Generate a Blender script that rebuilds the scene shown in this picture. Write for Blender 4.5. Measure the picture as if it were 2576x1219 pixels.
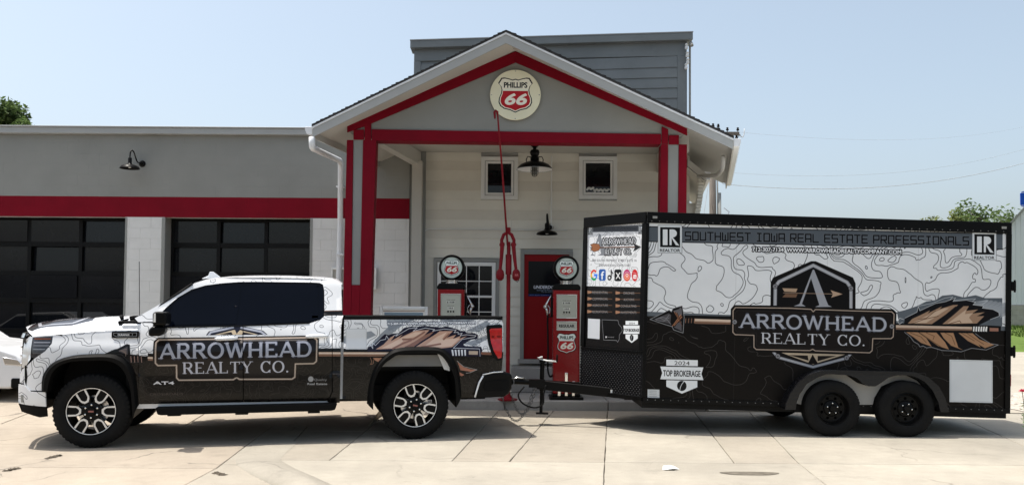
import bpy, bmesh, math, random
import numpy as np
from mathutils import Vector, Matrix
from mathutils.geometry import tessellate_polygon

for _o in list(bpy.data.objects):
    bpy.data.objects.remove(_o)
S = bpy.context.scene
COL = S.collection
random.seed(7)
RNG = np.random.default_rng(11)
PI = math.pi

# ------------------------------------------------------------------ camera
EYE = np.array([0.0, 0.0, 1.58])
FPX, PITCH, ROLL, SHIFT = 2100.0, math.radians(2.0), 0.007, 0.0377
cam_d = bpy.data.cameras.new('camera')
cam = bpy.data.objects.new('camera', cam_d)
COL.objects.link(cam)
cam.location = EYE
cam.rotation_euler = (Matrix.Rotation(PI / 2 + PITCH, 3, 'X') @ Matrix.Rotation(ROLL, 3, 'Z')).to_euler()
cam_d.sensor_width = 36
cam_d.lens = FPX / 2576 * 36
cam_d.shift_y = SHIFT
cam_d.clip_start = 0.1
cam_d.clip_end = 2000
S.camera = cam
S.render.resolution_x, S.render.resolution_y = 1024, 484

# ------------------------------------------------------------------ world, sun, exposure
SUN_TO = Vector((-0.30, 0.075, 1.0)).normalized()      # direction towards the sun
w = bpy.data.worlds.new('World')
S.world = w
w.use_nodes = True
nt = w.node_tree
nt.nodes.clear()
sky = nt.nodes.new('ShaderNodeTexSky')
sky.sky_type = 'NISHITA'
sky.sun_disc = False
sky.sun_elevation = math.asin(SUN_TO.z)
sky.sun_rotation = math.atan2(SUN_TO.x, SUN_TO.y)
sky.altitude = 300
sky.air_density = 1.0
sky.dust_density = 5.0
sky.ozone_density = 1.0
bg = nt.nodes.new('ShaderNodeBackground')
bg.inputs[1].default_value = 0.128
wo = nt.nodes.new('ShaderNodeOutputWorld')
hs = nt.nodes.new('ShaderNodeHueSaturation')
hs.inputs['Saturation'].default_value = 0.72
hs.inputs['Hue'].default_value = 0.485
nt.links.new(sky.outputs[0], hs.inputs['Color'])
nt.links.new(hs.outputs[0], bg.inputs[0])
nt.links.new(bg.outputs[0], wo.inputs[0])
sd = bpy.data.lights.new('sun', 'SUN')
sd.energy = 3.5
sd.angle = math.radians(0.5)
sd.color = (1.0, 0.95, 0.87)
sun = bpy.data.objects.new('sun', sd)
COL.objects.link(sun)
sun.rotation_euler = SUN_TO.to_track_quat('Z', 'Y').to_euler()
sun.location = (0, 0, 30)
S.view_settings.view_transform = 'Standard'
S.view_settings.look = 'None'
S.view_settings.gamma = 1
S.view_settings.exposure = 0.75
S.view_settings.use_curve_mapping = False
S.render.engine = 'CYCLES'
S.cycles.max_bounces = 6
S.cycles.use_denoising = True

# ------------------------------------------------------------------ survey: photo points to places at a known depth or plane
def _rx(a):
    c, s = math.cos(a), math.sin(a)
    return np.array([[1, 0, 0], [0, c, -s], [0, s, c]])
def _rz(a):
    c, s = math.cos(a), math.sin(a)
    return np.array([[c, -s, 0], [s, c, 0], [0, 0, 1]])
RCAM = _rx(PI / 2 + PITCH) @ _rz(ROLL)
def ray(px, py):
    return RCAM @ np.array([(px - 1288) / FPX, (SHIFT * 2576 - (py - 609.5)) / FPX, -1.0])
def at(px, py, D):
    d = ray(px, py)
    return Vector(EYE + d * (D / d[1]))
def gr(px, py, z=0.0):
    d = ray(px, py)
    return Vector(EYE + d * ((z - EYE[2]) / d[2]))
def hit(px, py, o, n):
    d = ray(px, py)
    o = np.array(o, float); n = np.array(n, float)
    return Vector(EYE + d * (n @ (o - EYE)) / (n @ d))

# ------------------------------------------------------------------ scene bookkeeping
def tag(o, label=None, cat=None, group=None, kind=None):
    if label: o['label'] = label
    if cat: o['category'] = cat
    if group: o['group'] = group
    if kind: o['kind'] = kind
    return o
def empty(name, loc=(0, 0, 0), rz=0.0, parent=None, **k):
    o = bpy.data.objects.new(name, None)
    COL.objects.link(o)
    o.location = loc
    o.rotation_euler = (0, 0, rz)
    o.empty_display_size = 0.2
    if parent: o.parent = parent
    return tag(o, **k)
def copy_tree(o, parent=None):
    c = o.copy()
    COL.objects.link(c)
    c.parent = parent
    for ch in list(o.children):
        copy_tree(ch, c)
    return c

class MB:
    """collects geometry, then links it as one mesh object"""
    def __init__(s):
        s.v = []; s.f = []; s.m = []
    def add(s, vs, fs, mi=0):
        n = len(s.v)
        s.v += [tuple(p) for p in vs]
        s.f += [tuple(i + n for i in f) for f in fs]
        s.m += [mi] * len(fs)
        return s
    def box(s, x0, x1, y0, y1, z0, z1, mi=0):
        return s.add([(x0, y0, z0), (x1, y0, z0), (x1, y1, z0), (x0, y1, z0), (x0, y0, z1), (x1, y0, z1), (x1, y1, z1), (x0, y1, z1)],
                     [(0, 3, 2, 1), (4, 5, 6, 7), (0, 1, 5, 4), (1, 2, 6, 5), (2, 3, 7, 6), (3, 0, 4, 7)], mi)
    def prism(s, pts, a, b, mi=0):
        """pts: list of 3d points (planar loop) extruded by vector a->b offset"""
        n = len(pts)
        off = Vector(b)
        p0 = [Vector(p) + Vector(a) for p in pts]
        p1 = [p + off for p in p0]
        return s.add(p0 + p1, [tuple(range(n))[::-1], tuple(range(n, 2 * n))] + [(i, (i + 1) % n, n + (i + 1) % n, n + i) for i in range(n)], mi)
    def xz(s, pts, y0, y1, mi=0):
        return s.prism([(p[0], y0, p[1]) for p in pts], (0, 0, 0), (0, y1 - y0, 0), mi)
    def yz(s, pts, x0, x1, mi=0):
        return s.prism([(x0, p[0], p[1]) for p in pts], (0, 0, 0), (x1 - x0, 0, 0), mi)
    def xy(s, pts, z0, z1, mi=0):
        return s.prism([(p[0], p[1], z0) for p in pts], (0, 0, 0), (0, 0, z1 - z0), mi)
    def bar(s, a, b, w, h=None, mi=0, up=(0, 0, 1)):
        h = h or w
        a = Vector(a); b = Vector(b); d = (b - a).normalized()
        u = Vector(up)
        if abs(d.dot(u)) > .98: u = Vector((0, 1, 0))
        r = d.cross(u).normalized(); u = r.cross(d).normalized()
        q = [r * w / 2 + u * h / 2, -r * w / 2 + u * h / 2, -r * w / 2 - u * h / 2, r * w / 2 - u * h / 2]
        return s.add([a + k for k in q] + [b + k for k in q], [(0, 1, 2, 3), (7, 6, 5, 4), (0, 4, 5, 1), (1, 5, 6, 2), (2, 6, 7, 3), (3, 7, 4, 0)], mi)
    def tube(s, pts, r, n=10, mi=0, cap=True, closed=False):
        pts = [Vector(p) for p in pts]
        rs = r if isinstance(r, (list, tuple)) else [r] * len(pts)
        rings = []
        m = len(pts)
        prev = None
        for i, p in enumerate(pts):
            if closed: d = pts[(i + 1) % m] - pts[i - 1]
            else: d = (pts[min(i + 1, m - 1)] - pts[max(i - 1, 0)])
            d.normalize()
            if prev is None:
                u = Vector((0, 0, 1)) if abs(d.z) < .9 else Vector((1, 0, 0))
                a = d.cross(u).normalized()
            else:
                a = (prev - d * prev.dot(d)).normalized()
            prev = a
            b = d.cross(a)
            rings.append([p + (a * math.cos(2 * PI * k / n) + b * math.sin(2 * PI * k / n)) * rs[i] for k in range(n)])
        vs = [q for rg in rings for q in rg]
        fs = []
        for i in range(m if closed else m - 1):
            j = (i + 1) % m
            for k in range(n):
                fs.append((i * n + k, i * n + (k + 1) % n, j * n + (k + 1) % n, j * n + k))
        if cap and not closed:
            fs.append(tuple(range(n))[::-1]); fs.append(tuple(range((m - 1) * n, m * n)))
        return s.add(vs, fs, mi)
    def lathe(s, prof, c=(0, 0, 0), axis='z', n=32, mi=0, a0=0, a1=2 * PI):
        """prof: (radius, height) points round an axis through c"""
        c = Vector(c); vs = []; full = abs(a1 - a0 - 2 * PI) < 1e-6
        m = n if full else n + 1
        for (r, h) in prof:
            for k in range(m):
                t = a0 + (a1 - a0) * k / n
                ct, st = r * math.cos(t), r * math.sin(t)
                if axis == 'z': q = (ct, st, h)
                elif axis == 'y': q = (ct, h, st)
                else: q = (h, ct, st)
                vs.append(c + Vector(q))
        fs = []
        for i in range(len(prof) - 1):
            for k in range(n):
                k2 = (k + 1) % m
                fs.append((i * m + k, i * m + k2, (i + 1) * m + k2, (i + 1) * m + k))
        return s.add(vs, fs, mi)
    def ball(s, c, r, n=12, mi=0, sz=1.0):
        prof = [(max(1e-4, r * math.sin(PI * i / (n // 2))), -r * sz * math.cos(PI * i / (n // 2))) for i in range(n // 2 + 1)]
        return s.lathe(prof, c, 'z', n, mi)
    def grid(s, rows, mi=0):
        n = len(rows[0])
        vs = [p for r in rows for p in r]
        fs = [(i * n + k, i * n + k + 1, (i + 1) * n + k + 1, (i + 1) * n + k) for i in range(len(rows) - 1) for k in range(n - 1)]
        return s.add(vs, fs, mi)
    def mesh(s, name, mats, smooth=False, fix=True, uv=None):
        me = bpy.data.meshes.new(name)
        me.from_pydata(s.v, [], s.f)
        if fix:
            bm = bmesh.new(); bm.from_mesh(me)
            bmesh.ops.recalc_face_normals(bm, faces=bm.faces)
            bm.to_mesh(me); bm.free()
        if not isinstance(mats, (list, tuple)): mats = [mats]
        for m in mats: me.materials.append(m)
        if len(mats) > 1: me.polygons.foreach_set('material_index', s.m)
        if uv:
            ul = me.uv_layers.new(name='uv')
            for lp in me.loops:
                ul.data[lp.index].uv = uv(me.vertices[lp.vertex_index].co)
        if smooth:
            me.shade_smooth()
            if smooth != 'all': me.set_sharp_from_angle(angle=math.radians(38))
        return me
    def build(s, name, mats, parent=None, smooth=False, bevel=0, loc=None, fix=True, uv=None, seg=2):
        me = s.mesh(name, mats, smooth, fix, uv)
        o = bpy.data.objects.new(name, me)
        COL.objects.link(o)
        if parent: o.parent = parent
        if loc is not None: o.location = loc
        if bevel:
            b = o.modifiers.new('bevel', 'BEVEL')
            b.width = bevel; b.segments = seg; b.limit_method = 'ANGLE'; b.angle_limit = math.radians(40)
            if smooth is False: me.shade_smooth(); me.set_sharp_from_angle(angle=math.radians(38)) if False else None
            b.harden_normals = True
        return o
def share(name, me, parent=None, loc=(0, 0, 0), rot=None, scale=None):
    o = bpy.data.objects.new(name, me)
    COL.objects.link(o)
    if parent: o.parent = parent
    o.location = loc
    if rot: o.rotation_euler = rot
    if scale: o.scale = scale
    return o

def smooth_path(P, k=3):
    P = [Vector(p) for p in P]; out = []
    for i in range(len(P) - 1):
        a, b, c, d = P[max(0, i - 1)], P[i], P[i + 1], P[min(len(P) - 1, i + 2)]
        for j in range(k):
            t = j / k
            out.append(tuple(.5 * ((2 * b) + (c - a) * t + (2 * a - 5 * b + 4 * c - d) * t * t + (3 * b - a - 3 * c + d) * t ** 3)))
    out.append(tuple(P[-1]))
    return out

# ------------------------------------------------------------------ materials
def srgb(*c):
    c = c[0] if len(c) == 1 else c
    return tuple(((x / 255) / 12.92 if x <= 10 else (((x / 255) + .055) / 1.055) ** 2.4) for x in c)
def mat(name, col, rough=.6, metal=0.0, var=.12, scale=3.0, bump=0.0, bscale=60.0, coat=0.0, spec=.25, dirt=0.0, dcol=(.08, .07, .06), stretch=(1, 1, 1), rvar=.1, emit=None):
    m = bpy.data.materials.new(name)
    m.use_nodes = True
    t = m.node_tree; N = t.nodes; L = t.links
    p = N['Principled BSDF']
    p.inputs['Roughness'].default_value = rough
    p.inputs['Metallic'].default_value = metal
    p.inputs['Specular IOR Level'].default_value = spec
    p.inputs['Coat Weight'].default_value = coat
    p.inputs['Coat Roughness'].default_value = .06
    if isinstance(col, (list, tuple)) and len(col) == 3: col = (*col, 1)
    g = N.new('ShaderNodeNewGeometry')
    mp = N.new('ShaderNodeMapping'); mp.inputs['Scale'].default_value = stretch
    L.new(g.outputs['Position'], mp.inputs[0])
    n1 = N.new('ShaderNodeTexNoise'); n1.inputs['Scale'].default_value = scale; n1.inputs['Detail'].default_value = 6
    L.new(mp.outputs[0], n1.inputs[0])
    mr = N.new('ShaderNodeMapRange'); mr.inputs['From Min'].default_value = .3; mr.inputs['From Max'].default_value = .7
    mr.inputs['To Min'].default_value = 1 - var; mr.inputs['To Max'].default_value = 1 + var
    L.new(n1.outputs[0], mr.inputs[0])
    mx = N.new('ShaderNodeVectorMath'); mx.operation = 'SCALE'
    mx.inputs[0].default_value = col[:3]
    L.new(mr.outputs[0], mx.inputs['Scale'])
    out = mx.outputs[0]
    if dirt:
        n2 = N.new('ShaderNodeTexNoise'); n2.inputs['Scale'].default_value = scale * 2.3; n2.inputs['Detail'].default_value = 9; n2.inputs['Roughness'].default_value = .65
        L.new(mp.outputs[0], n2.inputs[0])
        r2 = N.new('ShaderNodeMapRange'); r2.inputs['From Min'].default_value = .52; r2.inputs['From Max'].default_value = .75
        r2.inputs['To Max'].default_value = dirt
        L.new(n2.outputs[0], r2.inputs[0])
        mm = N.new('ShaderNodeMix'); mm.data_type = 'RGBA'
        L.new(r2.outputs[0], mm.inputs[0]); L.new(out, mm.inputs[6]); mm.inputs[7].default_value = (*dcol, 1)
        out = mm.outputs[2]
    L.new(out, p.inputs['Base Color'])
    if rvar:
        r3 = N.new('ShaderNodeMapRange'); r3.inputs['To Min'].default_value = max(0.02, rough - rvar); r3.inputs['To Max'].default_value = min(1, rough + rvar)
        L.new(n1.outputs[0], r3.inputs[0]); L.new(r3.outputs[0], p.inputs['Roughness'])
    if bump:
        n3 = N.new('ShaderNodeTexNoise'); n3.inputs['Scale'].default_value = bscale; n3.inputs['Detail'].default_value = 4
        L.new(mp.outputs[0], n3.inputs[0])
        b = N.new('ShaderNodeBump'); b.inputs['Strength'].default_value = bump; b.inputs['Distance'].default_value = .01
        L.new(n3.outputs[0], b.inputs['Height']); L.new(b.outputs[0], p.inputs['Normal'])
    return m
def img_mat(name, img, rough=.3, coat=.0, spec=.2, tint=1.0, metal=0):
    m = bpy.data.materials.new(name)
    m.use_nodes = True
    t = m.node_tree; N = t.nodes; L = t.links
    p = N['Principled BSDF']
    p.inputs['Roughness'].default_value = rough
    p.inputs['Coat Weight'].default_value = coat
    p.inputs['Coat Roughness'].default_value = .08
    p.inputs['Specular IOR Level'].default_value = spec
    p.inputs['Metallic'].default_value = metal
    ti = N.new('ShaderNodeTexImage'); ti.image = img; ti.interpolation = 'Linear'; ti.extension = 'EXTEND'
    n1 = N.new('ShaderNodeTexNoise'); n1.inputs['Scale'].default_value = 2.2; n1.inputs['Detail'].default_value = 7
    g = N.new('ShaderNodeNewGeometry'); L.new(g.outputs['Position'], n1.inputs[0])
    mr = N.new('ShaderNodeMapRange'); mr.inputs['From Min'].default_value = .3; mr.inputs['From Max'].default_value = .7
    mr.inputs['To Min'].default_value = .93 * tint; mr.inputs['To Max'].default_value = 1.04 * tint
    L.new(n1.outputs[0], mr.inputs[0])
    mx = N.new('ShaderNodeVectorMath'); mx.operation = 'SCALE'
    L.new(ti.outputs[0], mx.inputs[0]); L.new(mr.outputs[0], mx.inputs['Scale'])
    L.new(mx.outputs[0], p.inputs['Base Color'])
    return m

# ------------------------------------------------------------------ printed artwork: a small raster painter
def _text_segs(txt, cache={}):
    if txt in cache: return cache[txt]
    c = bpy.data.curves.new('t', 'FONT'); c.body = txt; c.resolution_u = 4
    o = bpy.data.objects.new('t', c); COL.objects.link(o)
    bpy.context.view_layer.update()
    me = o.to_mesh()
    cnt = {}
    for p in me.polygons:
        for k in p.edge_keys: cnt[k] = cnt.get(k, 0) + 1
    vs = np.array([v.co[:2] for v in me.vertices]) if len(me.vertices) else np.zeros((0, 2))
    segs = np.array([[*vs[a], *vs[b]] for (a, b), n in cnt.items() if n == 1])
    o.to_mesh_clear()
    bpy.data.objects.remove(o); bpy.data.curves.remove(c)
    segs[:, [0, 2]] -= segs[:, [0, 2]].min()
    cache[txt] = segs
    return segs

class Canvas:
    """RGB picture; art points go through fmap into metres on the panel, ppm pixels per metre"""
    def __init__(s, x0, x1, z0, z1, ppm, fmap, bg):
        s.x0, s.x1, s.z0, s.z1, s.ppm, s.fmap = x0, x1, z0, z1, ppm, fmap
        s.W = int((x1 - x0) * ppm); s.H = int((z1 - z0) * ppm)
        s.a = np.empty((s.H, s.W, 3), np.float32); s.a[:] = np.array(bg, np.float32) / 255
    def P(s, pts):
        q = np.array([s.fmap(*p) for p in pts], float)
        return np.stack([(q[:, 0] - s.x0) * s.ppm, (q[:, 1] - s.z0) * s.ppm], 1)
    def blend(s, X0, Y0, cov, col, alpha=1.0):
        h, w = cov.shape
        a = s.a[Y0:Y0 + h, X0:X0 + w]
        k = (cov * alpha)[..., None]
        a[:] = a * (1 - k) + (np.array(col, np.float32) / 255) * k
    def _box(s, xs, ys, pad=2):
        X0 = max(0, int(xs.min()) - pad); X1 = min(s.W, int(xs.max()) + pad + 1)
        Y0 = max(0, int(ys.min()) - pad); Y1 = min(s.H, int(ys.max()) + pad + 1)
        return X0, X1, Y0, Y1
    def cover(s, sg):
        X0, X1, Y0, Y1 = s._box(sg[:, [0, 2]], sg[:, [1, 3]])
        if X1 <= X0 or Y1 <= Y0: return None
        cov = np.zeros((Y1 - Y0, X1 - X0), np.float32)
        ii = np.arange(X0, X1, dtype=np.float32)
        SS = 3
        for r in range(Y0, Y1):
            for k in range(SS):
                y = r + (k + .5) / SS
                c = (sg[:, 1] > y) != (sg[:, 3] > y)
                if not c.any(): continue
                q = sg[c]
                xs = np.sort(q[:, 0] + (y - q[:, 1]) * (q[:, 2] - q[:, 0]) / (q[:, 3] - q[:, 1]))
                for a, b in zip(xs[0::2], xs[1::2]):
                    cov[r - Y0] += np.clip(np.minimum(b, ii + 1) - np.maximum(a, ii), 0, 1)
        return X0, Y0, np.clip(cov / SS, 0, 1)
    def fillseg(s, sg, col, alpha=1.0):
        c = s.cover(sg)
        if c: s.blend(*c, col, alpha)
    def fill(s, loops, col, alpha=1.0):
        if not isinstance(loops[0][0], (list, tuple, np.ndarray)): loops = [loops]
        sg = []
        for lp in loops:
            q = s.P(lp); sg.append(np.hstack([q, np.roll(q, -1, 0)]))
        s.fillseg(np.vstack(sg), col, alpha)
    def strokeseg(s, sg, w, col, alpha=1.0, butt=None):
        """w in pixels; w may be an array per segment"""
        w = np.broadcast_to(np.asarray(w, float), (len(sg),))
        pad = int(w.max() / 2) + 2
        X0, X1, Y0, Y1 = s._box(sg[:, [0, 2]], sg[:, [1, 3]], pad)
        if X1 <= X0 or Y1 <= Y0: return
        cov = np.zeros((Y1 - Y0, X1 - X0), np.float32)
        if butt is None: butt = [False] * len(sg)
        for (ax, ay, bx, by), ww, bt in zip(sg, w, butt):
            x0 = max(X0, int(min(ax, bx) - ww / 2 - 2)); x1 = min(X1, int(max(ax, bx) + ww / 2 + 3))
            y0 = max(Y0, int(min(ay, by) - ww / 2 - 2)); y1 = min(Y1, int(max(ay, by) + ww / 2 + 3))
            if x1 <= x0 or y1 <= y0: continue
            gx = np.arange(x0, x1)[None, :] + .5; gy = np.arange(y0, y1)[:, None] + .5
            dx, dy = bx - ax, by - ay
            L2 = dx * dx + dy * dy + 1e-9
            t = np.clip(((gx - ax) * dx + (gy - ay) * dy) / L2, 0, 1)
            d = np.hypot(gx - ax - t * dx, gy - ay - t * dy)
            c = np.clip(ww / 2 - d + .5, 0, 1)
            if bt:
                u = ((gx - ax) * dx + (gy - ay) * dy) / math.sqrt(L2); ll = math.sqrt(L2)
                c = c * np.clip(np.minimum(u, ll - u) + 1.0, 0, 1)
            v = cov[y0 - Y0:y1 - Y0, x0 - X0:x1 - X0]
            np.maximum(v, c, out=v)
        s.blend(X0, Y0, cov, col, alpha)
    def stroke(s, pts, w, col, alpha=1.0, closed=False):
        """w in millimetres on the panel"""
        q = s.P(pts)
        if closed: q = np.vstack([q, q[:1]])
        s.strokeseg(np.hstack([q[:-1], q[1:]]), w * s.ppm / 1000, col, alpha)
    def disc(s, c, r, col, alpha=1.0, n=24):
        """r in art units"""
        s.fill([(c[0] + r * math.cos(2 * PI * k / n), c[1] + r * math.sin(2 * PI * k / n)) for k in range(n)], col, alpha)
    def _place(s, sg, p0, p1, h, shear=0, cap=.73):
        """segments (x,y) with cap height 'cap' set on the art baseline p0-p1 stretched to it, h = cap height in art units (upwards)"""
        wdt = sg[:, [0, 2]].max()
        p0 = np.array(p0, float); p1 = np.array(p1, float)
        up = np.array(h if isinstance(h, (tuple, list)) else (0, -h), float)
        def m(x, y):
            x = (x + shear * y) / wdt
            return p0[None] + (p1 - p0)[None] * x[:, None] + up[None] * (y / cap)[:, None]
        a = s.P(m(sg[:, 0], sg[:, 1])); b = s.P(m(sg[:, 2], sg[:, 3]))
        return np.hstack([a, b])
    def text(s, txt, p0, p1, h, col, bold=0, outline=None, ow=0, alpha=1.0, shear=0):
        q = s._place(_text_segs(txt), p0, p1, h, shear)
        if outline is not None: s.strokeseg(q, ow * s.ppm / 1000 * 2, outline, alpha)
        if bold: s.strokeseg(q, bold * s.ppm / 1000, col, alpha)
        s.fillseg(q, col, alpha)
    def image(s, name):
        im = bpy.data.images.new(name, s.W, s.H)
        buf = np.ones((s.H, s.W, 4), np.float32); buf[..., :3] = np.clip(s.a, 0, 1)
        im.pixels.foreach_set(buf.ravel()); im.update(); im.pack()
        return im
    def uv(s, co):
        return ((co[0] - s.x0) / (s.x1 - s.x0), (co[2] - s.z0) / (s.z1 - s.z0))
    def topo(s, mask, col, cell=.55, levels=7.0, wmm=5.0, seed=1, alpha=1.0, rough=.35):
        """height-map contour lines over the masked area"""
        r = np.random.default_rng(seed)
        f = np.zeros((s.H, s.W))
        YY, XX = np.mgrid[0:s.H, 0:s.W].astype(np.float32)
        k = 2 * PI / (cell * s.ppm)
        wx = np.sin(YY * k * .9 + XX * k * .35 + seed) + .5 * np.sin(XX * k * 2.1 - YY * k * 1.3); wy = np.sin(XX * k * .8 - YY * k * .4 + 2 * seed) + .5 * np.sin(YY * k * 2.3 + XX * k)
        amp = 1.0; c = cell * s.ppm
        for o in range(4):
            nx, ny = int(s.W / c) + 4, int(s.H / c) + 4
            g = r.random((ny, nx))
            gh, gw = g.shape
            X = np.clip((XX + s.ppm * .1 * wx) / c + .5, 0, gw - 1.01); Y = np.clip((YY + s.ppm * .1 * wy) / c + .5, 0, gh - 1.01)
            xi = X.astype(int); yi = Y.astype(int); fx = X - xi; fy = Y - yi
            fx = fx * fx * fx * (fx * (fx * 6 - 15) + 10); fy = fy * fy * fy * (fy * (fy * 6 - 15) + 10)
            A = g[yi, xi]; B = g[yi, xi + 1]; C = g[yi + 1, xi]; D = g[yi + 1, xi + 1]
            f += amp * ((A * (1 - fx) + B * fx) * (1 - fy) + (C * (1 - fx) + D * fx) * fy)
            amp *= rough; c *= .5
        f *= levels
        gy, gx = np.gradient(f)
        gm = np.hypot(gx, gy) + 1e-4
        d = np.abs(f - np.round(f)) / gm
        cov = np.clip(wmm * s.ppm / 2000 - d + .5, 0, 1) * mask
        s.blend(0, 0, cov.astype(np.float32), col, alpha)
    def mask(s, loop):
        q = s.P(loop)
        c = s.cover(np.hstack([q, np.roll(q, -1, 0)]))
        m = np.zeros((s.H, s.W), np.float32)
        X0, Y0, cv = c
        m[Y0:Y0 + cv.shape[0], X0:X0 + cv.shape[1]] = cv
        return m

# serif capitals made of thick and thin strokes: ('s', x0,y0,x1,y1, heavy?) or ('a', cx,cy,rx,ry,deg0,deg1)
SERIF = {
 'A': (1.0, [('s', .5, 1, .93, 0, 1), ('s', .48, .97, .09, 0, 0), ('s', .24, .33, .72, .33, 0)], [(.09, 0), (.91, 0)]),
 'R': (.92, [('s', .17, 0, .17, 1, 1), ('s', .17, .96, .52, .96, 0), ('s', .17, .5, .52, .5, 0), ('a', .52, .73, .26, .235, -90, 90), ('s', .48, .5, .86, .02, 1)], [(.17, 0), (.17, 1), (.88, 0)]),
 'O': (1.0, [('a', .5, .5, .42, .48, 0, 360)], []),
 'W': (1.35, [('s', .08, 1, .31, .02, 1), ('s', .31, .02, .5, .98, 0), ('s', .5, .98, .72, .02, 1), ('s', .72, .02, .92, 1, 0)], [(.08, 1), (.92, 1)]),
 'H': (1.0, [('s', .17, 0, .17, 1, 1), ('s', .83, 0, .83, 1, 1), ('s', .17, .5, .83, .5, 0)], [(.17, 0), (.17, 1), (.83, 0), (.83, 1)]),
 'E': (.85, [('s', .2, 0, .2, 1, 1), ('s', .1, .96, .85, .96, 0), ('s', .2, .5, .68, .5, 0), ('s', .1, .04, .88, .04, 0), ('s', .85, 1, .85, .8, 0), ('s', .88, 0, .88, .22, 0)], [(.2, 0), (.2, 1)]),
 'D': (1.0, [('s', .17, 0, .17, 1, 1), ('s', .1, .96, .5, .96, 0), ('s', .1, .04, .5, .04, 0), ('a', .5, .5, .38, .46, -90, 90)], [(.17, 0), (.17, 1)]),
 'L': (.85, [('s', .2, 0, .2, 1, 1), ('s', .1, .04, .86, .04, 0), ('s', .86, 0, .86, .25, 0)], [(.2, 0), (.2, 1)]),
 'T': (.88, [('s', .5, 0, .5, 1, 1), ('s', .08, .96, .92, .96, 0), ('s', .08, 1, .08, .78, 0), ('s', .92, 1, .92, .78, 0)], [(.5, 0)]),
 'Y': (.95, [('s', .12, 1, .5, .45, 1), ('s', .88, 1, .5, .45, 0), ('s', .5, 0, .5, .48, 1)], [(.12, 1), (.88, 1), (.5, 0)]),
 'C': (.92, [('a', .52, .5, .42, .48, 42, 318), ('s', .86, 1, .86, .72, 0), ('s', .86, 0, .86, .26, 0)], []),
 '.': (.35, [('s', .45, .07, .46, .07, 1)], []), ' ': (.5, [], []),
}
TECH = {'S': [[(1, 1), (0, 1), (0, .5), (1, .5), (1, 0), (0, 0)]], 'O': [[(0, 0), (1, 0), (1, 1), (0, 1), (0, 0)]], 'U': [[(0, 1), (0, 0), (1, 0), (1, 1)]],
 'T': [[(0, 1), (1, 1)], [(.5, 1), (.5, 0)]], 'H': [[(0, 0), (0, 1)], [(1, 0), (1, 1)], [(0, .5), (1, .5)]], 'W': [[(0, 1), (0, 0), (1, 0), (1, 1)], [(.5, 0), (.5, .7)]],
 'E': [[(1, 1), (0, 1), (0, 0), (1, 0)], [(0, .5), (.9, .5)]], 'I': [[(.15, 1), (.85, 1)], [(.5, 1), (.5, 0)], [(.15, 0), (.85, 0)]],
 'A': [[(0, 0), (0, 1), (1, 1), (1, 0)], [(0, .4), (1, .4)]], 'R': [[(0, 0), (0, 1), (1, 1), (1, .45), (0, .45)], [(.5, .45), (1, 0)]],
 'L': [[(0, 1), (0, 0), (1, 0)]], 'P': [[(0, 0), (0, 1), (1, 1), (1, .45), (0, .45)]], 'F': [[(1, 1), (0, 1), (0, 0)], [(0, .5), (.85, .5)]],
 'N': [[(0, 0), (0, 1), (1, 0), (1, 1)]], ' ': []}

def serif(cv, txt, p0, p1, h, heavy, thin, col, gap=.06, serifw=.2, alpha=1.0, grow=0.0):
    adv = [SERIF[c][0] + gap for c in txt]
    tot = sum(adv) - gap
    p0 = np.array(p0, float); p1 = np.array(p1, float)
    up = np.array((0, -h), float)
    q0 = cv.P([p0, p0 + up]); hp = np.hypot(*(q0[1] - q0[0]))
    sg = []; ws = []; bt = []
    x = 0.0
    def M(gx, gy, wd):
        return p0 + (p1 - p0) * ((x + gx * wd) / tot) + up * gy
    for c in txt:
        wd, st, sf = SERIF[c]
        for e in st:
            if e[0] == 's':
                q = cv.P([M(e[1], e[2], wd), M(e[3], e[4], wd)])
                sg.append([*q[0], *q[1]]); ws.append((heavy if e[5] else thin) * hp); bt.append(c != '.')
            else:
                _, cx, cy, rx, ry, a, b = e
                n = max(6, int((b - a) / 15))
                pts = [M(cx + rx * math.cos(math.radians(a + (b - a) * k / n)), cy + ry * math.sin(math.radians(a + (b - a) * k / n)), wd) for k in range(n + 1)]
                q = cv.P(pts)
                for k in range(n):
                    am = math.radians(a + (b - a) * (k + .5) / n)
                    sg.append([*q[k], *q[k + 1]]); ws.append((thin + (heavy - thin) * abs(math.cos(am)) ** 1.3) * hp); bt.append(False)
        for (sx, sy) in sf:
            yy = .025 if sy == 0 else .975
            q = cv.P([M(sx - serifw / 2 / wd, yy, wd), M(sx + serifw / 2 / wd, yy, wd)])
            sg.append([*q[0], *q[1]]); ws.append(.05 * hp); bt.append(True)
        x += wd + gap
    cv.strokeseg(np.array(sg), np.array(ws) + grow * hp, col, alpha, None if grow else bt)
def tech(cv, txt, p0, p1, h, w, col, alpha=1.0):
    p0 = np.array(p0, float); p1 = np.array(p1, float)
    n = sum(.55 if c == ' ' else 1.0 for c in txt)
    sg = []; x = 0.0
    for c in txt:
        for pl in TECH[c]:
            q = cv.P([p0 + (p1 - p0) * ((x + .1 + .72 * a) / n) + np.array((0, -h * b)) for a, b in pl])
            sg += np.hstack([q[:-1], q[1:]]).tolist()
        x += .55 if c == ' ' else 1.0
    cv.strokeseg(np.array(sg), w * cv.ppm / 1000, col, alpha)

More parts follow.
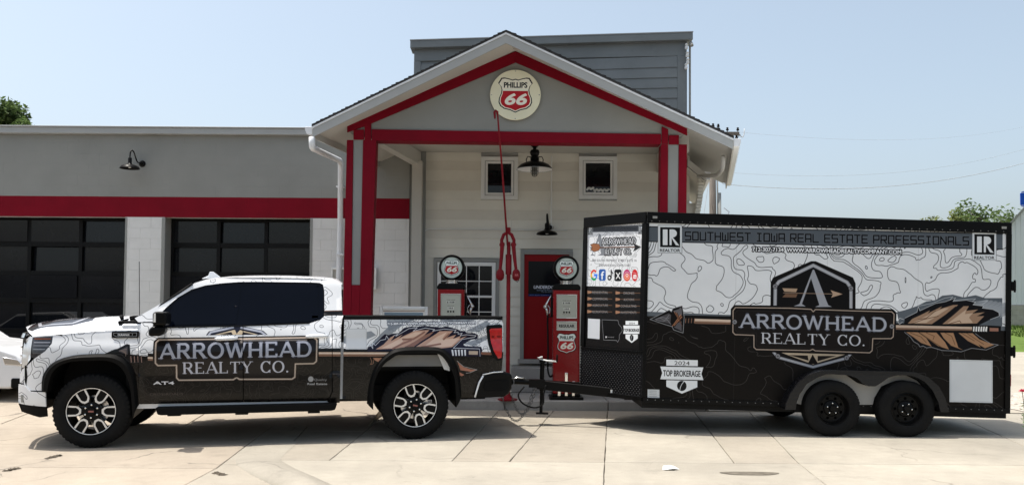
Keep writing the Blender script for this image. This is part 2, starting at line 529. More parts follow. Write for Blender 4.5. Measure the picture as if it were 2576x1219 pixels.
def shield(cv, cx, cy, r, green=False):
    """road-shield emblem, r = half its height in art units (y down)"""
    def q(pts, k=1.0): return [(cx + x * r * k, cy - y * r * k) for x, y in pts]
    half = [(0, .93), (.16, .88), (.38, .95), (.62, 1.0), (.80, .98), (.98, .68), (.84, .52), (.78, .3), (.82, .08), (.93, -.18), (.95, -.42), (.86, -.62), (.64, -.78), (.3, -.86), (0, -1.0)]
    full = half + [(-x, y) for x, y in half[-2:0:-1]]
    cv.fill(q(full, 1.0), (18, 18, 18))
    cv.fill(q(full, .94), (236, 232, 214) if not green else (232, 238, 232))
    low = [(-.80, .27), (.80, .27), (.82, .08), (.93, -.18), (.95, -.42), (.86, -.62), (.64, -.78), (.3, -.86), (0, -1.0)]
    low += [(-x, y) for x, y in low[-2:1:-1]]
    cv.fill(q(low, .88), (176, 26, 34))
    cv.text('PHILLIPS', (cx - .64 * r, cy - .43 * r), (cx + .66 * r, cy - .43 * r), .31 * r, (14, 16, 16) if not green else (10, 40, 30), bold=26 * r)
    q66 = cv._place(_text_segs('66'), (cx - .62 * r, cy + .52 * r), (cx + .56 * r, cy + .52 * r), .62 * r, shear=.22)
    d = cv.P([(cx, cy), (cx + r, cy)]); rp = np.hypot(*(d[1] - d[0]))
    cv.strokeseg(q66, .075 * rp, (240, 236, 222)); cv.fillseg(q66, (240, 236, 222))

# ------------------------------------------------------------------ shared materials
M = {}
M['grey_wall'] = mat('grey_wall_paint', (.25, .253, .235), .75, var=.06, scale=1.4, bump=.25, bscale=45, dirt=.18, dcol=(.26, .27, .26))
M['grey_trim'] = mat('grey_trim_paint', (.25, .255, .24), .6, var=.05, scale=2, bump=.1, bscale=80)
M['red_paint'] = mat('dark_red_paint', (.175, .003, .012), .6, spec=.1, var=.09, scale=2.5, bump=.15, bscale=70, dirt=.12, dcol=(.12, .005, .015))
M['white_block'] = mat('white_block_paint', (.62, .62, .60), .7, var=.05, scale=2.2, bump=.35, bscale=50, dirt=.15, dcol=(.38, .37, .34))
M['siding'] = mat('cream_siding_paint', (.69, .67, .59), .6, var=.04, scale=1.6, bump=.12, bscale=60, dirt=.12, dcol=(.44, .42, .36))
M['siding2'] = mat('cream_siding_paint_duller', (.63, .605, .53), .65, var=.05, scale=1.6, bump=.12, bscale=60, dirt=.12, dcol=(.4, .38, .32))
M['blue_grey'] = mat('blue_grey_clapboard_paint', (.2, .218, .222), .65, var=.08, scale=1.8, bump=.15, bscale=60, dirt=.2, dcol=(.1, .11, .12))
M['soffit'] = mat('soffit_paint', (.46, .45, .41), .6, var=.05, scale=1.5, bump=.08)
M['fascia'] = mat('fascia_aluminium', (.36, .37, .365), .45, var=.04, scale=3)
M['white_trim'] = mat('white_trim_paint', (.72, .73, .71), .4, var=.04, scale=3)
M['white_metal'] = mat('white_downpipe_metal', (.7, .72, .74), .35, var=.05, scale=4)
M['mortar'] = mat('mortar_grey', (.2, .2, .19), .9)
M['mortar_red'] = mat('mortar_red', (.2, .01, .02), .9)
M['mortar_white'] = mat('mortar_white', (.42, .42, .4), .9)
M['shingle'] = mat('asphalt_shingle', (.05, .05, .052), .9, var=.3, scale=12, bump=.5, bscale=90)
M['dark_glass'] = mat('dark_glass', (.008, .009, .011), .03, var=.1, rvar=0, spec=.34)
M['tint_glass'] = mat('tinted_car_glass', (.0015, .0025, .006), .02, var=.1, rvar=0, spec=.14)
M['black_metal'] = mat('black_enamel', (.004, .004, .004), .35, var=.1, scale=5, coat=0, spec=.12)
M['black_frame'] = mat('black_door_frame', (.004, .004, .004), .5, var=.1, spec=.15)
M['black_plastic'] = mat('black_textured_plastic', (.005, .005, .005), .6, var=.15, scale=5, bump=.1, bscale=300, spec=.08)
M['rubber'] = mat('tyre_rubber', (.007, .007, .007), .8, var=.25, scale=6, bump=.2, bscale=120, dirt=.25, dcol=(.022, .02, .018), spec=.15)
M['steel'] = mat('bright_steel', (.6, .6, .6), .25, metal=1, var=.08)
M['chrome'] = mat('chrome', (.75, .75, .75), .1, metal=1, var=.02, rvar=0)
M['alu'] = mat('machined_aluminium', (.72, .72, .71), .35, metal=.6, var=.05)
M['grey_plastic'] = mat('grey_wheelhouse', (.19, .19, .185), .6, var=.1)
M['pump_red'] = mat('pump_red_enamel', (.24, .003, .006), .25, var=.05, scale=3, coat=.15)
M['air_red'] = mat('air_tower_red_paint', (.19, .008, .014), .5, spec=.15, var=.15, scale=5, dirt=.2, dcol=(.14, .03, .03))
M['door_red'] = mat('door_red_paint', (.22, .004, .006), .5, spec=.15, var=.06, scale=2)
M['pale_blue'] = mat('pale_globe_glass', (.62, .68, .64), .2, var=.03)
M['wood_pole'] = mat('weathered_pole_wood', (.16, .14, .12), .9, var=.25, scale=6, stretch=(4, 4, .4), bump=.5, bscale=40)
M['wire'] = mat('wire_grey', (.42, .44, .46), .6)
M['lamp_inner'] = mat('lamp_white_enamel', (.75, .75, .73), .35, var=.03)

def concrete_mat(name, col, crack=0.5, speck=.5):
    m = bpy.data.materials.new(name); m.use_nodes = True
    t = m.node_tree; N = t.nodes; L = t.links; p = N['Principled BSDF']
    g = N.new('ShaderNodeNewGeometry'); oi = N.new('ShaderNodeObjectInfo')
    def noise(sc, det=8, r=.6):
        n = N.new('ShaderNodeTexNoise'); n.inputs['Scale'].default_value = sc; n.inputs['Detail'].default_value = det; n.inputs['Roughness'].default_value = r
        L.new(g.outputs['Position'], n.inputs[0]); return n.outputs[0]
    def rng(v, a, b, c, d):
        r = N.new('ShaderNodeMapRange'); r.inputs['From Min'].default_value = a; r.inputs['From Max'].default_value = b
        r.inputs['To Min'].default_value = c; r.inputs['To Max'].default_value = d; L.new(v, r.inputs[0]); return r.outputs[0]
    def mul(a, b):
        n = N.new('ShaderNodeMath'); n.operation = 'MULTIPLY'
        if isinstance(a, float): n.inputs[0].default_value = a
        else: L.new(a, n.inputs[0])
        if isinstance(b, float): n.inputs[1].default_value = b
        else: L.new(b, n.inputs[1])
        return n.outputs[0]
    big = rng(noise(.55, 7, .6), .32, .68, .86, 1.1)
    mid = rng(noise(4.5, 8, .7), .3, .7, .9, 1.08)
    fine = rng(noise(120, 3, .7), .3, .7, 1 - .17 * speck, 1 + .13 * speck)
    blot = mul(rng(noise(1.7, 9, .72), .58, .74, 1.0, .74), mul(rng(noise(13, 5, .6), .66, .74, 1.0, .72), rng(noise(.35, 4, .6), .35, .65, .9, 1.06)))
    rnd = rng(oi.outputs['Random'], 0, 1, .93, 1.05)
    v = mul(mul(mul(big, mid), mul(fine, rnd)), blot)
    # hairline cracks
    nz = N.new('ShaderNodeTexNoise'); nz.inputs['Scale'].default_value = 1.3; nz.inputs['Detail'].default_value = 8; L.new(g.outputs['Position'], nz.inputs[0])
    ad = N.new('ShaderNodeVectorMath'); ad.operation = 'MULTIPLY_ADD'; L.new(nz.outputs['Color'], ad.inputs[0]); ad.inputs[1].default_value = (.9, .9, 0); L.new(g.outputs['Position'], ad.inputs[2])
    vo = N.new('ShaderNodeTexVoronoi'); vo.feature = 'DISTANCE_TO_EDGE'; vo.inputs['Scale'].default_value = .42; L.new(ad.outputs[0], vo.inputs['Vector'])
    line = rng(vo.outputs['Distance'], 0.0, .006, 1.0, 0.0)
    msk = rng(noise(.8, 3, .5), .5, .6, 0.0, crack)
    k = mul(line, msk)
    base = N.new('ShaderNodeVectorMath'); base.operation = 'SCALE'; base.inputs[0].default_value = col; L.new(v, base.inputs['Scale'])
    mx = N.new('ShaderNodeMix'); mx.data_type = 'RGBA'; L.new(k, mx.inputs[0]); L.new(base.outputs[0], mx.inputs[6]); mx.inputs[7].default_value = (.07, .06, .05, 1)
    L.new(mx.outputs[2], p.inputs['Base Color'])
    p.inputs['Roughness'].default_value = .85
    b = N.new('ShaderNodeBump'); b.inputs['Strength'].default_value = .35; b.inputs['Distance'].default_value = .006
    L.new(noise(90, 5, .7), b.inputs['Height']); L.new(b.outputs[0], p.inputs['Normal'])
    return m
M['conc_tan'] = concrete_mat('old_tan_concrete', (.34, .292, .23), .9, 1.7)
M['conc_pale'] = concrete_mat('pale_concrete', (.335, .307, .252), .45, .9)
M['conc_mid'] = concrete_mat('worn_concrete', (.325, .292, .236), .5, 1.4)
M['conc_walk'] = concrete_mat('pavement_concrete', (.33, .32, .3), .3, .7)
M['gravel'] = mat('pale_gravel', (.4, .36, .31), .95, var=.35, scale=9, bump=1.0, bscale=30, dirt=.5, dcol=(.2, .18, .15))
M['soil'] = mat('joint_dirt', (.085, .07, .052), .95, var=.3, scale=20)
M['grass'] = mat('lawn_grass', (.075, .12, .02), .95, var=.35, scale=1.2, bump=.6, bscale=25, dirt=.4, dcol=(.04, .075, .015))

# ------------------------------------------------------------------ ground
g = MB().grid([[(x, y, -.03) for x in (-900, -40, -1.2, 7.6, 60, 900)] for y in (-40, 0, 9, 16, 36, 900)]).build('ground', M['soil'])
tag(g, kind='structure')

def slab_poly(pts, gap=.007):
    """shrinks a ground polygon slightly so that a joint shows"""
    n = len(pts); out = []
    A = sum(pts[i][0] * pts[(i + 1) % n][1] - pts[(i + 1) % n][0] * pts[i][1] for i in range(n))
    sg = 1 if A > 0 else -1
    for i in range(n):
        p0 = Vector(pts[i - 1]); p1 = Vector(pts[i]); p2 = Vector(pts[(i + 1) % n])
        a = (p1 - p0).normalized(); b = (p2 - p1).normalized()
        na = Vector((-a.y, a.x)) * sg; nb = Vector((-b.y, b.x)) * sg
        d = na + nb
        d = d / max(.35, d.dot(na)) if d.length > 1e-6 else na
        out.append(tuple(p1 + d * gap))
    return out
def G2(px, py):
    q = gr(px, py); return (q.x, q.y)
road = empty('road', (0, 0, 0), kind='structure')
def slab(pts, m, name='slab', parent=None, top=0.0, jag=.003, gap=.0035):
    q = []
    n = len(pts)
    for i in range(n):
        a = Vector(pts[i]); b = Vector(pts[(i + 1) % n])
        k = max(1, int((b - a).length / .22)) if jag else 1
        k = min(k, 26)
        for j in range(k):
            p = a.lerp(b, j / k)
            q.append((p.x, p.y))
    q = slab_poly(q, gap)
    if jag:
        r = random.Random(int(abs(pts[0][0] * 1000)))
        q = [(x + r.uniform(-jag, jag), y + r.uniform(-jag, jag)) for x, y in q]
    n = len(q)
    top_v = [(x, y, top) for x, y in q]
    q2 = slab_poly(q, .006)
    mb = MB().add([(x, y, top) for x, y in q2] + [(x, y, top - .007) for x, y in q] + [(x, y, top - .025) for x, y in q],
                  [tuple(range(n))] + [(i, (i + 1) % n, n + (i + 1) % n, n + i) for i in range(n)] + [(n + i, n + (i + 1) % n, 2 * n + (i + 1) % n, 2 * n + i) for i in range(n)])
    o = mb.build(name, m, parent or road)
    return o
# joints of the pale forecourt, read on the ground
YJ = G2(1300, 1160)[1]                                # long joint parallel to the kerb in front
jA = [G2(733, 1034), G2(543, 1177)]                   # edge of the old tan driveway
jB = [G2(890, 1107), G2(828, 1157)]
jC = [G2(1174, 1118), G2(1136, 1159)]
jD = [G2(1393, 1031), G2(1281, 1160)]
jE = [G2(1526, 1077), G2(1521, 1160)]
jF = [G2(1790, 1090), G2(1849, 1165)]
jG = [G2(1938, 1090), G2(2010, 1165)]
jH = [G2(2409, 1046), G2(2576, 1121)]
def xat(j, y):
    (x0, y0), (x1, y1) = j
    return x0 + (x1 - x0) * (y - y0) / (y1 - y0)
YB, YN = 13.3, 4.5
js = [jB, jC, jD, jE, jF, jG, jH]
ms = ['conc_mid', 'conc_pale', 'conc_mid', 'conc_mid', 'conc_pale', 'conc_mid', 'conc_pale', 'conc_pale']
jK = [G2(692, 1159), G2(738, 1109.5)]                 # gutter joint beside the rolled kerb
for ri, (ya, yb) in enumerate([(YJ, 10.9), (10.9, YB)]):
    edges = [(xat(jA, ya), xat(jA, yb)), (xat(jK, ya), xat(jK, yb))]
    for j in js: edges.append((xat(j, ya), xat(j, yb)))
    edges.append((edges[-1][0] + 3.2, edges[-1][1] + 3.2)); edges.append((edges[-1][0] + 5, edges[-1][1] + 5))
    for i in range(len(edges) - 1):
        (a0, b0), (a1, b1) = edges[i], edges[i + 1]
        if a1 - a0 < .04 or b1 - b0 < .04: continue
        slab([(a0, ya), (a1, ya), (b1, yb), (b0, yb)], M[ms[(i - 1) % len(ms)]])
# the gutter curve in front of the long joint, then big pale slabs
kp = [G2(738, 1109), G2(707, 1135), G2(691, 1150), G2(693, 1160), G2(728, 1180), G2(774, 1200), G2(815, 1219), (-1.42, 7.1), (-1.24, 6.5), (-1.15, 5.6), (-1.12, YN)]
e1 = (xat([G2(1521, 1160), G2(1519, 1219)], YN), xat(jE, YJ)); e2 = (xat([G2(2010, 1165), G2(2080, 1219)], YN), xat(jG, YJ))
slab([(xat(jK, YJ), YJ)] + kp[4:] + [(e1[0], YN), (e1[1], YJ)], M['conc_pale'])
slab([(e1[0], YN), (e2[0], YN), (e2[1], YJ), (e1[1], YJ)], M['conc_pale'])
slab([(e2[0], YN), (e2[0] + 4, YN), (e2[1] + 4, YJ), (e2[1], YJ)], M['conc_pale'])
slab([(e2[0] + 4, YN), (e2[0] + 9, YN), (e2[1] + 9, YJ), (e2[1] + 4, YJ)], M['conc_pale'])
prof = [(-.30, -.02), (-.28, .03), (-.18, .075), (-.08, .085), (0.0, .06), (.08, .012), (.16, .001), (.17, -.02)]
rows_k = []
for i, p in enumerate(kp):
    p = Vector(p); a = Vector(kp[max(0, i - 1)]); b = Vector(kp[min(len(kp) - 1, i + 1)])
    d = (b - a).normalized(); nrm = Vector((-d.y, d.x))
    h = min(1.0, max(0.01, (i - 1.5) / 4.0))
    rows_k.append([(p.x + nrm.x * (u - .1), p.y + nrm.y * (u - .1), .003 + v * h) for u, v in prof])
MB().grid(rows_k).build('rolled_kerb', M['conc_pale'], road, smooth='all')
# walk strip between the old driveway and the kerb
q0 = G2(543, 1177)
slab([q0, (q0[0] - .02, YN), (-1.45, YN), (-1.5, 6.4), (-1.75, 7.1), G2(748, 1219), G2(690, 1192), G2(655, 1170), (xat(jK, YJ) - .02, YJ - .01), (xat(jA, YJ), YJ)], M['conc_mid'])

# left driveway: tan slabs, the far ones climbing to the garage floor
drive = empty('driveway', (0, 0, 0), kind='structure')
xa = lambda y: xat(jA, y)
kx = G2(543, 1177)
def dslab(x0a, x1a, x0b, x1b, ya, yb, m='conc_tan'):
    slab([(x0a, ya), (x1a, ya), (x1b, yb), (x0b, yb)], M[m], 'slab', drive)
for (ya, yb) in ((YN, kx[1]), (kx[1], 9.7), (9.7, 11.35)):
    ra = xa(ya) if ya >= kx[1] else kx[0]; rb = xa(yb)
    dslab(-6.4 - .2 * ya, ra, -6.4 - .2 * yb, rb, ya, yb)
    dslab(-12, -6.4 - .2 * ya, -12, -6.4 - .2 * yb, ya, yb)
RX = -1.93
def ramp_z(y): return 0 if y < 11.35 else (y - 11.35) * .10
rp = MB()
cols = [-14, -9.2, -6.9, -4.4, RX]
for i in range(len(cols) - 1):
    for (ya, yb) in ((11.35, 13.4), (13.4, 15.64)):
        a, b = cols[i] + .008, cols[i + 1] - .008
        q = MB().add([(a, ya + .008, ramp_z(ya)), (b, ya + .008, ramp_z(ya)), (b, yb - .008, ramp_z(yb)), (a, yb - .008, ramp_z(yb)),
                      (a, ya + .008, -.04), (b, ya + .008, -.04), (b, yb - .008, -.04), (a, yb - .008, -.04)],
                     [(0, 1, 2, 3), (4, 7, 6, 5), (0, 4, 5, 1), (1, 5, 6, 2), (2, 6, 7, 3), (3, 7, 4, 0)])
        q.build('slab', M['conc_tan'], drive, bevel=.006)

# raised pavement and kerb in front of the porch
walk = empty('pavement', (0, 0, 0), kind='structure')
KY = 13.36
for x0, x1 in ((-1.92, -.1), (-.1, 1.55), (1.55, 3.1)):
    MB().box(x0 + .006, x1 - .006, KY + .16, 17.6, -.03, .14).build('slab', M['conc_walk'], walk, bevel=.012)
    MB().box(x0 + .004, x1 - .004, KY, KY + .155, -.03, .145).build('kerb_stone', M['conc_walk'], walk, bevel=.02)
for i in range(3):
    MB().box(3.15 + i * 1.7, 3.15 + (i + 1) * 1.7 - .01, YB + .02, 15.9, -.03, .012).build('slab', M['conc_mid'], walk, bevel=.006)
# gravel, far street and lawn on the right
o = MB().grid([[(x, y, .002 + .015 * random.random()) for x in np.linspace(8.3, 30, 24)] for y in np.linspace(11.4, 16.8, 12)]).build('gravel', M['gravel'], smooth='all')
tag(o, kind='stuff', cat='gravel', label='pale gravel strip at the edge of the forecourt behind the trailer')
st = MB()
for i in range(700):
    x = random.uniform(8.6, 20); y = random.uniform(11.8, 16.5); r = random.uniform(.015, .05)
    vs = [(x + r * random.uniform(.6, 1.2) * a, y + r * random.uniform(.6, 1.2) * b, .01 + r * .5 * c) for a, b, c in ((1, 0, 0), (0, 1, 0), (-1, 0, 0), (0, -1, 0), (0, 0, 1.3), (0, 0, -1))]
    st.add(vs, [(0, 1, 4), (1, 2, 4), (2, 3, 4), (3, 0, 4)])
o = st.build('gravel_stones', M['gravel']); tag(o, kind='stuff', cat='gravel', label='loose pale stones scattered over the gravel strip')
o = MB().add([(5, 16.8, -.012), (60, 16.8, -.012), (60, 35.0, -.012), (5, 35.0, -.012)], [(0, 1, 2, 3)]).build('side_street', M['conc_pale']); tag(o, kind='structure')
o = MB().add([(-60, 14, -.016), (5, 14, -.016), (5, 60, -.016), (-60, 60, -.016)], [(0, 1, 2, 3)]).build('rear_lot', M['gravel']); tag(o, kind='structure')
rows_g = []
for y in np.linspace(35.0, 48, 14):
    h = .9 * min(1, (y - 35) / 9.0) ** .8
    rows_g.append([(x, y, -.02 + h + .06 * math.sin(x * .9 + y)) for x in np.linspace(8, 90, 40)])
o = MB().grid(rows_g).build('lawn', M['grass'], smooth='all'); tag(o, kind='structure')
gb = MB()
for i in range(9000):
    x = random.uniform(24, 34); y = random.uniform(35.1, 46); h = .9 * min(1, (y - 35) / 9.0) ** .8
    z = -.03 + h; hh = random.uniform(.06, .16); a = random.uniform(0, PI); dx, dy = .03 * math.cos(a), .03 * math.sin(a)
    gb.add([(x - dx, y - dy, z), (x + dx, y + dy, z), (x + random.uniform(-.05, .05), y, z + hh)], [(0, 1, 2)])
o = gb.build('grass_blades', M['grass'], fix=False); tag(o, kind='stuff', cat='grass', label='green lawn grass on the bank below the white shed')

# damp stain and litter on the forecourt
c = gr(1887, 1190)
bm_s = MB().add([(c.x + .28 * math.cos(t) * (1 + .12 * math.sin(3 * t)), c.y + .10 * math.sin(t) * (1 + .15 * math.cos(2 * t)), .004) for t in np.linspace(0, 2 * PI, 30)[:-1]], [tuple(range(29))])
o = bm_s.build('oil_stain', mat('oil_stain', (.13, .115, .09), .7, var=.3, scale=14), road)
c = gr(1685, 1180)
pv = [(math.cos(a) * r * .1, math.sin(a) * r * .07, h) for a, r, h in ((0, 1, .004), (.9, .8, .03), (1.9, 1, .008), (2.8, .7, .035), (3.8, 1, .004), (5, .8, .02), (0, 0, .045))]
o = MB().add([(c.x + a, c.y + b, z) for a, b, z in pv], [(i, (i + 1) % 6, 6) for i in range(6)]).build('paper_scrap', M['white_trim'])
tag(o, 'crumpled white scrap of paper lying on the pale concrete in front', 'litter')
# weeds and dirt in the driveway cracks
for (ax, ay, bx, by, n) in ((120, 1153, 150, 1145, 40), (12, 1185, 42, 1178, 30), (540, 1188, 562, 1194, 40)):
    k = MB()
    for i in range(n):
        t = random.random(); q = gr(ax + (bx - ax) * t, ay + (by - ay) * t)
        r = random.uniform(.008, .03)
        k.add([(q.x + r * a + random.uniform(-.03, .03), q.y + r * b + random.uniform(-.02, .02), .003 + c2 * r * .5) for a, b, c2 in ((1, 0, 0), (0, 1, 0), (-1, 0, 0), (0, -1, 0), (0, 0, 1))], [(0, 1, 4), (1, 2, 4), (2, 3, 4), (3, 0, 4)])
    o = k.build('dirt_crumbs', M['soil'], drive); tag(o, kind='stuff')

# ------------------------------------------------------------------ garage wing (left)
WY = 15.66                                            # wall face
wing = empty('garage_building', (-6, WY, 0), label='low grey garage with a dark red band and two black glass overhead doors', cat='garage')
def W(mb, name, m, **k):
    """builds in world coordinates, then parents to the thing keeping its place"""
    parent = k.pop('parent')
    root = parent
    off = Vector((0, 0, 0))
    while root is not None:
        off += root.location; root = root.parent
    mb.v = [(v[0] - off.x, v[1] - off.y, v[2] - off.z) for v in mb.v]
    return mb.build(name, m, parent, **k)
def zW(px, py, D=WY): return at(px, py, D).z
def xW(px, py, D=WY): return at(px, py, D).x
XR = at(1029, 600, WY).x                              # right end of the wing wall
BH, BW = .2, .4
z_band0, z_band1 = zW(560, 547), zW(560, 496)
z_top = zW(400, 334)
d1 = (-13.6, xW(313, 640)); d2 = (xW(413, 640), xW(779, 640))
FLOOR = .43
# core wall behind the blocks
core = MB()
core.box(-16, XR - .01, WY + .03, WY + .22, z_band0, z_top)
core.box(d1[1] + .005, d2[0] - .005, WY + .03, WY + .22, 0, z_band0)
core.box(d2[1] + .005, XR - .01, WY + .03, WY + .22, 0, z_band0)
W(core, 'wall_core', M['mortar_white'], parent=wing)
# face: mortar joints sit 4 mm behind the block faces
def joints(x0, x1, z0, z1, m): W(MB().box(x0, x1, WY + .004, WY + .028, z0, z1), 'mortar_bed', m, parent=wing)
joints(-16, XR - .003, z_band1, z_top, M['grey_wall']); joints(-16, XR - .003, z_band0, z_band1, M['red_paint'])
joints(d1[1] + .004, d2[0] - .004, 0, z_band0 - .001, M['white_block']); joints(d2[1] + .004, XR - .003, 0, z_band0 - .001, M['white_block'])
bcache = {}
def block(x0, x1, z0, z1, m):
    key = (round(x1 - x0, 3), round(z1 - z0, 3), m.name)
    if key not in bcache:
        wd, h = x1 - x0, z1 - z0; e = .0022 if 'white' in m.name else .0012; f = .006 if 'white' in m.name else .0025
        bcache[key] = MB().add([(e, -.0, e), (wd - e, 0, e), (wd - e, 0, h - e), (e, 0, h - e), (e - .003, f, e - .003), (wd - e + .003, f, e - .003), (wd - e + .003, f, h - e + .003), (e - .003, f, h - e + .003)],
              [(0, 1, 2, 3), (0, 4, 5, 1), (1, 5, 6, 2), (2, 6, 7, 3), (3, 7, 4, 0)]).mesh('block', m)
    o = share('block', bcache[key], wing, (x0 - wing.location.x, WY - wing.location.y + random.uniform(-.0012, .0012), z0))
    return o
def course(x0, x1, z, h, m, odd):
    x = math.floor((x0 + (BW / 2 if odd else 0)) / BW) * BW - (BW / 2 if odd else 0)
    while x < x1 - .02:
        a, b = max(x, x0), min(x + BW, x1)
        if b - a > .03: block(a, b, z, z + h, m)
        x += BW
nb = 0
hh = (z_top - z_band1) / 6
hb = (z_band1 - z_band0) / 2
for i in range(6): course(-9.9, XR, z_band1 + i * hh, hh, M['grey_wall'], i % 2)
for i in range(2): course(-9.9, XR, z_band0 + i * hb, hb, M['red_paint'], i % 2)
z = z_band0; i = 0
while z > 1.0:
    h = min(BH, z - .0)
    course(d1[1], d2[0], z - h, h, M['white_block'], i % 2); course(d2[1], XR, z - h, h, M['white_block'], i % 2)
    z -= h; i += 1
# pier returns and door recess
for xx in (d1[1], d2[0], d2[1]):
    s = 1 if xx in (d2[0],) else -1
for a_, b_ in ((d2[0] - .02, d2[0] - .002), (d1[1] + .002, d1[1] + .02), (d2[1] + .002, d2[1] + .02)):
    W(MB().box(a_, b_, WY + .03, WY + .42, 0, z_band0), 'jamb_lining', M['grey_trim'], parent=wing)
for a_, b_ in ((d2[0] - .055, d2[0] - .003), (d1[1] + .004, d1[1] + .04), (d2[1] + .003, d2[1] + .05)):
    W(MB().box(a_, b_, WY - .006, WY + .02, FLOOR - .2, z_band0 - .01), 'corner_strip', M['grey_trim'], parent=wing)
W(MB().box(d1[1] + .005, d2[0] - .06, WY + .0, WY + .027, 0, z - .003).box(d2[1] + .055, XR - .004, WY, WY + .027, 0, z - .003), 'wall_base', M['white_block'], parent=wing)
# dark interior behind the doors
W(MB().box(-16, XR, WY + .6, WY + .65, 0, 4.4), 'interior_wall', mat('dark_interior', (.02, .02, .02), .9), parent=wing)
W(MB().box(-14, XR - .02, WY + .22, WY + 9, z_top - .25, z_top - .1), 'roof_deck', M['shingle'], parent=wing)
W(MB().box(XR - .2, XR - .012, WY + .22, WY + 9, 0, z_top - .25), 'side_wall', M['white_block'], parent=wing)
# overhead doors
def overhead_door(x0, x1, z0, z1, ncol, zl, y):
    d = empty('overhead_door', (x0 - wing.location.x, y - wing.location.y, 0), parent=wing)
    fr = MB(); wdt = x1 - x0; sw = .055
    rails = [z0, *zl, z1]
    for z in rails: fr.box(0, wdt, 0, .045, z - .045, z + .045)
    for k in range(ncol + 1):
        xx = wdt * k / ncol
        w2 = .05 if k in (0, ncol) else .035
        fr.box(max(0, xx - w2), min(wdt, xx + w2), -.004, .041, z0, z1)
    fr.build('door_frame', M['black_frame'], d, bevel=.004)
    for r in range(len(rails) - 1):
        for k in range(ncol):
            xa_, xb_ = wdt * k / ncol + .034, wdt * (k + 1) / ncol - .034
            za, zb = rails[r] + .044, rails[r + 1] - .044
            p = MB().box(xa_, xb_, 0, .006, za, zb).build('pane', M['dark_glass'], d)
            p.location = (0, .026, 0); p.rotation_euler = (random.uniform(-.02, .02), 0, random.uniform(-.012, .012))
    return d
zl2 = [zW(600, 758, WY + .3), zW(600, 690, WY + .3), zW(600, 617, WY + .3)]
zl2 = [zl2[0] - .58, *zl2]
overhead_door(d2[0] + .003, d2[1] - .003, FLOOR, z_band0 - .003, 3, zl2, WY + .3)
overhead_door(d1[1] - 3.92, d1[1] - .003, FLOOR, z_band0 - .003, 4, zl2, WY + .3)
# roof edge
W(MB().box(-14, at(783, 325, WY - .1).x, WY - .1, WY + .05, z_top - .04, z_top + .075).box(-14, at(783, 325, WY - .1).x, WY - .125, WY + .05, z_top + .075, z_top + .1), 'roof_edge_flashing', M['fascia'], parent=wing, bevel=.008)
W(MB().box(-14, XR - .05, WY + .05, WY + .4, z_top - .1, z_top + .085), 'parapet_cap', M['fascia'], parent=wing)

# ------------------------------------------------------------------ office behind the porch
OY = 15.74
office = empty('station_office', (.6, OY, 0), label='cream clapboard station office under the gabled porch', cat='building')
OX0, OX1 = at(1063, 600, OY).x, 3.35
W(MB().box(OX0, OX1, OY + .03, OY + .25, .1, 4.75), 'wall_core', M['mortar_white'], parent=office)
zt = [at(1300, y, OY).z for y in (381, 405, 428, 454, 479, 503)]
lines = list(zt)
while lines[-1] > .45: lines.append(lines[-1] - .182)
holes = []
def opening(x0, x1, z0, z1): holes.append((x0, x1, z0, z1))
U1 = (at(1210, 450, OY).x, at(1303, 450, OY).x, at(1255, 502, OY).z, at(1255, 395, OY).z)
U2 = (at(1456, 450, OY).x, at(1552, 450, OY).x, at(1505, 501, OY).z, at(1505, 394, OY).z)
LW = (at(1091, 700, OY).x, at(1256, 700, OY).x, 1.12, at(1170, 650, OY).z)
DR = (at(1309, 700, OY).x, at(1441, 700, OY).x, at(1370, 906, OY).z, at(1370, 632, OY).z)
for h_ in (U1, U2, LW, DR): holes.append(h_)
for i in range(len(lines) - 1):
    zb, zt_ = lines[i + 1], lines[i]
    spans = [(OX0 + .05, OX1)]
    for (a, b, c_, d_) in holes:
        if c_ < zt_ - .02 and d_ > zb + .02:
            ns = []
            for (p, q) in spans:
                if b <= p or a >= q: ns.append((p, q)); continue
                if a > p: ns.append((p, a))
                if b < q: ns.append((b, q))
            spans = ns
    for (p, q) in spans:
        if q - p < .03: continue
        # long runs are nailed up from shorter boards
        cuts = [p]
        r = random.Random(i * 31 + int(p * 10))
        if q - p > 2.4: cuts.append(p + (q - p) * r.uniform(.3, .7))
        cuts.append(q)
        for a, b in zip(cuts[:-1], cuts[1:]):
            b2 = b - (.003 if b != q else 0)
            mm = M['siding2'] if (i in (1, 3, 6, 8) and a > -5) else M['siding']
            W(MB().add([(a, OY - .012, zb - .008), (b2, OY - .012, zb - .008), (b2, OY + .004, zt_), (a, OY + .004, zt_), (a, OY + .028, zb - .008), (b2, OY + .028, zb - .008), (b2, OY + .028, zt_), (a, OY + .028, zt_)],
                       [(0, 1, 2, 3), (0, 4, 5, 1), (1, 5, 6, 2), (0, 3, 7, 4), (3, 2, 6, 7)]), 'siding_board', mm, parent=office)
W(MB().box(OX0 - .02, OX0 + .05, OY - .03, OY + .02, .14, 4.58), 'corner_board', M['grey_trim'], parent=office, bevel=.005)
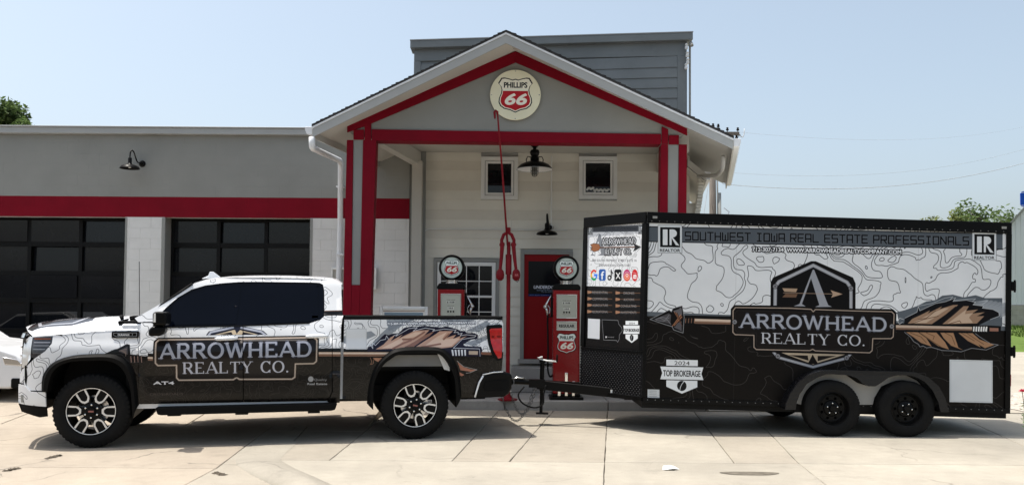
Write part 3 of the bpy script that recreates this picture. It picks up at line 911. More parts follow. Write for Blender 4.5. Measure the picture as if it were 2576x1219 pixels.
def window(x0, x1, z0, z1, root, y=OY, cols=1, rows=1, trim=.075, trim_m='white_trim', sash=.045, inner=None):
    wn = empty('window', ((x0 + x1) / 2 - root.location.x, y - root.location.y, (z0 + z1) / 2 - root.location.z), parent=root)
    hw, hz = (x1 - x0) / 2, (z1 - z0) / 2
    def frame(mb, a, b, t, y0, y1):
        mb.box(-a, -a + t, y0, y1, -b, b).box(a - t, a, y0, y1, -b, b).box(-a + t, a - t, y0, y1, b - t, b).box(-a + t, a - t, y0, y1, -b, -b + t)
    f = MB(); frame(f, hw, hz, trim, -.045, .03); f.build('frame', M[trim_m], wn, bevel=.004)
    f = MB(); frame(f, hw - trim - .008, hz - trim - .008, sash, -.03, .028)
    a, b = hw - trim - .008 - sash, hz - trim - .008 - sash
    for k in range(1, cols): f.box(-a + 2 * a * k / cols - .008, -a + 2 * a * k / cols + .008, -.018, .01, -b, b)
    for k in range(1, rows):
        t = .02 if (rows % 2 == 0 and k == rows // 2) else .008
        zz = -b + 2 * b * k / rows; f.box(-a, a, -.022 if t > .01 else -.02, .01, zz - t, zz + t)
    f.build('sash', M['white_trim'], wn, bevel=.003)
    MB().box(-hw + trim - .002, hw - trim + .002, -.012, -.004, -hz + trim - .002, hz - trim + .002).build('gasket', M['black_frame'], wn)
    for r in range(rows):
        for k in range(cols):
            xa_, xb_ = -a + 2 * a * k / cols, -a + 2 * a * (k + 1) / cols; za, zb = -b + 2 * b * r / rows, -b + 2 * b * (r + 1) / rows
            MB().box(xa_, xb_, -.014, -.0125, za, zb).build('pane', M['dark_glass'], wn)
    return wn, a, b
window(*U1, office); w2, a2, b2 = window(*U2, office)
# insulation stuffed behind the right upper window
fl = MB(); 
for k in range(26): fl.ball((-a2 + .03 + (2 * a2 - .06) * k / 25, -.018, -b2 + .02 + .035 * abs(math.sin(k * .7)) + (.03 if k < 8 else 0)), .022, 8)
fl.build('white_packing', M['white_trim'], w2, smooth='all')
window(*LW, office, cols=4, rows=4, trim=.06, trim_m='grey_trim', sash=.07)
W(MB().box(LW[0] - .0, LW[1] + .02, OY - .075, OY - .046, LW[2] - .05, LW[2] - .001), 'window_sill', M['grey_trim'], parent=office)
# door
dr = empty('door', ((DR[0] + DR[1]) / 2 - office.location.x, 0, DR[2]), parent=office)
hw = (DR[1] - DR[0]) / 2; hz = DR[3] - DR[2]
MB().box(-hw, -hw + .07, -.05, .02, 0, hz).box(hw - .07, hw, -.05, .02, 0, hz).box(-hw + .07, hw - .07, -.05, .02, hz - .06, hz).build('door_frame', M['grey_trim'], dr, bevel=.005)
MB().box(-hw + .072, hw - .072, -.02, .02, .03, hz - .062).build('door_leaf', M['door_red'], dr, bevel=.004)
cvs = Canvas(-.3, .3, 0, .72, 500, lambda x, y: (x, y), (7, 9, 16))
cvs.fill([(-.3, 0), (.3, 0), (.3, .05), (-.3, .05)], (14, 30, 80))
cvs.text('UNDERDOG', (-.2, .16), (.24, .16), (0, .065), (215, 220, 230), bold=5, shear=.15)
cvs.text('Sewage & Pumping', (-.14, .115), (.2, .115), (0, .026), (170, 190, 215))
cvs.text('712-307-6636', (-.05, .08), (.14, .08), (0, .02), (170, 180, 200))
cvs.text('Sewer Repairs  Installation  Drain Lines', (-.27, .018), (.27, .018), (0, .016), (150, 165, 200))
pi = cvs.image('door_poster')
zpo = at(1370, 745, OY).z - DR[2]; xpo = at(1365, 700, OY).x - (DR[0] + DR[1]) / 2
ps = MB().add([(xpo - .27, -.026, zpo), (xpo + .33, -.026, zpo), (xpo + .33, -.026, zpo + .66), (xpo - .27, -.026, zpo + .66)], [(0, 1, 2, 3)])
ps.add([(xpo - .27, -.021, zpo), (xpo + .33, -.021, zpo), (xpo + .33, -.021, zpo + .66), (xpo - .27, -.021, zpo + .66)], [(3, 2, 1, 0)])
ps.build('door_poster', img_mat('door_poster', pi, .15), dr, fix=False, uv=lambda c: ((c[0] - xpo + .27) / .6, (c[2] - zpo) / .66))
MB().box(hw - .13, hw - .09, -.075, -.02, .85, 1.0).ball((hw - .11, -.09, .93), .028, 12).build('handle', M['steel'], dr, smooth=True)
MB().box(-hw - .04, hw + .04, -.2, .0, -.05, .028).build('threshold', M['conc_walk'], dr, bevel=.01)
# steps
sx0, sx1 = at(1286, 930, 15.2).x, at(1470, 930, 15.2).x
W(MB().box(sx0, sx1, 15.05, OY - .005, .142, at(1400, 925, 15.05).z), 'door_step', M['conc_walk'], parent=office, bevel=.015)
W(MB().box(sx0 - .02, sx1 + .25, 14.7, 15.045, .142, .33), 'door_step', M['conc_walk'], parent=office, bevel=.015)
# conduit runs
zc = at(1200, 577, OY - .03).z
xv = at(1387, 500, OY - .03).x; xl = at(1066, 600, OY - .03).x
W(MB().tube([(xl, OY - .03, 2.2), (xl, OY - .03, zc - .08), (xl + .025, OY - .03, zc - .025), (xl + .08, OY - .03, zc), (xv + .3, OY - .03, zc)], .012, 8), 'conduit', M['white_trim'], parent=office, smooth='all')
W(MB().tube([(xv, OY - .03, 4.5), (xv, OY - .03, zc + .05)], .014, 8).box(xv - .03, xv + .03, OY - .05, OY - .012, zc + .02, zc + .1), 'conduit', M['white_trim'], parent=office, smooth=True)

# side wall and grey corner pilaster closing the gap between wing and office
px0, px1 = at(1036, 500, 15.5).x, at(1061, 500, 15.5).x
W(MB().box(XR + .002, px1 + .05, WY + .02, OY + .03, 0.1, 4.6), 'corner_wall', M['grey_trim'], parent=office)
W(MB().box(px0, px1, 15.5, OY - .04, .14, 4.36), 'corner_pilaster', M['soffit'], parent=office, bevel=.006)

# ------------------------------------------------------------------ porch: gabled canopy on battered posts
PY = 13.36
porch = empty('entrance_porch', (.4, PY, 0), label='gabled grey entrance porch with dark red timber trim and battered posts', cat='porch')
pp = lambda px, py, D=PY: (at(px, py, D).x, at(px, py, D).z)
PD = .28                                               # depth of the post line
# grey gable wall
gl = [pp(930, 341), pp(1665, 351), pp(1722, 338), pp(1722, 318), pp(1297, 134), pp(878, 308), pp(878, 330)]
W(MB().xz(gl, PY + .03, PY + PD - .03), 'gable_wall', M['grey_wall'], parent=porch)
# rake boards
def board(pts, name='trim_board', y0=PY, y1=PY + .028, m='red_paint', bevel=.004):
    return W(MB().xz(pts, y0, y1), name, M[m], parent=porch, bevel=bevel)
board([pp(873, 306), pp(1297, 129), pp(1297, 157), pp(918, 317), pp(873, 333)], 'rake_board')
board([pp(1297, 129), pp(1729, 314), pp(1729, 341), pp(1690, 323), pp(1297, 157)], 'rake_board')
board([pp(935, 325), pp(1663, 337), pp(1663, 362), pp(935, 353)], 'beam')
W(MB().xz([pp(935, 326), pp(1663, 338), pp(1663, 362), pp(935, 353)], PY + .03, PY + PD), 'beam_back', M['red_paint'], parent=porch)
board([pp(917, 317), pp(933.5, 310), pp(933.5, 353), pp(917, 353)], y0=PY - .002)
board([pp(1665, 318), pp(1681, 325), pp(1681, 362), pp(1664.5, 362)], y0=PY - .002)
board([pp(889, 326), pp(915.5, 326), pp(915.5, 351), pp(889, 351)])
board([pp(1682.5, 340), pp(1708, 340), pp(1708, 363), pp(1682.5, 363)])
# posts (x of the edges at two heights in the photo, extended to the ground)
def edge(xa_, ya_, xb_, yb_, z):
    A = pp(xa_, ya_); B = pp(xb_, yb_)
    return A[0] + (B[0] - A[0]) * (z - A[1]) / (B[1] - A[1])
def post(Ls, plinth, zt_, side):
    """Ls: four sloping edges (outer red, grey panel left, panel right, inner red)"""
    e = lambda i, z: edge(*Ls[i], z)
    zb = .13; ztop = zt_
    W(MB().xz([(e(0, zb) + .01, zb), (e(0, ztop) + .01, ztop), (e(3, ztop) - .01, ztop), (e(3, zb) - .01, zb)], PY + .032, PY + PD - .005), 'post_core', M['red_paint'], parent=porch)
    for i, j in ((0, 1), (2, 3)):
        board([(e(i, zb), zb), (e(i, ztop), ztop), (e(j, ztop), ztop), (e(j, zb), zb)], 'post_board')
    board([(e(1, plinth) + .002, plinth), (e(1, ztop), ztop), (e(2, ztop), ztop), (e(2, plinth) - .002, plinth)], 'post_panel', PY + .018, PY + .031, 'grey_trim')
    board([(e(1, zb) + .002, zb), (e(1, plinth - .003) + .002, plinth - .003), (e(2, plinth - .003) - .002, plinth - .003), (e(2, zb) - .002, zb)], 'post_base', PY + .002)
Lp = [(873, 330, 864, 700), (888.5, 360, 884, 700), (913, 360, 906, 700), (946, 360, 935, 700)]
post(Lp, pp(895, 716)[1], pp(900, 352)[1], -1)
Rp = [(1663, 362, 1660, 540), (1681, 362, 1680, 540), (1708, 362, 1706, 540), (1728.5, 341, 1727, 540)]
Rp = Rp
post(Rp, .75, pp(1700, 363)[1], 1)
# inner faces of the posts and the side headers running back to the office
W(MB().box(edge(*Lp[3], 2) - .05, edge(*Lp[3], 2) - .02, PY + PD, PY + PD + .02, .2, 4.2), 'post_trim', M['grey_trim'], parent=porch)
zc_ = 4.56
W(MB().box(-2.3, 2.95, PY + .31, OY - .015, zc_, zc_ + .04), 'porch_ceiling', M['soffit'], parent=porch)
lx = at(948, 380, PY + .3).x
bxe = at(1056, 400, 15.45).x - lx - .10
W(MB().prism([(lx - .06, PY + PD + .01, 4.30), (lx + .10, PY + PD + .01, 4.30), (lx + .10, PY + PD + .01, zc_ - .004), (lx - .06, PY + PD + .01, zc_ - .004)], (0, 0, 0), (bxe, OY - PY - PD - .06, 0)), 'side_beam', M['soffit'], parent=porch, bevel=.006)
W(MB().box(2.72, 2.9, PY + PD + .01, OY - .03, 4.2, zc_ - .004), 'side_beam', M['soffit'], parent=porch, bevel=.006)
# roof: skewed gable, front edge overhanging the posts
RF, RB = 12.76, 16.9
SK = .23
def rp_(px, py, D): return at(px, py, D)
apx, el, er = rp_(1273, 79, RF), rp_(785, 316, 13.0), rp_(1846, 346, 13.0)
back = Vector((SK * (RB - RF), RB - RF, 0))
def slope(a, b, t, name, m, dn0=0.0, front=0.0, inset=0.0, length=None):
    """slab from eave a to ridge b, hanging dn0..dn0+t below the top line"""
    a = a.copy(); b = b.copy()
    k = back * ((RB - RF if length is None else length) / (RB - RF))
    f = Vector((SK, 1, 0)) * front
    q = [a + f + Vector((0, 0, -dn0)), b + f + Vector((0, 0, -dn0)), b + f + Vector((0, 0, -dn0 - t)), a + f + Vector((0, 0, -dn0 - t))]
    return W(MB().prism([tuple(p) for p in q], (0, 0, 0), tuple(k)), name, m, parent=porch)
for e in (el, er):
    slope(e, apx, .03, 'roof_shingles', M['shingle'], -.012, -.015)
    slope(e, apx, .03, 'drip_edge', M['white_metal'], .0185, -.012, length=.05)
    slope(e + (apx - e) * .004, apx, .135, 'rake_fascia', M['fascia'], .05, 0, length=.028)
    slope(e + (apx - e) * .02, apx, .012, 'roof_soffit', M['soffit'], .10, .03)
    slope(e, apx, .075, 'roof_deck', M['soffit'], .0195, .03)
# shingle tabs visible along the roof edge
stx = MB()
for e in (el, er):
    n = 46
    for i in range(n):
        a = e.lerp(apx, i / n); b = e.lerp(apx, (i + 1) / n)
        h = .006 + .006 * ((i * 7) % 3)
        stx.prism([tuple(a + Vector((0, -.022, .013))), tuple(b + Vector((0, -.022, .013))), tuple(b + Vector((0, -.022, .016))), tuple(a + Vector((0, -.022, .016 + h)))], (0, 0, 0), (SK * .4, .4, 0))
st_o = W(stx, 'shingle_course', M['shingle'], parent=porch); tag(st_o, kind='stuff')
# eave fascia and gutters running back
for e, s in ((el, -1), (er, 1)):
    k = Vector((SK, 1, 0)) * (RB - RF)
    a = e + Vector((s * .004, .0, 0))
    g = [(0, .02), (.115, .02), (.115, -.03), (.085, -.1), (0, -.1)]
    W(MB().prism([(a.x + s * x, a.y + .03, a.z + z - .03) for x, z in g], (0, 0, 0), tuple(k)), 'gutter', M['white_metal'], parent=porch, bevel=.006)
    W(MB().prism([(a.x - s * .0, a.y + .03, a.z - .02), (a.x - s * .02, a.y + .03, a.z - .02), (a.x - s * .02, a.y + .03, a.z - .19), (a.x, a.y + .03, a.z - .19)], (0, 0, 0), tuple(k)), 'eave_fascia', M['soffit'], parent=porch)
# downpipes
def pipe(pts, D0, parent, name='downpipe', m='white_metal', w=.078):
    P_ = [at(x, y, d) for x, y, d in pts]
    out = [P_[0]]
    for i in range(1, len(P_) - 1):
        a, b, c = P_[i - 1], P_[i], P_[i + 1]
        r = min(.12, (a - b).length / 2.2, (c - b).length / 2.2)
        p, q = b + (a - b).normalized() * r, b + (c - b).normalized() * r
        for t in (0, .25, .5, .75, 1): out.append((1 - t) ** 2 * p + 2 * t * (1 - t) * b + t * t * q)
    out.append(P_[-1])
    return W(MB().tube(out, w / 2, 10), name, m if not isinstance(m, str) else M[m], parent=parent, smooth='all')
pipe([(785, 345, 13.03), (785, 372, 13.03), (857, 405, 15.2), (856, 560, 15.55), (852, 700, 15.55), (850, 1000, 15.55)], 13, porch, w=.1)
for y in (470, 640):
    q = at(856, y, 15.55); W(MB().box(q.x - .065, q.x + .065, 15.48, 15.65, q.z - .012, q.z + .012), 'pipe_strap', M['white_metal'], parent=porch)
pipe([(1820, 392, 13.6), (1818, 425, 13.7), (1805, 441, 14.2), (1757, 443, 14.9)], 13, porch, w=.07, m='soffit')
# round enamel sign
cs = at(1296.5, 239, PY - .02)
sg = empty('round_sign', (cs.x, PY - .012, cs.z), label='round cream enamel fuel sign with a red shield high on the gable', cat='sign')
R_ = .405
cv = Canvas(-R_, R_, -R_, R_, 600, lambda x, y: (x, -y), (228, 224, 196))
shield(cv, 0, .005, .285)
for a in (0, 90, 180, 270): cv.disc((.385 * math.cos(math.radians(a)), .385 * math.sin(math.radians(a))), .006, (90, 80, 60))
im = cv.image('round_sign_print')
mb = MB(); n = 64
mb.add([(R_ * math.cos(2 * PI * k / n), -.014, R_ * math.sin(2 * PI * k / n)) for k in range(n)], [tuple(range(n))])
mb.lathe([(R_, -.014), (R_ + .004, -.008), (R_ + .004, .01), (0.001, .01)], (0, 0, 0), 'y', n)
mb.build('sign_face', img_mat('round_sign_print', im, .4, 0), sg, uv=lambda c: ((c[0] + R_) / (2 * R_), (c[2] + R_) / (2 * R_)))
bt = MB()
for a in (0, 90, 180, 270): bt.lathe([(.001, -.022), (.008, -.02), (.009, -.012)], (.385 * math.cos(math.radians(a)), 0, .385 * math.sin(math.radians(a))), 'y', 10)
bt.build('bolts', M['steel'], sg, smooth=True)

# ------------------------------------------------------------------ tall false-front building behind the porch roof
FY = 17.05
rear = empty('false_front_building', (1, FY, 0), label='blue-grey clapboard false-front building rising behind the porch roof', cat='building')
fp = lambda px, py, D=FY: (at(px, py, D).x, at(px, py, D).z)
TL, TR, = fp(1042, 118), fp(1728, 97)
xl_, xr_ = TL[0], TR[0]
W(MB().xz([(xl_, .1), (xr_, .1), (xr_, TR[1]), (xl_, TL[1])], FY + .03, FY + .3), 'wall_core', M['blue_grey'], parent=rear)
W(MB().xz([(xr_ - .3, .1), (xr_ - .02, .1), (xr_ - .02, 5.5), (xr_ - .3, 5.5)], FY + .31, FY + 9), 'side_wall', M['siding2'], parent=rear)
sl = (TR[1] - TL[1]) / (xr_ - xl_)
zline = lambda x, off: TL[1] + sl * (x - xl_) - off
W(MB().xz([(xl_, zline(xl_, .30)), (xr_ - .003, zline(xr_, .36)), (xr_ - .003, zline(xr_, .0)), (xl_, zline(xl_, .0))], FY - .004, FY + .028), 'frieze_board', M['blue_grey'], parent=rear, bevel=.005)
W(MB().xz([(xl_ - .07, zline(xl_, .06)), (xr_ + .1, zline(xr_, .06)), (xr_ + .1, zline(xr_, -.09)), (xl_ - .07, zline(xl_, -.09))], FY - .12, FY + .3), 'cornice', M['blue_grey'], parent=rear, bevel=.01)
W(MB().xz([(xl_ - .075, zline(xl_, -.09)), (xr_ + .105, zline(xr_, -.09)), (xr_ + .105, zline(xr_, -.11)), (xl_ - .075, zline(xl_, -.11))], FY - .13, FY + .31), 'cornice_cap', M['fascia'], parent=rear)
W(MB().box(xr_ - .2, xr_, FY - .016, FY + .028, 3.5, zline(xr_, .365)), 'corner_board', M['blue_grey'], parent=rear, bevel=.004)
W(MB().box(xl_, xl_ + .14, FY - .016, FY + .028, 3.5, zline(xl_, .305)), 'corner_board', M['blue_grey'], parent=rear, bevel=.004)
z = zline(xr_, .37); i = 0
while z > 4.4:
    a0, b0 = xl_ + .142, xr_ - .202; zt_ = z - .0; h = .215
    s0 = sl * (b0 - a0) * max(0, 1 - i * .12)
    r = random.Random(i + 5)
    c0 = a0 + (b0 - a0) * r.uniform(.3, .7)
    for a, b in ((a0, c0 - .002), (c0 + .002, b0)):
        ta = zt_ - s0 * (b0 - a) / (b0 - a0); tb = zt_ - s0 * (b0 - b) / (b0 - a0)
        W(MB().add([(a, FY - .02, ta - h - .012), (b, FY - .02, tb - h - .012), (b, FY + .0, tb), (a, FY + .0, ta), (a, FY + .025, ta - h - .012), (b, FY + .025, tb - h - .012), (b, FY + .025, tb), (a, FY + .025, ta)],
                   [(0, 1, 2, 3), (0, 4, 5, 1), (1, 5, 6, 2), (0, 3, 7, 4), (3, 2, 6, 7)]), 'clapboard', M['blue_grey'], parent=rear)
    z -= h; i += 1
# insulators and service wires at the corner
for (px, py) in ((1724, 120), (1726, 140), (1727, 157), (1723, 170)):
    q = at(px + 2, py, FY - .07)
    W(MB().bar((q.x, FY - .01, q.z), (q.x, FY - .09, q.z), .015).lathe([(.001, -.05), (.03, -.04), (.035, 0), (.02, .03), (.034, .045), (.02, .07), (.001, .075)], (q.x, FY - .1, q.z), 'z', 10), 'insulator', M['white_trim'], parent=rear, smooth=True)
q = at(1731, 118, FY); q2 = at(1731, 290, FY)
W(MB().tube([(q.x + .03, FY - .03, q.z), (q.x + .03, FY - .03, q2.z - 1.5)], .022, 8).tube([(q.x + .03, FY - .03, q.z), (q.x + .04, FY - .08, q.z + .06), (q.x + .05, FY - .14, q.z - .02)], .035, 8), 'service_mast', M['grey_trim'], parent=rear, smooth=True)

# ------------------------------------------------------------------ lower lean-to on the right side
LY = 15.1
lean = empty('side_annex', (3.6, LY, 0), label='small cream side annex with a drooping eave right of the porch', cat='annex')
lp = lambda px, py, D=LY: Vector((at(px, py, D).x, D, at(px, py, D).z))
a, b = lp(1729, 398), lp(1776, 436)
kb = Vector((SK * 1.0, 3.0, 0))
W(MB().prism([tuple(a), tuple(b), tuple(b + Vector((0, 0, -.13))), tuple(a + Vector((0, 0, -.13)))], (0, 0, 0), (.5, 3.2, 0)), 'roof', M['shingle'], parent=lean)
W(MB().prism([tuple(a + Vector((0, -.03, -.01))), tuple(b + Vector((0, -.03, -.01))), tuple(b + Vector((0, -.03, -.15))), tuple(a + Vector((0, -.03, -.15)))], (0, 0, 0), (.003, .028, 0)), 'rake_fascia', M['soffit'], parent=lean)
W(MB().prism([tuple(a + Vector((0, 0, -.16))), tuple(b + Vector((0, 0, -.16))), tuple(b + Vector((0, 0, -.172))), tuple(a + Vector((0, 0, -.172)))], (0, 0, 0), (.5, 3.2, 0)), 'soffit', M['siding2'], parent=lean)
c0 = lp(1773, 439)
W(MB().prism([(c0.x, c0.y, c0.z + .06), (c0.x + .11, c0.y, c0.z + .04), (c0.x + .1, c0.y, c0.z - .09), (c0.x, c0.y, c0.z - .1)], (0, 0, 0), (.5, 3.2, 0)), 'gutter', M['white_metal'], parent=lean)
WXs, WXe = at(1729, 500, LY + .3).x, at(1757, 500, LY + .3).x
W(MB().box(WXs - .1, WXe - .02, LY + .3, LY + 5, .1, lp(1745, 505).z), 'wall_core', M['siding2'], parent=lean)
z = lp(1745, 512).z
while z > 2.2:
    W(MB().box(WXs - .1, WXe - .07, LY + .27, LY + .299, z - .2, z - .008), 'siding_board', M['siding'], parent=lean)
    W(MB().box(WXe - .06, WXe + .0, LY + .262, LY + .299, z - .2, z - .001), 'corner_trim', M['white_trim'], parent=lean)
    z -= .2
# curved end boards of the eave return
rt = MB()
for i in range(12):
    y0 = 446 + i * 8.4
    x0 = 1760 + 14 * math.cos((y0 - 440) / 110 * PI * .5) - 10
    A = lp(x0 - 2, y0); B = lp(x0 + 11, y0)
    rt.box(A.x, B.x, LY + .12, LY + .26, A.z - .052, A.z)
W(rt, 'return_board', M['siding'], parent=lean)

# ------------------------------------------------------------------ lamps
def gooseneck(loc, lab, D):
    t = empty('gooseneck_lamp', loc, label=lab, cat='wall lamp', group='black gooseneck wall lamps')
    MB().lathe([(.001, -.03), (.04, -.03), (.065, -.012), (.07, .0)], (0, 0, 0), 'y', 20).build('wall_plate', M['black_metal'], t, smooth=True)
    return t
q = at(358, 412, WY - .005)
t = gooseneck((q.x, WY - .004, q.z), 'black gooseneck lamp on the grey garage wall above the red band', WY)
dz = lambda a, b: (at(300, a, WY).z - at(300, b, WY).z)
u = 1 / 149.0
MB().ball((0, -.045, 0), .045, 16).tube(smooth_path([(0, -.05, 0), (-.02, -.12, -.0), (-.035, -.17, .02), (-.05, -.22, .11), (-.06, -.25, .18), (-.075, -.30, .225), (-.09, -.345, .19), (-.095, -.36, .12), (-.095, -.36, .05)]), .013, 10).build('arm', M['black_metal'], t, smooth='all')
MB().lathe([(.03, .06), (.036, .05), (.036, -.05), (.05, -.07), (.15, -.105), (.175, -.125), (.195, -.16)], (-.095, -.36, 0), 'z', 36).lathe([(.195, -.16), (.172, -.128), (.14, -.11), (.03, -.08)], (-.095, -.36, -.002), 'z', 36).build('lamp_shade', M['black_metal'], t, smooth=True)
MB().ball((-.095, -.36, -.11), .04, 12).build('bulb', M['lamp_inner'], t, smooth='all')
q = at(1383, 572, OY - .02)
t2 = gooseneck((q.x, OY - .02, q.z), 'black gooseneck lamp on the cream siding above the red door', OY)
MB().ball((0, -.045, 0), .045, 16).tube(smooth_path([(0, -.05, 0), (-.01, -.12, -.01), (-.03, -.2, .03), (-.05, -.27, .13), (-.058, -.31, .19), (-.065, -.36, .21), (-.07, -.41, .17), (-.07, -.42, .08), (-.07, -.42, .03)]), .016, 10).build('arm', M['black_metal'], t2, smooth='all')
MB().lathe([(.03, .04), (.042, .02), (.042, -.06), (.06, -.09), (.15, -.12), (.18, -.135), (.2, -.17)], (-.07, -.42, 0), 'z', 36).lathe([(.2, -.17), (.17, -.14), (.14, -.125), (.03, -.1)], (-.07, -.42, -.002), 'z', 36).build('lamp_shade', M['black_metal'], t2, smooth=True)
MB().ball((-.07, -.42, -.13), .04, 12).build('bulb', M['lamp_inner'], t2, smooth='all')
t.scale = (.9, .9, .9)
# pendant
HD = 14.2
q = at(1345, 420, HD)
t3 = empty('pendant_lamp', (q.x, HD, q.z), label='big black barn pendant with a wire cage hanging from the porch ceiling', cat='pendant lamp')
MB().tube([(0, 0, .2), (0, 0, zc_ - q.z)], .014, 8).lathe([(.001, .44), (.05, .43), (.07, .36), (.03, .33), (.03, .3), (.07, .29), (.085, .25), (.07, .2), (.06, .19), (.075, .16), (.075, .06)], (0, 0, 0), 'z', 24).lathe([(.05, zc_ - q.z), (.07, zc_ - q.z - .02), (.02, zc_ - q.z - .06)], (0, 0, 0), 'z', 20).build('stem', M['black_metal'], t3, smooth=True)
for s in (-1, 1):
    MB().tube([(s * .06, 0, .17), (s * .12, 0, .18), (s * .145, 0, .13), (s * .14, 0, .07)], .008, 8).build('bracket', M['black_metal'], t3, smooth='all')
MB().lathe([(.07, .1), (.09, .09), (.16, .075), (.24, .04), (.29, -.01), (.305, -.045), (.31, -.045)], (0, 0, 0), 'z', 44).build('lamp_shade', M['black_metal'], t3, smooth='all')
MB().lathe([(.308, -.047), (.285, -.018), (.235, .03), (.16, .065), (.07, .085), (.001, .086)], (0, 0, 0), 'z', 44).build('shade_lining', M['lamp_inner'], t3, smooth='all')
MB().lathe([(.045, .05), (.052, -.03), (.05, -.09), (.03, -.13), (.001, -.14)], (0, 0, 0), 'z', 20).build('glass_jar', mat('jar_glass', (.12, .12, .11), .08, var=.02, rvar=0), t3, smooth='all')
cg = MB()
for k in range(8):
    a = PI * 2 * k / 8; c_, s_ = math.cos(a), math.sin(a)
    cg.tube([(.06 * c_, .06 * s_, .03), (.066 * c_, .066 * s_, -.05), (.062 * c_, .062 * s_, -.11), (.035 * c_, .035 * s_, -.155), (0, 0, -.165)], .0035, 5)
for zz in (0, -.07): cg.tube([(.066 * math.cos(a), .066 * math.sin(a), zz) for a in np.linspace(0, 2 * PI, 21)[:-1]], .0035, 5, closed=True)
cg.build('cage', M['black_metal'], t3, smooth='all')

# ------------------------------------------------------------------ fuel pumps
def pump(loc, side, lab):
    t = empty('fuel_pump', loc, label=lab, cat='fuel pump', group='restored fuel pumps on the pavement')
    w_ = .215; d_ = .19
    body = MB().xz([(-w_, .09), (w_, .09), (w_ + .004, 1.5), (w_ + .004, 1.79), (-w_ - .004, 1.79), (-w_ - .004, 1.5)], -d_, d_)
    body.build('body', M['pump_red'], t, bevel=.03, seg=3)
    MB().box(-w_ - .06, w_ + .06, -d_ - .07, d_ + .07, 0, .05).box(-w_ - .01, w_ + .01, -d_ - .01, d_ + .01, .05, .1).build('base', M['black_metal'], t, bevel=.012)
    MB().xz([(-w_ - .012, 1.77), (w_ + .012, 1.77), (w_ + .012, 1.82), (w_ - .02, 1.87), (-w_ + .02, 1.87), (-w_ - .012, 1.82)], -d_ - .012, d_ + .012).build('cap', M['black_metal'], t, bevel=.02, seg=3)
    MB().lathe([(.085, 1.86), (.1, 1.865), (.1, 1.885), (.088, 1.89), (.088, 1.905), (.1, 1.91), (.1, 1.925), (.06, 1.94)], (0, 0, 0), 'z', 30).build('collar', M['chrome'], t, smooth=True)
    gr_ = MB().lathe([(.172, -.095), (.185, -.09), (.205, -.07), (.216, -.03), (.216, .03), (.205, .07), (.185, .09), (.172, .095)], (0, 0, 2.13), 'y', 48)
    gr_.lathe([(.172, -.095), (.172, -.08)], (0, 0, 2.13), 'y', 48)
    gl_ = gr_.build('globe', M['black_metal'], t, smooth=True)
    cg_ = Canvas(-.175, .175, -.175, .175, 900, lambda x, y: (x, -y), (196, 208, 198))
    shield(cg_, 0, 0, .13, True)
    r = .174; n = 48
    for s in (-1, 1):
        mb = MB().add([(r * math.cos(2 * PI * k / n), s * .083, r * math.sin(2 * PI * k / n)) for k in range(n)] + [(0, s * .09, 0)], [(k, (k + 1) % n, n) for k in range(n)])
        mb.v = [(a, b, c + 2.13) for a, b, c in mb.v]
        mb.build('globe_lens', IM['globe'] if 'globe' in IM else IM.setdefault('globe', img_mat('globe_print', cg_.image('globe_print'), .12, .5)), gl_, uv=lambda c: ((c[0] * -s + .175) / .35, (c[2] - 2.13 + .175) / .35), fix=True)
    # dial face
    if 'dial' not in IM:
        cd = Canvas(-.16, .16, 0, .36, 700, lambda x, y: (x, y), (176, 178, 166))
        cd.text('THIS SALE', (-.07, .265), (.07, .265), (0, .014), (60, 60, 55)); cd.fill([(-.07, .22), (.07, .22), (.07, .252), (-.07, .252)], (215, 215, 205)); cd.text('$ 10.00', (-.06, .224), (.06, .224), (0, .024), (20, 20, 20), bold=3)
        cd.text('GALLONS', (-.055, .17), (.055, .17), (0, .013), (60, 60, 55)); cd.fill([(-.05, .125), (.05, .125), (.05, .16), (-.05, .16)], (215, 215, 205)); cd.text('10.0', (-.035, .13), (.035, .13), (0, .024), (20, 20, 20), bold=3)
        for k in (-1, 0, 1): cd.fill([(k * .045 - .014, .072), (k * .045 + .014, .072), (k * .045 + .014, .1), (k * .045 - .014, .1)], (40, 40, 40))
        cd.text('PRICE PER GALLON', (-.07, .05), (.07, .05), (0, .01), (80, 80, 75)); cd.text('TAX INCLUDED', (-.05, .03), (.05, .03), (0, .008), (90, 90, 85))
        IM['dial'] = img_mat('dial_print', cd.image('dial_print'), .25, .3)
        cr = Canvas(-.155, .155, 0, .14, 700, lambda x, y: (x, y), (186, 186, 176)); cr.text('REGULAR', (-.125, .045), (.125, .045), (0, .052), (18, 18, 18), bold=5)
        IM['reg'] = img_mat('regular_print', cr.image('regular_print'), .3, .2)
        ch = Canvas(-.18, .18, -.18, .18, 800, lambda x, y: (x, -y), (90, 8, 14)); shield(ch, 0, 0, .165, True); IM['sh'] = img_mat('shield_print', ch.image('shield_print'), .25, .4)
    def plate(name, x0, x1, z0, z1, m, frm=.012):
        q = MB().add([(x0, -d_ - .0065, z0), (x1, -d_ - .0065, z0), (x1, -d_ - .0065, z1), (x0, -d_ - .0065, z1)], [(0, 1, 2, 3)]).build(name, m, t, fix=False, uv=lambda c: ((c[0] - x0) / (x1 - x0), (c[2] - z0) / (z1 - z0)))
        if frm:
            MB().box(x0 - frm, x0, -d_ - .016, -d_ + .002, z0 - frm, z1 + frm).box(x1, x1 + frm, -d_ - .016, -d_ + .002, z0 - frm, z1 + frm).box(x0, x1, -d_ - .016, -d_ + .002, z1, z1 + frm).box(x0, x1, -d_ - .016, -d_ + .002, z0 - frm, z0).build('bezel', M['chrome'], q, bevel=.004)
        return q
    plate('dial', -.155, .155, 1.325, 1.69, IM['dial']); plate('grade_plate', -.152, .152, 1.13, 1.255, IM['reg'])
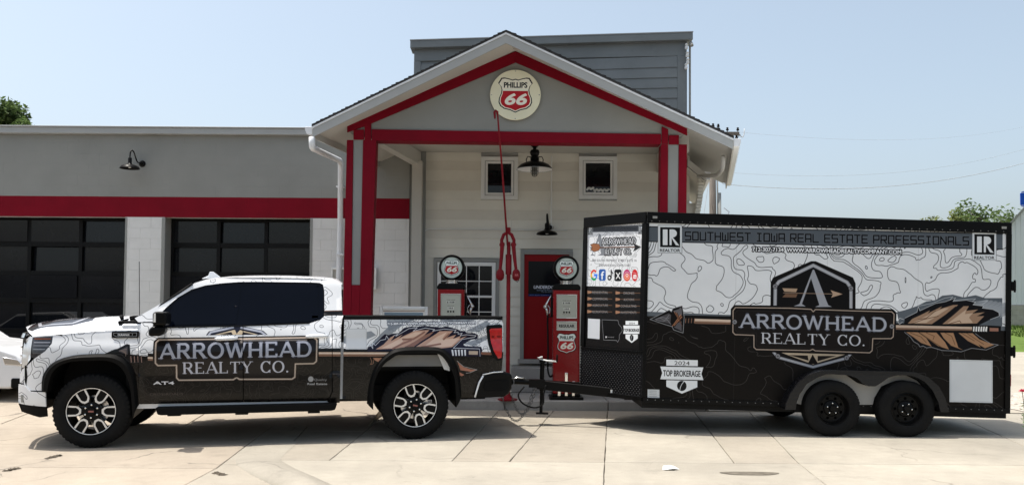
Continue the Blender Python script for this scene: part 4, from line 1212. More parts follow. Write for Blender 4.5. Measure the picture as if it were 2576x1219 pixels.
    half = [(0, .93), (.16, .88), (.38, .95), (.62, 1.0), (.80, .98), (.98, .68), (.84, .52), (.78, .3), (.82, .08), (.93, -.18), (.95, -.42), (.86, -.62), (.64, -.78), (.3, -.86), (0, -1.0)]
    full = half + [(-x, y) for x, y in half[-2:0:-1]]
    mb = MB().xz([(x * .165, .91 + y * .165) for x, y in full], -d_ - .008, -d_ + .001)
    mb.build('shield_badge', IM['sh'], t, uv=lambda c: ((c[0] + .18) / .36, (c[2] - .91 + .18) / .36))
    for x, h in ((-.115, .24), (0, .38), (.115, .24)):
        MB().box(x - .026, x + .026, -d_ - .02, -d_ + .002, .06, .06 + h).build('chrome_bar', M['chrome'], t, bevel=.008)
    # nozzle, hose
    s = side
    nz = MB().tube([(s * .30, -.02, 1.36), (s * .31, -.02, 1.44), (s * .335, -.02, 1.5)], .022, 10).tube([(s * .335, -.02, 1.5), (s * .31, -.02, 1.56), (s * .27, -.02, 1.64), (s * .235, -.02, 1.69)], [.03, .02, .014, .012], 10)
    nz.ball((s * .335, -.02, 1.5), .036, 12).tube([(s * .3, -.02, 1.37), (s * .27, -.02, 1.4), (s * .26, -.02, 1.47), (s * .3, -.02, 1.53)], .008, 6)
    nz.build('nozzle', M['steel'], t, smooth='all')
    MB().box(min(s * .215, s * .31), max(s * .215, s * .31), -.05, .03, 1.33, 1.35).box(min(s * .215, s * .25), max(s * .215, s * .25), -.05, .05, 1.33, 1.72).build('nozzle_cradle', M['black_metal'], t, bevel=.006)
    MB().tube(smooth_path([(s * .30, -.02, 1.37), (s * .30, -.02, 1.2), (s * .29, -.03, .8), (s * .295, -.03, .5), (s * .27, -.03, .38), (s * .24, -.02, .36), (s * .2, 0, .4)]), .015, 10).build('hose', M['rubber'], t, smooth='all')
    return t
IM = {}
q = gr(1423, 1003, .142); PDp = 13.75
pump((at(1423, 900, PDp).x, PDp, .142), -1, 'red fuel pump with a grey REGULAR plate standing in front of the red door')
pump((at(1135, 900, PDp).x, PDp, .142), 1, 'red fuel pump behind the truck bed in front of the cream window')

# ------------------------------------------------------------------ air hose tower
AD = 13.46
q = at(1277, 1000, AD); ax_ = q.x
air = empty('air_hose_tower', (ax_, AD, .142), label='tall red air hose tower with twin hanging arms and a long leaning rod', cat='air tower')
zz = lambda py: at(1277, py, AD).z - .142
xx = lambda px, py=600: at(px, py, AD).x - ax_
MB().lathe([(.16, 0), (.16, .02), (.07, .04), (.05, .09), (.045, .12)], (0, 0, 0), 'z', 24).build('base', M['air_red'], air, smooth=True)
MB().tube([(0, 0, .05), (0, 0, zz(690))], .034, 14).tube([(0, 0, zz(690)), (0, 0, zz(640))], .05, 14).tube([(0, 0, zz(640)), (0, 0, zz(608))], .03, 12).build('pole', M['air_red'], air, smooth=True)
yk = MB().tube([(xx(1263), 0, zz(625)), (xx(1262), 0, zz(604)), (xx(1267), 0, zz(590)), (xx(1277), 0, zz(584)), (xx(1287), 0, zz(590)), (xx(1293), 0, zz(604)), (xx(1292), 0, zz(625))], .028, 10)
yk.tube([(0, 0, zz(588)), (0, 0, zz(572))], .03, 10).ball((xx(1263), 0, zz(615)), .045, 12).ball((xx(1292), 0, zz(615)), .045, 12)
yk.build('yoke', M['air_red'], air, smooth=True)
for k, (xa_, xb_) in enumerate(((1264, 1259), (1291, 1299))):
    MB().tube([(xx(xa_), -.02, zz(610)), (xx(xa_ + (xb_ - xa_) * .5), -.03, zz(650)), (xx(xb_), -.04, zz(680))], [.036, .03, .024], 10).build('arm', M['air_red'], air, smooth=True)
    h = MB().lathe([(.001, .1), (.03, .095), (.058, .06), (.066, 0), (.06, -.05), (.03, -.085), (.001, -.09)], (xx(xb_), -.05, zz(692)), 'z', 16).build('gauge_head', M['air_red'], air, smooth=True)
ca = Canvas(-.05, .05, -.05, .05, 900, lambda x, y: (x, y), (120, 20, 28)); ca.text('AIR', (-.035, -.02), (.035, -.02), (0, .045), (190, 120, 120), bold=2)
MB().add([(xx(1300) - .04, -.118, zz(692) - .04), (xx(1300) + .04, -.118, zz(692) - .04), (xx(1300) + .04, -.118, zz(692) + .04), (xx(1300) - .04, -.118, zz(692) + .04)], [(0, 1, 2, 3)]).build('air_label', img_mat('air_label', ca.image('air_label')), air, fix=False, uv=lambda c: ((c[0] - xx(1300) + .04) / .08, (c[2] - zz(692) + .04) / .08))
MB().tube([(xx(1297), -.05, zz(698)), (xx(1298), -.05, zz(706)), (xx(1302), -.05, zz(709)), (xx(1306), -.05, zz(704)), (xx(1306), -.05, zz(690))], .006, 6).build('hose_loop', M['rubber'], air, smooth='all')
MB().tube([(xx(1277, 600), -.03, zz(618)), (xx(1264, 430), -.19, zz(430) - .03), (xx(1254.5, 310), -.3, zz(310) - .08), (xx(1253, 288), -.32, zz(290) - .08)], [.016, .015, .013, .013], 8).tube([(xx(1253, 288), -.32, zz(290) - .08), (xx(1252, 280), -.32, zz(281) - .08), (xx(1248, 278), -.32, zz(278) - .08), (xx(1245, 281), -.32, zz(282) - .08), (xx(1246, 292), -.32, zz(294) - .08), (xx(1246, 298), -.32, zz(298) - .08)], [.013, .02, .02, .02, .017, .012], 8).build('rod', M['air_red'], air, smooth='all')

# ------------------------------------------------------------------ framed display board behind the truck bed
BD = 13.62
bx0, bx1, bzt = at(955, 775, BD).x, at(1077, 775, BD).x, at(1015, 770, BD).z
bd = empty('display_board', ((bx0 + bx1) / 2, BD, 0), label='metal framed display board standing low behind the truck bed', cat='display board')
hw = (bx1 - bx0) / 2
MB().box(-hw, -hw + .05, -.03, .03, .14, bzt).box(hw - .05, hw, -.03, .03, .14, bzt).box(-hw + .05, hw - .05, -.03, .03, bzt - .05, bzt).box(-hw + .05, hw - .05, -.03, .03, .3, .35).build('frame', M['alu'], bd, bevel=.006)
cb = Canvas(-hw, hw, .3, bzt, 300, lambda x, y: (x, y), (225, 222, 214))
cb.fill([(-hw + .08, .5), (hw - .08, .5), (hw - .08, bzt - .1), (-hw + .08, bzt - .1)], (120, 138, 150)); cb.fill([(-hw + .06, bzt - .085), (hw - .06, bzt - .085), (hw - .06, bzt - .075), (-hw + .06, bzt - .075)], (120, 80, 60))
cb.fill([(-hw + .1, .6), (hw - .1, .6), (hw - .1, bzt - .2), (-hw + .1, bzt - .2)], (190, 200, 205))
MB().box(-hw + .05, hw - .05, -.012, .012, .35, bzt - .05).build('printed_sheet', img_mat('board_print', cb.image('board_print'), .3), bd, uv=lambda c: ((c[0] + hw) / (2 * hw), (c[2] - .3) / (bzt - .3)))
# meter box on the garage wall, half hidden by the porch post
q0, q1 = at(833, 672, WY - .1), at(946, 700, WY - .1)
mbx = empty('meter_box', ((q0.x + q1.x) / 2, WY, q1.z - .2), label='small pale meter cabinet fixed to the white block wall behind the left post', cat='meter box')
hw = (q1.x - q0.x) / 2; hh_ = q0.z - q1.z + .2
MB().box(-hw, -hw + .03, -.1, -.008, 0, hh_).box(hw - .03, hw, -.1, -.008, 0, hh_).box(-hw + .03, hw - .03, -.1, -.008, hh_ - .04, hh_).box(-hw + .03, hw - .03, -.1, -.008, 0, .04).build('case', M['white_trim'], mbx, bevel=.004)
MB().box(-hw + .03, hw - .03, -.06, -.008, .04, hh_ - .04).build('panel', M['soffit'], mbx)

# ------------------------------------------------------------------ utility pole and lines
UD = 32.0
q = at(1795, 545, UD)
pole = empty('utility_pole', (q.x, UD, 0), label='weathered wooden utility pole with crossarms rising behind the porch roof', cat='utility pole')
zt = at(1790, 330, UD).z
MB().tube([(0, 0, 0), (-.02, 0, zt * .5), (-.05, 0, zt)], [.17, .14, .11], 14).build('pole_shaft', M['wood_pole'], pole, smooth='all')
MB().tube([(.17, -.05, 0), (.16, -.05, zt * .6), (.12, -.05, zt - 1)], .03, 8).tube([(.24, -.02, 0), (.22, -.02, zt * .72)], .07, 8).build('conduit', M['grey_trim'], pole, smooth='all')
for k, (za, l0, l1) in enumerate(((zt - .12, -.2, .95), (zt - .42, -.1, 1.0))):
    MB().box(l0, l1, -.2, -.1, za - .06, za + .06).build('crossarm', M['wood_pole'], pole)
ins = MB()
for (x, z_) in ((-.15, zt + .02), (.85, zt - .35), (.5, zt - .05), (.9, zt - .05), (.15, zt + .08), (-.05, zt + .1)):
    ins.lathe([(.015, -.02), (.015, .04), (.05, .05), (.06, .09), (.03, .12), (.05, .15), (.001, .18)], (x, -.15, z_), 'z', 10)
ins.build('insulators', M['black_metal'], pole, smooth=True)
MB().lathe([(.001, .16), (.13, .15), (.14, .1), (.14, -.25), (.001, -.26)], (.06, -.28, zt - .1), 'z', 16).build('transformer', M['black_metal'], pole, smooth=True)
jp = MB()
for (a, b, c) in (((.3, -.15, zt - .1), (.6, -.2, zt - .55), (.9, -.15, zt - .3)), ((0, -.15, zt - .2), (.4, -.3, zt - .8), (1.0, -.15, zt - .15)), ((.9, -.15, zt - .05), (1.15, -.1, zt - .5), (1.2, 0, zt + .1))):
    a, b, c = Vector(a), Vector(b), Vector(c)
    jp.tube([(1 - t) ** 2 * a + 2 * t * (1 - t) * b + t * t * c for t in np.linspace(0, 1, 8)], .018, 5)
for z_ in (zt * .62, zt * .58, zt * .52):
    jp.tube([(.1, -.15, z_), (.4, -.3, z_ - .15), (.55, -.2, z_ + .1), (.35, -.2, z_ + .25)], .02, 5)
jp.build('jumper_wires', M['wire'], pole, smooth='all')
def line(name, p, q, sag, r, lab):
    p, q = Vector(p), Vector(q)
    pts = [p.lerp(q, t) + Vector((0, 0, -sag * 4 * t * (1 - t))) for t in np.linspace(0, 1, 25)]
    o = MB().tube(pts, r, 5).build(name, M['wire'], smooth='all')
    tag(o, lab, 'wire', group='overhead wires right of the utility pole')
P0 = at(1850, 465, UD)
line('overhead_wire', (q.x + .3, UD - .2, P0.z), at(2650, 388, 40), .75, .011, 'lowest and thickest overhead wire sloping up to the right from the pole')
line('overhead_wire', (q.x + .8, UD - .15, zt - .05), at(2650, 300, 60), .8, .004, 'topmost thin overhead wire crossing the pale sky to the right')
line('overhead_wire', (q.x + .3, UD - .2, at(1850, 435, UD).z), at(2650, 352, 45), .8, .005, 'thin overhead wire in the middle between the other two lines')
line('overhead_wire', (q.x - .05, UD, at(1775, 400, UD).z), (q.x - 1.6, UD - 2, 0.2), 0.02, .012, 'steel guy wire running down left of the utility pole')

# ------------------------------------------------------------------ trees
LEAF = [mat('leaf_a', (.09, .14, .045), .7, var=.5, scale=3), mat('leaf_b', (.17, .2, .06), .7, var=.5, scale=3)]
for lm in LEAF:
    N = lm.node_tree.nodes; L = lm.node_tree.links; p_ = N['Principled BSDF']; tr_ = N.new('ShaderNodeBsdfTranslucent'); mx_ = N.new('ShaderNodeMixShader'); mx_.inputs[0].default_value = .4
    L.new(p_.inputs['Base Color'].links[0].from_socket, tr_.inputs[0]); L.new(p_.outputs[0], mx_.inputs[1]); L.new(tr_.outputs[0], mx_.inputs[2]); L.new(mx_.outputs[0], N['Material Output'].inputs[0])
BARK = mat('bark', (.1, .08, .06), .9, var=.3)
def tree(loc, h, spread, seed, lab, m, dens=1.0, leaf=.16, crown0=.35, clumps=26, flat=.8):
    r = random.Random(seed)
    t = empty('leafy_tree', loc, label=lab, cat='tree')
    tk = MB()
    tk.tube([(0, 0, 0), (.05, 0, h * .25), (-.05, .05, h * .55), (0, 0, h * .8)], [h * .03, h * .024, h * .016, h * .006], 10)
    tips = []
    for i in range(clumps):
        a = r.uniform(0, 2 * PI); z = h * r.uniform(crown0, .97); k = math.sqrt(max(.05, 1 - ((z / h - .58) / .46) ** 2))
        R = spread * k * r.uniform(.35, 1.0)
        c = Vector((R * math.cos(a), R * math.sin(a), z))
        tips.append(c)
        b = Vector((0, 0, max(h * .2, z - R * .8)))
        tk.tube([b, b.lerp(c, .5) + Vector((0, 0, -.1 * R)), c], [h * .009, h * .006, h * .002], 5)
    tk.build('trunk', BARK, t, smooth='all')
    vs = []; fs = []
    for c in tips:
        rr = spread * r.uniform(.22, .42)
        for j in range(int(230 * dens)):
            d = Vector((r.gauss(0, 1), r.gauss(0, 1), r.gauss(0, flat))).normalized() * rr * r.random() ** .4
            p = c + d
            u = Vector((r.uniform(-1, 1), r.uniform(-1, 1), r.uniform(-.6, .6))).normalized() * leaf * r.uniform(.5, 1.2)
            v = u.cross(Vector((r.uniform(-1, 1), r.uniform(-1, 1), 1))).normalized() * leaf * .45
            n = len(vs); vs += [p - u, p + v, p + u, p - v]; fs.append((n, n + 1, n + 2, n + 3))
    MB().add(vs, fs).build('crown', m, t, fix=False)
    return t
q = at(8, 350, 40); tree((q.x, 40, 0), at(20, 264, 40).z, 1.9, 3, 'dark green treetop showing over the garage roof at the left edge', LEAF[0], 2.6, .15, clumps=60)
q = at(270, 350, 46); tree((q.x, 46, 0), at(270, 306, 46).z, .85, 5, 'small tree tip peeping over the garage roof behind the wall lamp', LEAF[0], 2, .12)
q = at(158, 350, 46); tree((q.x, 46, 0), at(160, 310, 46).z, .5, 9, 'faint twiggy tree tip just over the garage roof between two larger ones', LEAF[0], .4, .08)
q = at(2385, 600, 62); tree((q.x, 62, .5), at(2385, 530, 62).z - .5, 2.7, 12, 'yellowish green tree behind the trailer roof, left of the darker one', LEAF[1], 1, .17)
q = at(2470, 600, 58); tree((q.x, 58, .5), at(2470, 517, 58).z - .5, 2.6, 21, 'darker open-crowned tree between the trailer and the white shed', LEAF[0], .75, .17, clumps=30)
q = at(2545, 600, 66); tree((q.x, 66, .5), at(2540, 548, 66).z - .5, 2.0, 8, 'green tree crown tucked behind the gable of the white shed', LEAF[1], .8, .17)

# ------------------------------------------------------------------ white shed on the bank, with its neighbour
BDp = 46.0
sh = empty('white_shed', (at(2560, 700, BDp).x + 4, BDp, 0), label='white metal-clad shed with a block foundation on the lawn at the right edge', cat='shed')
sx = at(2536, 700, BDp).x; ze = at(2536, 570, BDp).z; zf = at(2540, 766, BDp).z
rz_ = at(2576, 524, BDp).z; rx_ = at(2576, 524, BDp).x; sl_ = (rz_ - ze) / (rx_ - sx)
shed_m = mat('white_sheet_metal', (.62, .64, .66), .5, var=.03, scale=.5)
W(MB().prism([(x, BDp, z) for x, z in [(sx, zf), (sx + 9.4, zf), (sx + 9.4, ze), (sx + 4.7, ze + sl_ * 4.7), (sx, ze)]], (0, 0, 0), (9.0, 14, 0)), 'wall', shed_m, parent=sh)
rb = MB()
for k in range(31):
    x = sx + .15 + k * .3
    zt_ = ze + sl_ * min(x - sx, 9.4 - (x - sx)) - .08
    rb.box(x - .02, x + .02, BDp - .03, BDp - .002, zf + .02, zt_)
W(rb, 'wall_ribs', shed_m, parent=sh)
for k in range(2):
    a = Vector((sx - .12 if k == 0 else sx + 9.52, 0, ze - .1)); b = Vector((sx + 4.7, 0, ze + sl_ * 4.7 + .02))
    W(MB().prism([(a.x, BDp - .2, a.z), (b.x, BDp - .2, b.z), (b.x, BDp - .2, b.z + .16), (a.x, BDp - .2, a.z + .16)], (0, 0, 0), (9.2, 14.4, 0)), 'roof', M['grey_trim'], parent=sh)
fb = W(MB().prism([(sx - .04, BDp - .05, 0), (sx + 9.4, BDp - .05, 0), (sx + 9.4, BDp - .05, zf - .01), (sx - .04, BDp - .05, zf - .01)], (0, 0, 0), (9.0, 14, 0)), 'foundation', mat('foundation_block', (.36, .34, .3), .9, var=.12, scale=3), parent=sh)
for r_i in range(5):
    for k in range(14):
        x0 = sx - .04 + k * .42 - (.21 if r_i % 2 else 0); z0 = zf - .03 - (r_i + 1) * .26
        a = max(x0, sx - .04)
        if x0 + .41 - a > .05: W(MB().box(a, x0 + .41, BDp - .07, BDp - .051, z0, z0 + .25), 'block', fb.data.materials[0], parent=sh)
nb_ = empty('neighbour_house', (at(2525, 640, 52).x, 52, 0), label='narrow strip of a grey and reddish house between the trailer and the white shed', cat='house')
nx0, nx1 = at(2470, 640, 52).x, at(2533, 640, 52).x
W(MB().box(nx0 - 2, nx1, 52, 58, 0, at(2530, 650, 52).z), 'wall', M['grey_trim'], parent=nb_)
W(MB().box(nx0 - 2.2, nx1 + .05, 51.8, 58, at(2530, 650, 52).z + .01, at(2530, 615, 52).z), 'roof', mat('rust_roof', (.22, .12, .1), .8), parent=nb_)
W(MB().box(nx1 - .16, nx1 - .02, 51.88, 51.99, .5, at(2530, 650, 52).z), 'downpipe', M['white_metal'], parent=nb_)

# ------------------------------------------------------------------ blue sign, flowers
SD = 20.0
q0, q1 = at(2566.5, 481, SD), at(2566.5, 520, SD)
sgn = empty('street_sign', (q0.x + .45, SD, 0), label='blue sign with a white letter cut off by the right edge of the picture', cat='sign')
cb = Canvas(-.5, .5, 0, .36, 300, lambda x, y: (x, y), (16, 70, 165))
cb.stroke([(-.46, .03), (.46, .03), (.46, .33), (-.46, .33)], 10, (230, 235, 240), closed=True)
cb.text('E', (-.31, .06), (-.18, .06), (0, .24), (240, 240, 240), bold=8)
hh_ = (q0.z - q1.z)
rp2 = [(-.45 + .06 * (1 - math.cos(a)), .06 - .06 * math.sin(a)) for a in (PI / 2, PI / 4, 0)]
pl = [(-.39, 0), (.5, 0), (.5, hh_), (-.39, hh_), (-.432, hh_ - .018), (-.45, hh_ - .06), (-.45, .06), (-.432, .018)]
MB().xz([(x, q1.z + z_) for x, z_ in pl], -.012, .012).build('sign_plate', img_mat('blue_sign_print', cb.image('blue_sign_print')), sgn, uv=lambda c: (c[0] + .5, (c[2] - q1.z) / hh_))
MB().tube([(.35, .04, 0), (.35, .04, q0.z)], .03, 10).build('sign_post', M['steel'], sgn, smooth='all')
PINK = mat('pink_petal', (.62, .1, .16), .6, var=.2, scale=20); LG = mat('rose_leaf', (.05, .1, .025), .6, var=.35, scale=15)
FD = 8.4
q = at(2578, 1075, FD)
fl = empty('flowering_shrub', (q.x + .08, FD, -.02), label='pink flowering shrub poking into the right edge of the picture', cat='shrub')
r = random.Random(4)
stm = MB(); lv = MB()
heads = []
for i in range(16):
    tx, ty = r.uniform(-.14, .42), r.uniform(-.25, .25); hz_ = r.uniform(.3, .72)
    if i == 0: tx, ty, hz_ = -.1, 0, at(2562, 985, FD).z + .02
    if i == 1: tx, ty, hz_ = -.02, -.05, at(2576, 1020, FD).z
    p2 = Vector((tx, ty, hz_)); p0_ = Vector((.12 + tx * .2, ty * .2, 0))
    pts = [p0_.lerp(p2, t) + Vector((-.04 * math.sin(PI * t) * (1 if tx < 0 else -1), 0, 0)) for t in (0, .33, .66, 1)]
    stm.tube(pts, [.007, .006, .004, .003], 6)
    heads.append(p2)
    for j in range(26):
        t = r.uniform(.25, .97); p = p0_.lerp(p2, t); a = r.uniform(0, 2 * PI)
        d = Vector((math.cos(a), math.sin(a), r.uniform(-.1, .5))).normalized(); L_ = r.uniform(.035, .07)
        s_ = d.cross(Vector((0, 0, 1))).normalized() * L_ * .28
        m_ = p + d * L_ * .5 + Vector((0, 0, -.006)); e_ = p + d * L_
        lv.add([p, m_ + s_, e_, m_ - s_], [(0, 1, 2), (0, 2, 3)])
stm.build('stems', LG, fl, smooth='all'); o = lv.build('leaves', LG, fl, fix=False); tag(o, kind='stuff')
for c in heads[:9]:
    f = MB()
    for lay, (n_, R_f, up) in enumerate(((6, .042, .012), (5, .03, .024), (4, .016, .032))):
        for k in range(n_):
            a = 2 * PI * k / n_ + lay * .5 + r.uniform(-.1, .1)
            d = Vector((math.cos(a), math.sin(a), 0)); s_ = Vector((-d.y, d.x, 0)) * R_f * .55
            f.add([c, c + d * R_f * .6 + s_ + Vector((0, 0, up)), c + d * R_f + Vector((0, 0, up * .8)), c + d * R_f * .6 - s_ + Vector((0, 0, up))], [(0, 1, 2), (0, 2, 3)])
    f.build('flower', PINK, fl, fix=False)

# ------------------------------------------------------------------ white car parked on the ramp, cut off by the left edge
car_paint = mat('white_car_paint', (.7, .71, .72), .25, var=.02, coat=.6)
CD = 12.75
q = at(62, 900, CD)
wc = empty('parked_car', (q.x, CD, ramp_z(CD) - .06), label='white car nose just showing behind the pickup at the left edge', cat='car')
side = [(-4.4, .35), (-4.45, .75), (-4.3, .95), (-3.6, 1.0), (-3.0, 1.38), (-1.9, 1.42), (-1.2, .98), (-.5, .9), (-.12, .78), (0, .6), (-.02, .3), (-.25, .25), (-4.2, .25)]
cr = MB()
for y0, y1, k in ((0, .12, 1), (.12, 1.65, 0), (1.65, 1.77, 1)):
    cr.xz([(x, z_ - (.05 if k and z_ > .9 else 0)) for x, z_ in side], y0 + .001, y1)
cr.build('body', car_paint, wc, bevel=.05, seg=3)
MB().xz([(-3.45, .98), (-2.95, 1.33), (-1.95, 1.36), (-1.3, 1.0)], -.004, 1.774).build('side_glass', M['tint_glass'], wc)
MB().box(-.2, .02, -.02, 1.79, .26, .42).build('lower_bumper', M['black_plastic'], wc, bevel=.03)
for y in (.02, 1.5):
    MB().xz([(-.34, .74), (-.1, .7), (0.005, .6), (-.3, .62)], y - .03, y + .24).build('headlight', M['chrome'], wc, bevel=.01)
for x in (-.75, -3.55):
    for y in (.0, 1.57): MB().lathe([(.001, 0), (.2, 0), (.31, .01), (.32, .05), (.32, .17), (.31, .2), (.001, .2)], (x, y, .33), 'y', 28).build('wheel', M['rubber'], wc, smooth=True)

# ------------------------------------------------------------------ enclosed trailer
TILT = .0228
TO = Vector((1.70, 10.9, 0))
trl = empty('enclosed_trailer', TO, label='black and white wrapped tandem-axle enclosed trailer hitched to the pickup', cat='trailer')
trl.rotation_euler = (0, TILT, 0)
_c, _s = math.cos(TILT), math.sin(TILT)
def t_loc(p):                                          # world -> trailer frame
    d = Vector(p) - TO
    return Vector((_c * d.x - _s * d.z, d.y, _s * d.x + _c * d.z))
def tmap(px, py):
    q = t_loc(at(px, py, 10.9)); return (q.x, q.z)
TLn, TZ0, TZ1, TWd = 4.755, .425, 2.845, 1.82
NA = (-.735, TWd / 2)                                  # nose point (x, y)
# side artwork --------------------------------------------------
cv = Canvas(0, TLn, TZ0, TZ1, 420, tmap, (222, 225, 227))
CRa = lambda x, y: (1622.5 + x * .28371, 534.6 + y * .28371)
CRb = lambda x, y: (2075.3 + x * .33531, 534.6 + y * .33531)
CRc = lambda x, y: (1792.3 + x * .27858, 616.3 + y * .27858)
CRd = lambda x, y: (1257.8 + 0 + x, y)
def A(f, *pts): return [f(*p) for p in pts]
DK = (17, 14, 12)
allp = [(1600, 520), (2560, 520), (2560, 1060), (1600, 1060)]
cv.topo(cv.mask(allp), (40, 42, 45), cell=.62, levels=6.5, wmm=7.5, seed=5)
split = [(1600, 782), (1700, 786), (1850, 792), (2250, 806), (2560, 822)]
cv.fill([(x, y) for x, y in split] + [(2560, 1070), (1600, 1070)], (92, 98, 104))
low = [(x, y + 11) for x, y in split] + [(2560, 1070), (1600, 1070)]
cv.fill(low, DK)
mlow = cv.mask(low)
cv.topo(mlow, (92, 90, 88), cell=.6, levels=5.5, wmm=5.0, seed=9, alpha=.7)
# ghost feather behind
gf = A(CRb, (540, 745), (600, 730), (690, 700), (760, 665), (830, 655), (880, 622), (960, 614), (1040, 635), (1130, 618), (1200, 640), (1330, 640), (1330, 850), (560, 850))
cv.fill(gf, (88, 95, 102))
for i in range(9):
    x = 1060 + i * 34
    cv.fill(A(CRb, (x, 700 + i * 4), (x + 150, 650 + i * 6), (x + 170, 655 + i * 6), (x + 40, 760), (x - 20, 790)), (150, 156, 162), .75)
cv.stroke(A(CRb, (700, 700), (800, 680), (900, 640), (960, 630), (930, 660), (1040, 650), (1130, 645), (1100, 670), (1220, 660), (1180, 690)), 5, (190, 196, 200))
# grey title band
bt_ = [(1631 - 10, 569.7), (2075, 578.6), (2522, 588)]; bb_ = [(2522, 627), (2075, 617), (1631 - 10, 607)]
cv.fill(bt_ + bb_, (84, 91, 98))
cv.stroke(bt_, 12, (22, 22, 24)); cv.stroke(bb_, 12, (22, 22, 24))
def realtor(cv, f, x0, y0, x1, y1):
    """the R block inside its square: corners in art units through f"""
    w_, h_ = x1 - x0, y1 - y0
    q = lambda a, b: f(x0 + w_ * a, y0 + h_ * b)
    cv.fill([q(0, 0), q(1, 0), q(1, 1), q(0, 1)], (214, 219, 222))
    cv.stroke([q(0, 0), q(1, 0), q(1, 1), q(0, 1)], 6, (120, 122, 124), closed=True)
    cv.fill([q(.09, .07), q(.92, .08), q(.92, .80), q(.09, .79)], (16, 16, 17))
    cv.fill([q(.2, .15), q(.40, .15), q(.40, .72), q(.2, .72)], (222, 226, 228))
    bowl = [q(.48, .15), q(.62, .15)] + [q(.62 + .17 * math.sin(a), .295 - .145 * math.cos(a)) for a in np.linspace(0, PI, 9)] + [q(.9, .74), q(.74, .72), q(.57, .47), q(.57, .72), q(.48, .72)]
    cv.fill(bowl, (222, 226, 228))
    up_ = np.array(q(.08, .85)) - np.array(q(.08, .955))
    cv.text('REALTOR', q(.08, .955), q(.92, .96), tuple(up_), (22, 22, 22), bold=2)
realtor(cv, CRa, 115, 112, 328, 357); realtor(cv, CRb, 1105, 147, 1285, 357)
tech(cv, 'SOUTHWEST IOWA REAL ESTATE PROFESSIONALS', (1722, 603), (2440, 616), 19.5, 24, (132, 138, 144))
tech(cv, 'SOUTHWEST IOWA REAL ESTATE PROFESSIONALS', (1722, 603), (2440, 616), 19.5, 19, (10, 10, 13))
cv.text('712-307-7134  WWW.ARROWHEADREALTYCOMPANY.COM', (1893, 631.5), (2267, 639), 10.5, (235, 238, 240), bold=5, outline=(15, 15, 18), ow=14)
# arrow shaft and head, left
cv.fill(A(CRa, (335, 908), (770, 918), (770, 1003), (335, 1000)), (16, 15, 15))
cv.fill(A(CRa, (440, 938), (765, 948), (765, 990), (440, 982)), (196, 172, 152)); cv.fill(A(CRa, (440, 962), (765, 972), (765, 990), (440, 982)), (120, 92, 76)); cv.stroke(A(CRa, (440, 948), (765, 957)), 6, (226, 212, 198))
for i in range(8): cv.stroke(A(CRa, (350 + i * 13, 938), (346 + i * 13, 975)), 8, (150, 112, 90) if i % 2 else (30, 26, 26))
hd = [(45, 945), (215, 862), (235, 878), (248, 848), (330, 824), (348, 925), (338, 1065), (255, 1038), (240, 1008), (180, 990)]
cv.fill(A(CRa, *hd), (14, 13, 14)); cv.stroke(A(CRa, *hd), 7, (150, 152, 155), closed=True)
cv.fill(A(CRa, (80, 945), (210, 890), (232, 905), (225, 985), (180, 975)), (74, 72, 74))
for p in (((90, 945), (150, 925), (190, 935), (215, 905)), ((100, 952), (160, 962), (200, 950), (230, 990)), ((262, 870), (300, 860), (318, 840)), ((262, 1010), (300, 1030), (322, 1045)), ((130, 930), (170, 950), (215, 930))):
    cv.stroke(A(CRa, *p), 7, (128, 128, 132))
cv.fill(A(CRa, (250, 870), (325, 845), (330, 905), (290, 930)), (96, 94, 98)); cv.fill(A(CRa, (262, 1020), (325, 1045), (326, 960), (285, 980)), (84, 82, 86))
for k in range(4):
    cv.stroke(A(CRa, (244 + k * 9, 1005 - k * 4), (318 + k * 4, 905 + k * 8)), 11, (168, 118, 88) if k % 2 == 0 else (70, 46, 36)); cv.stroke(A(CRa, (262 + k * 8, 880 + k * 3), (322 + k * 3, 985 + k * 6)), 9, (150, 104, 78) if k % 2 == 0 else (60, 40, 32))
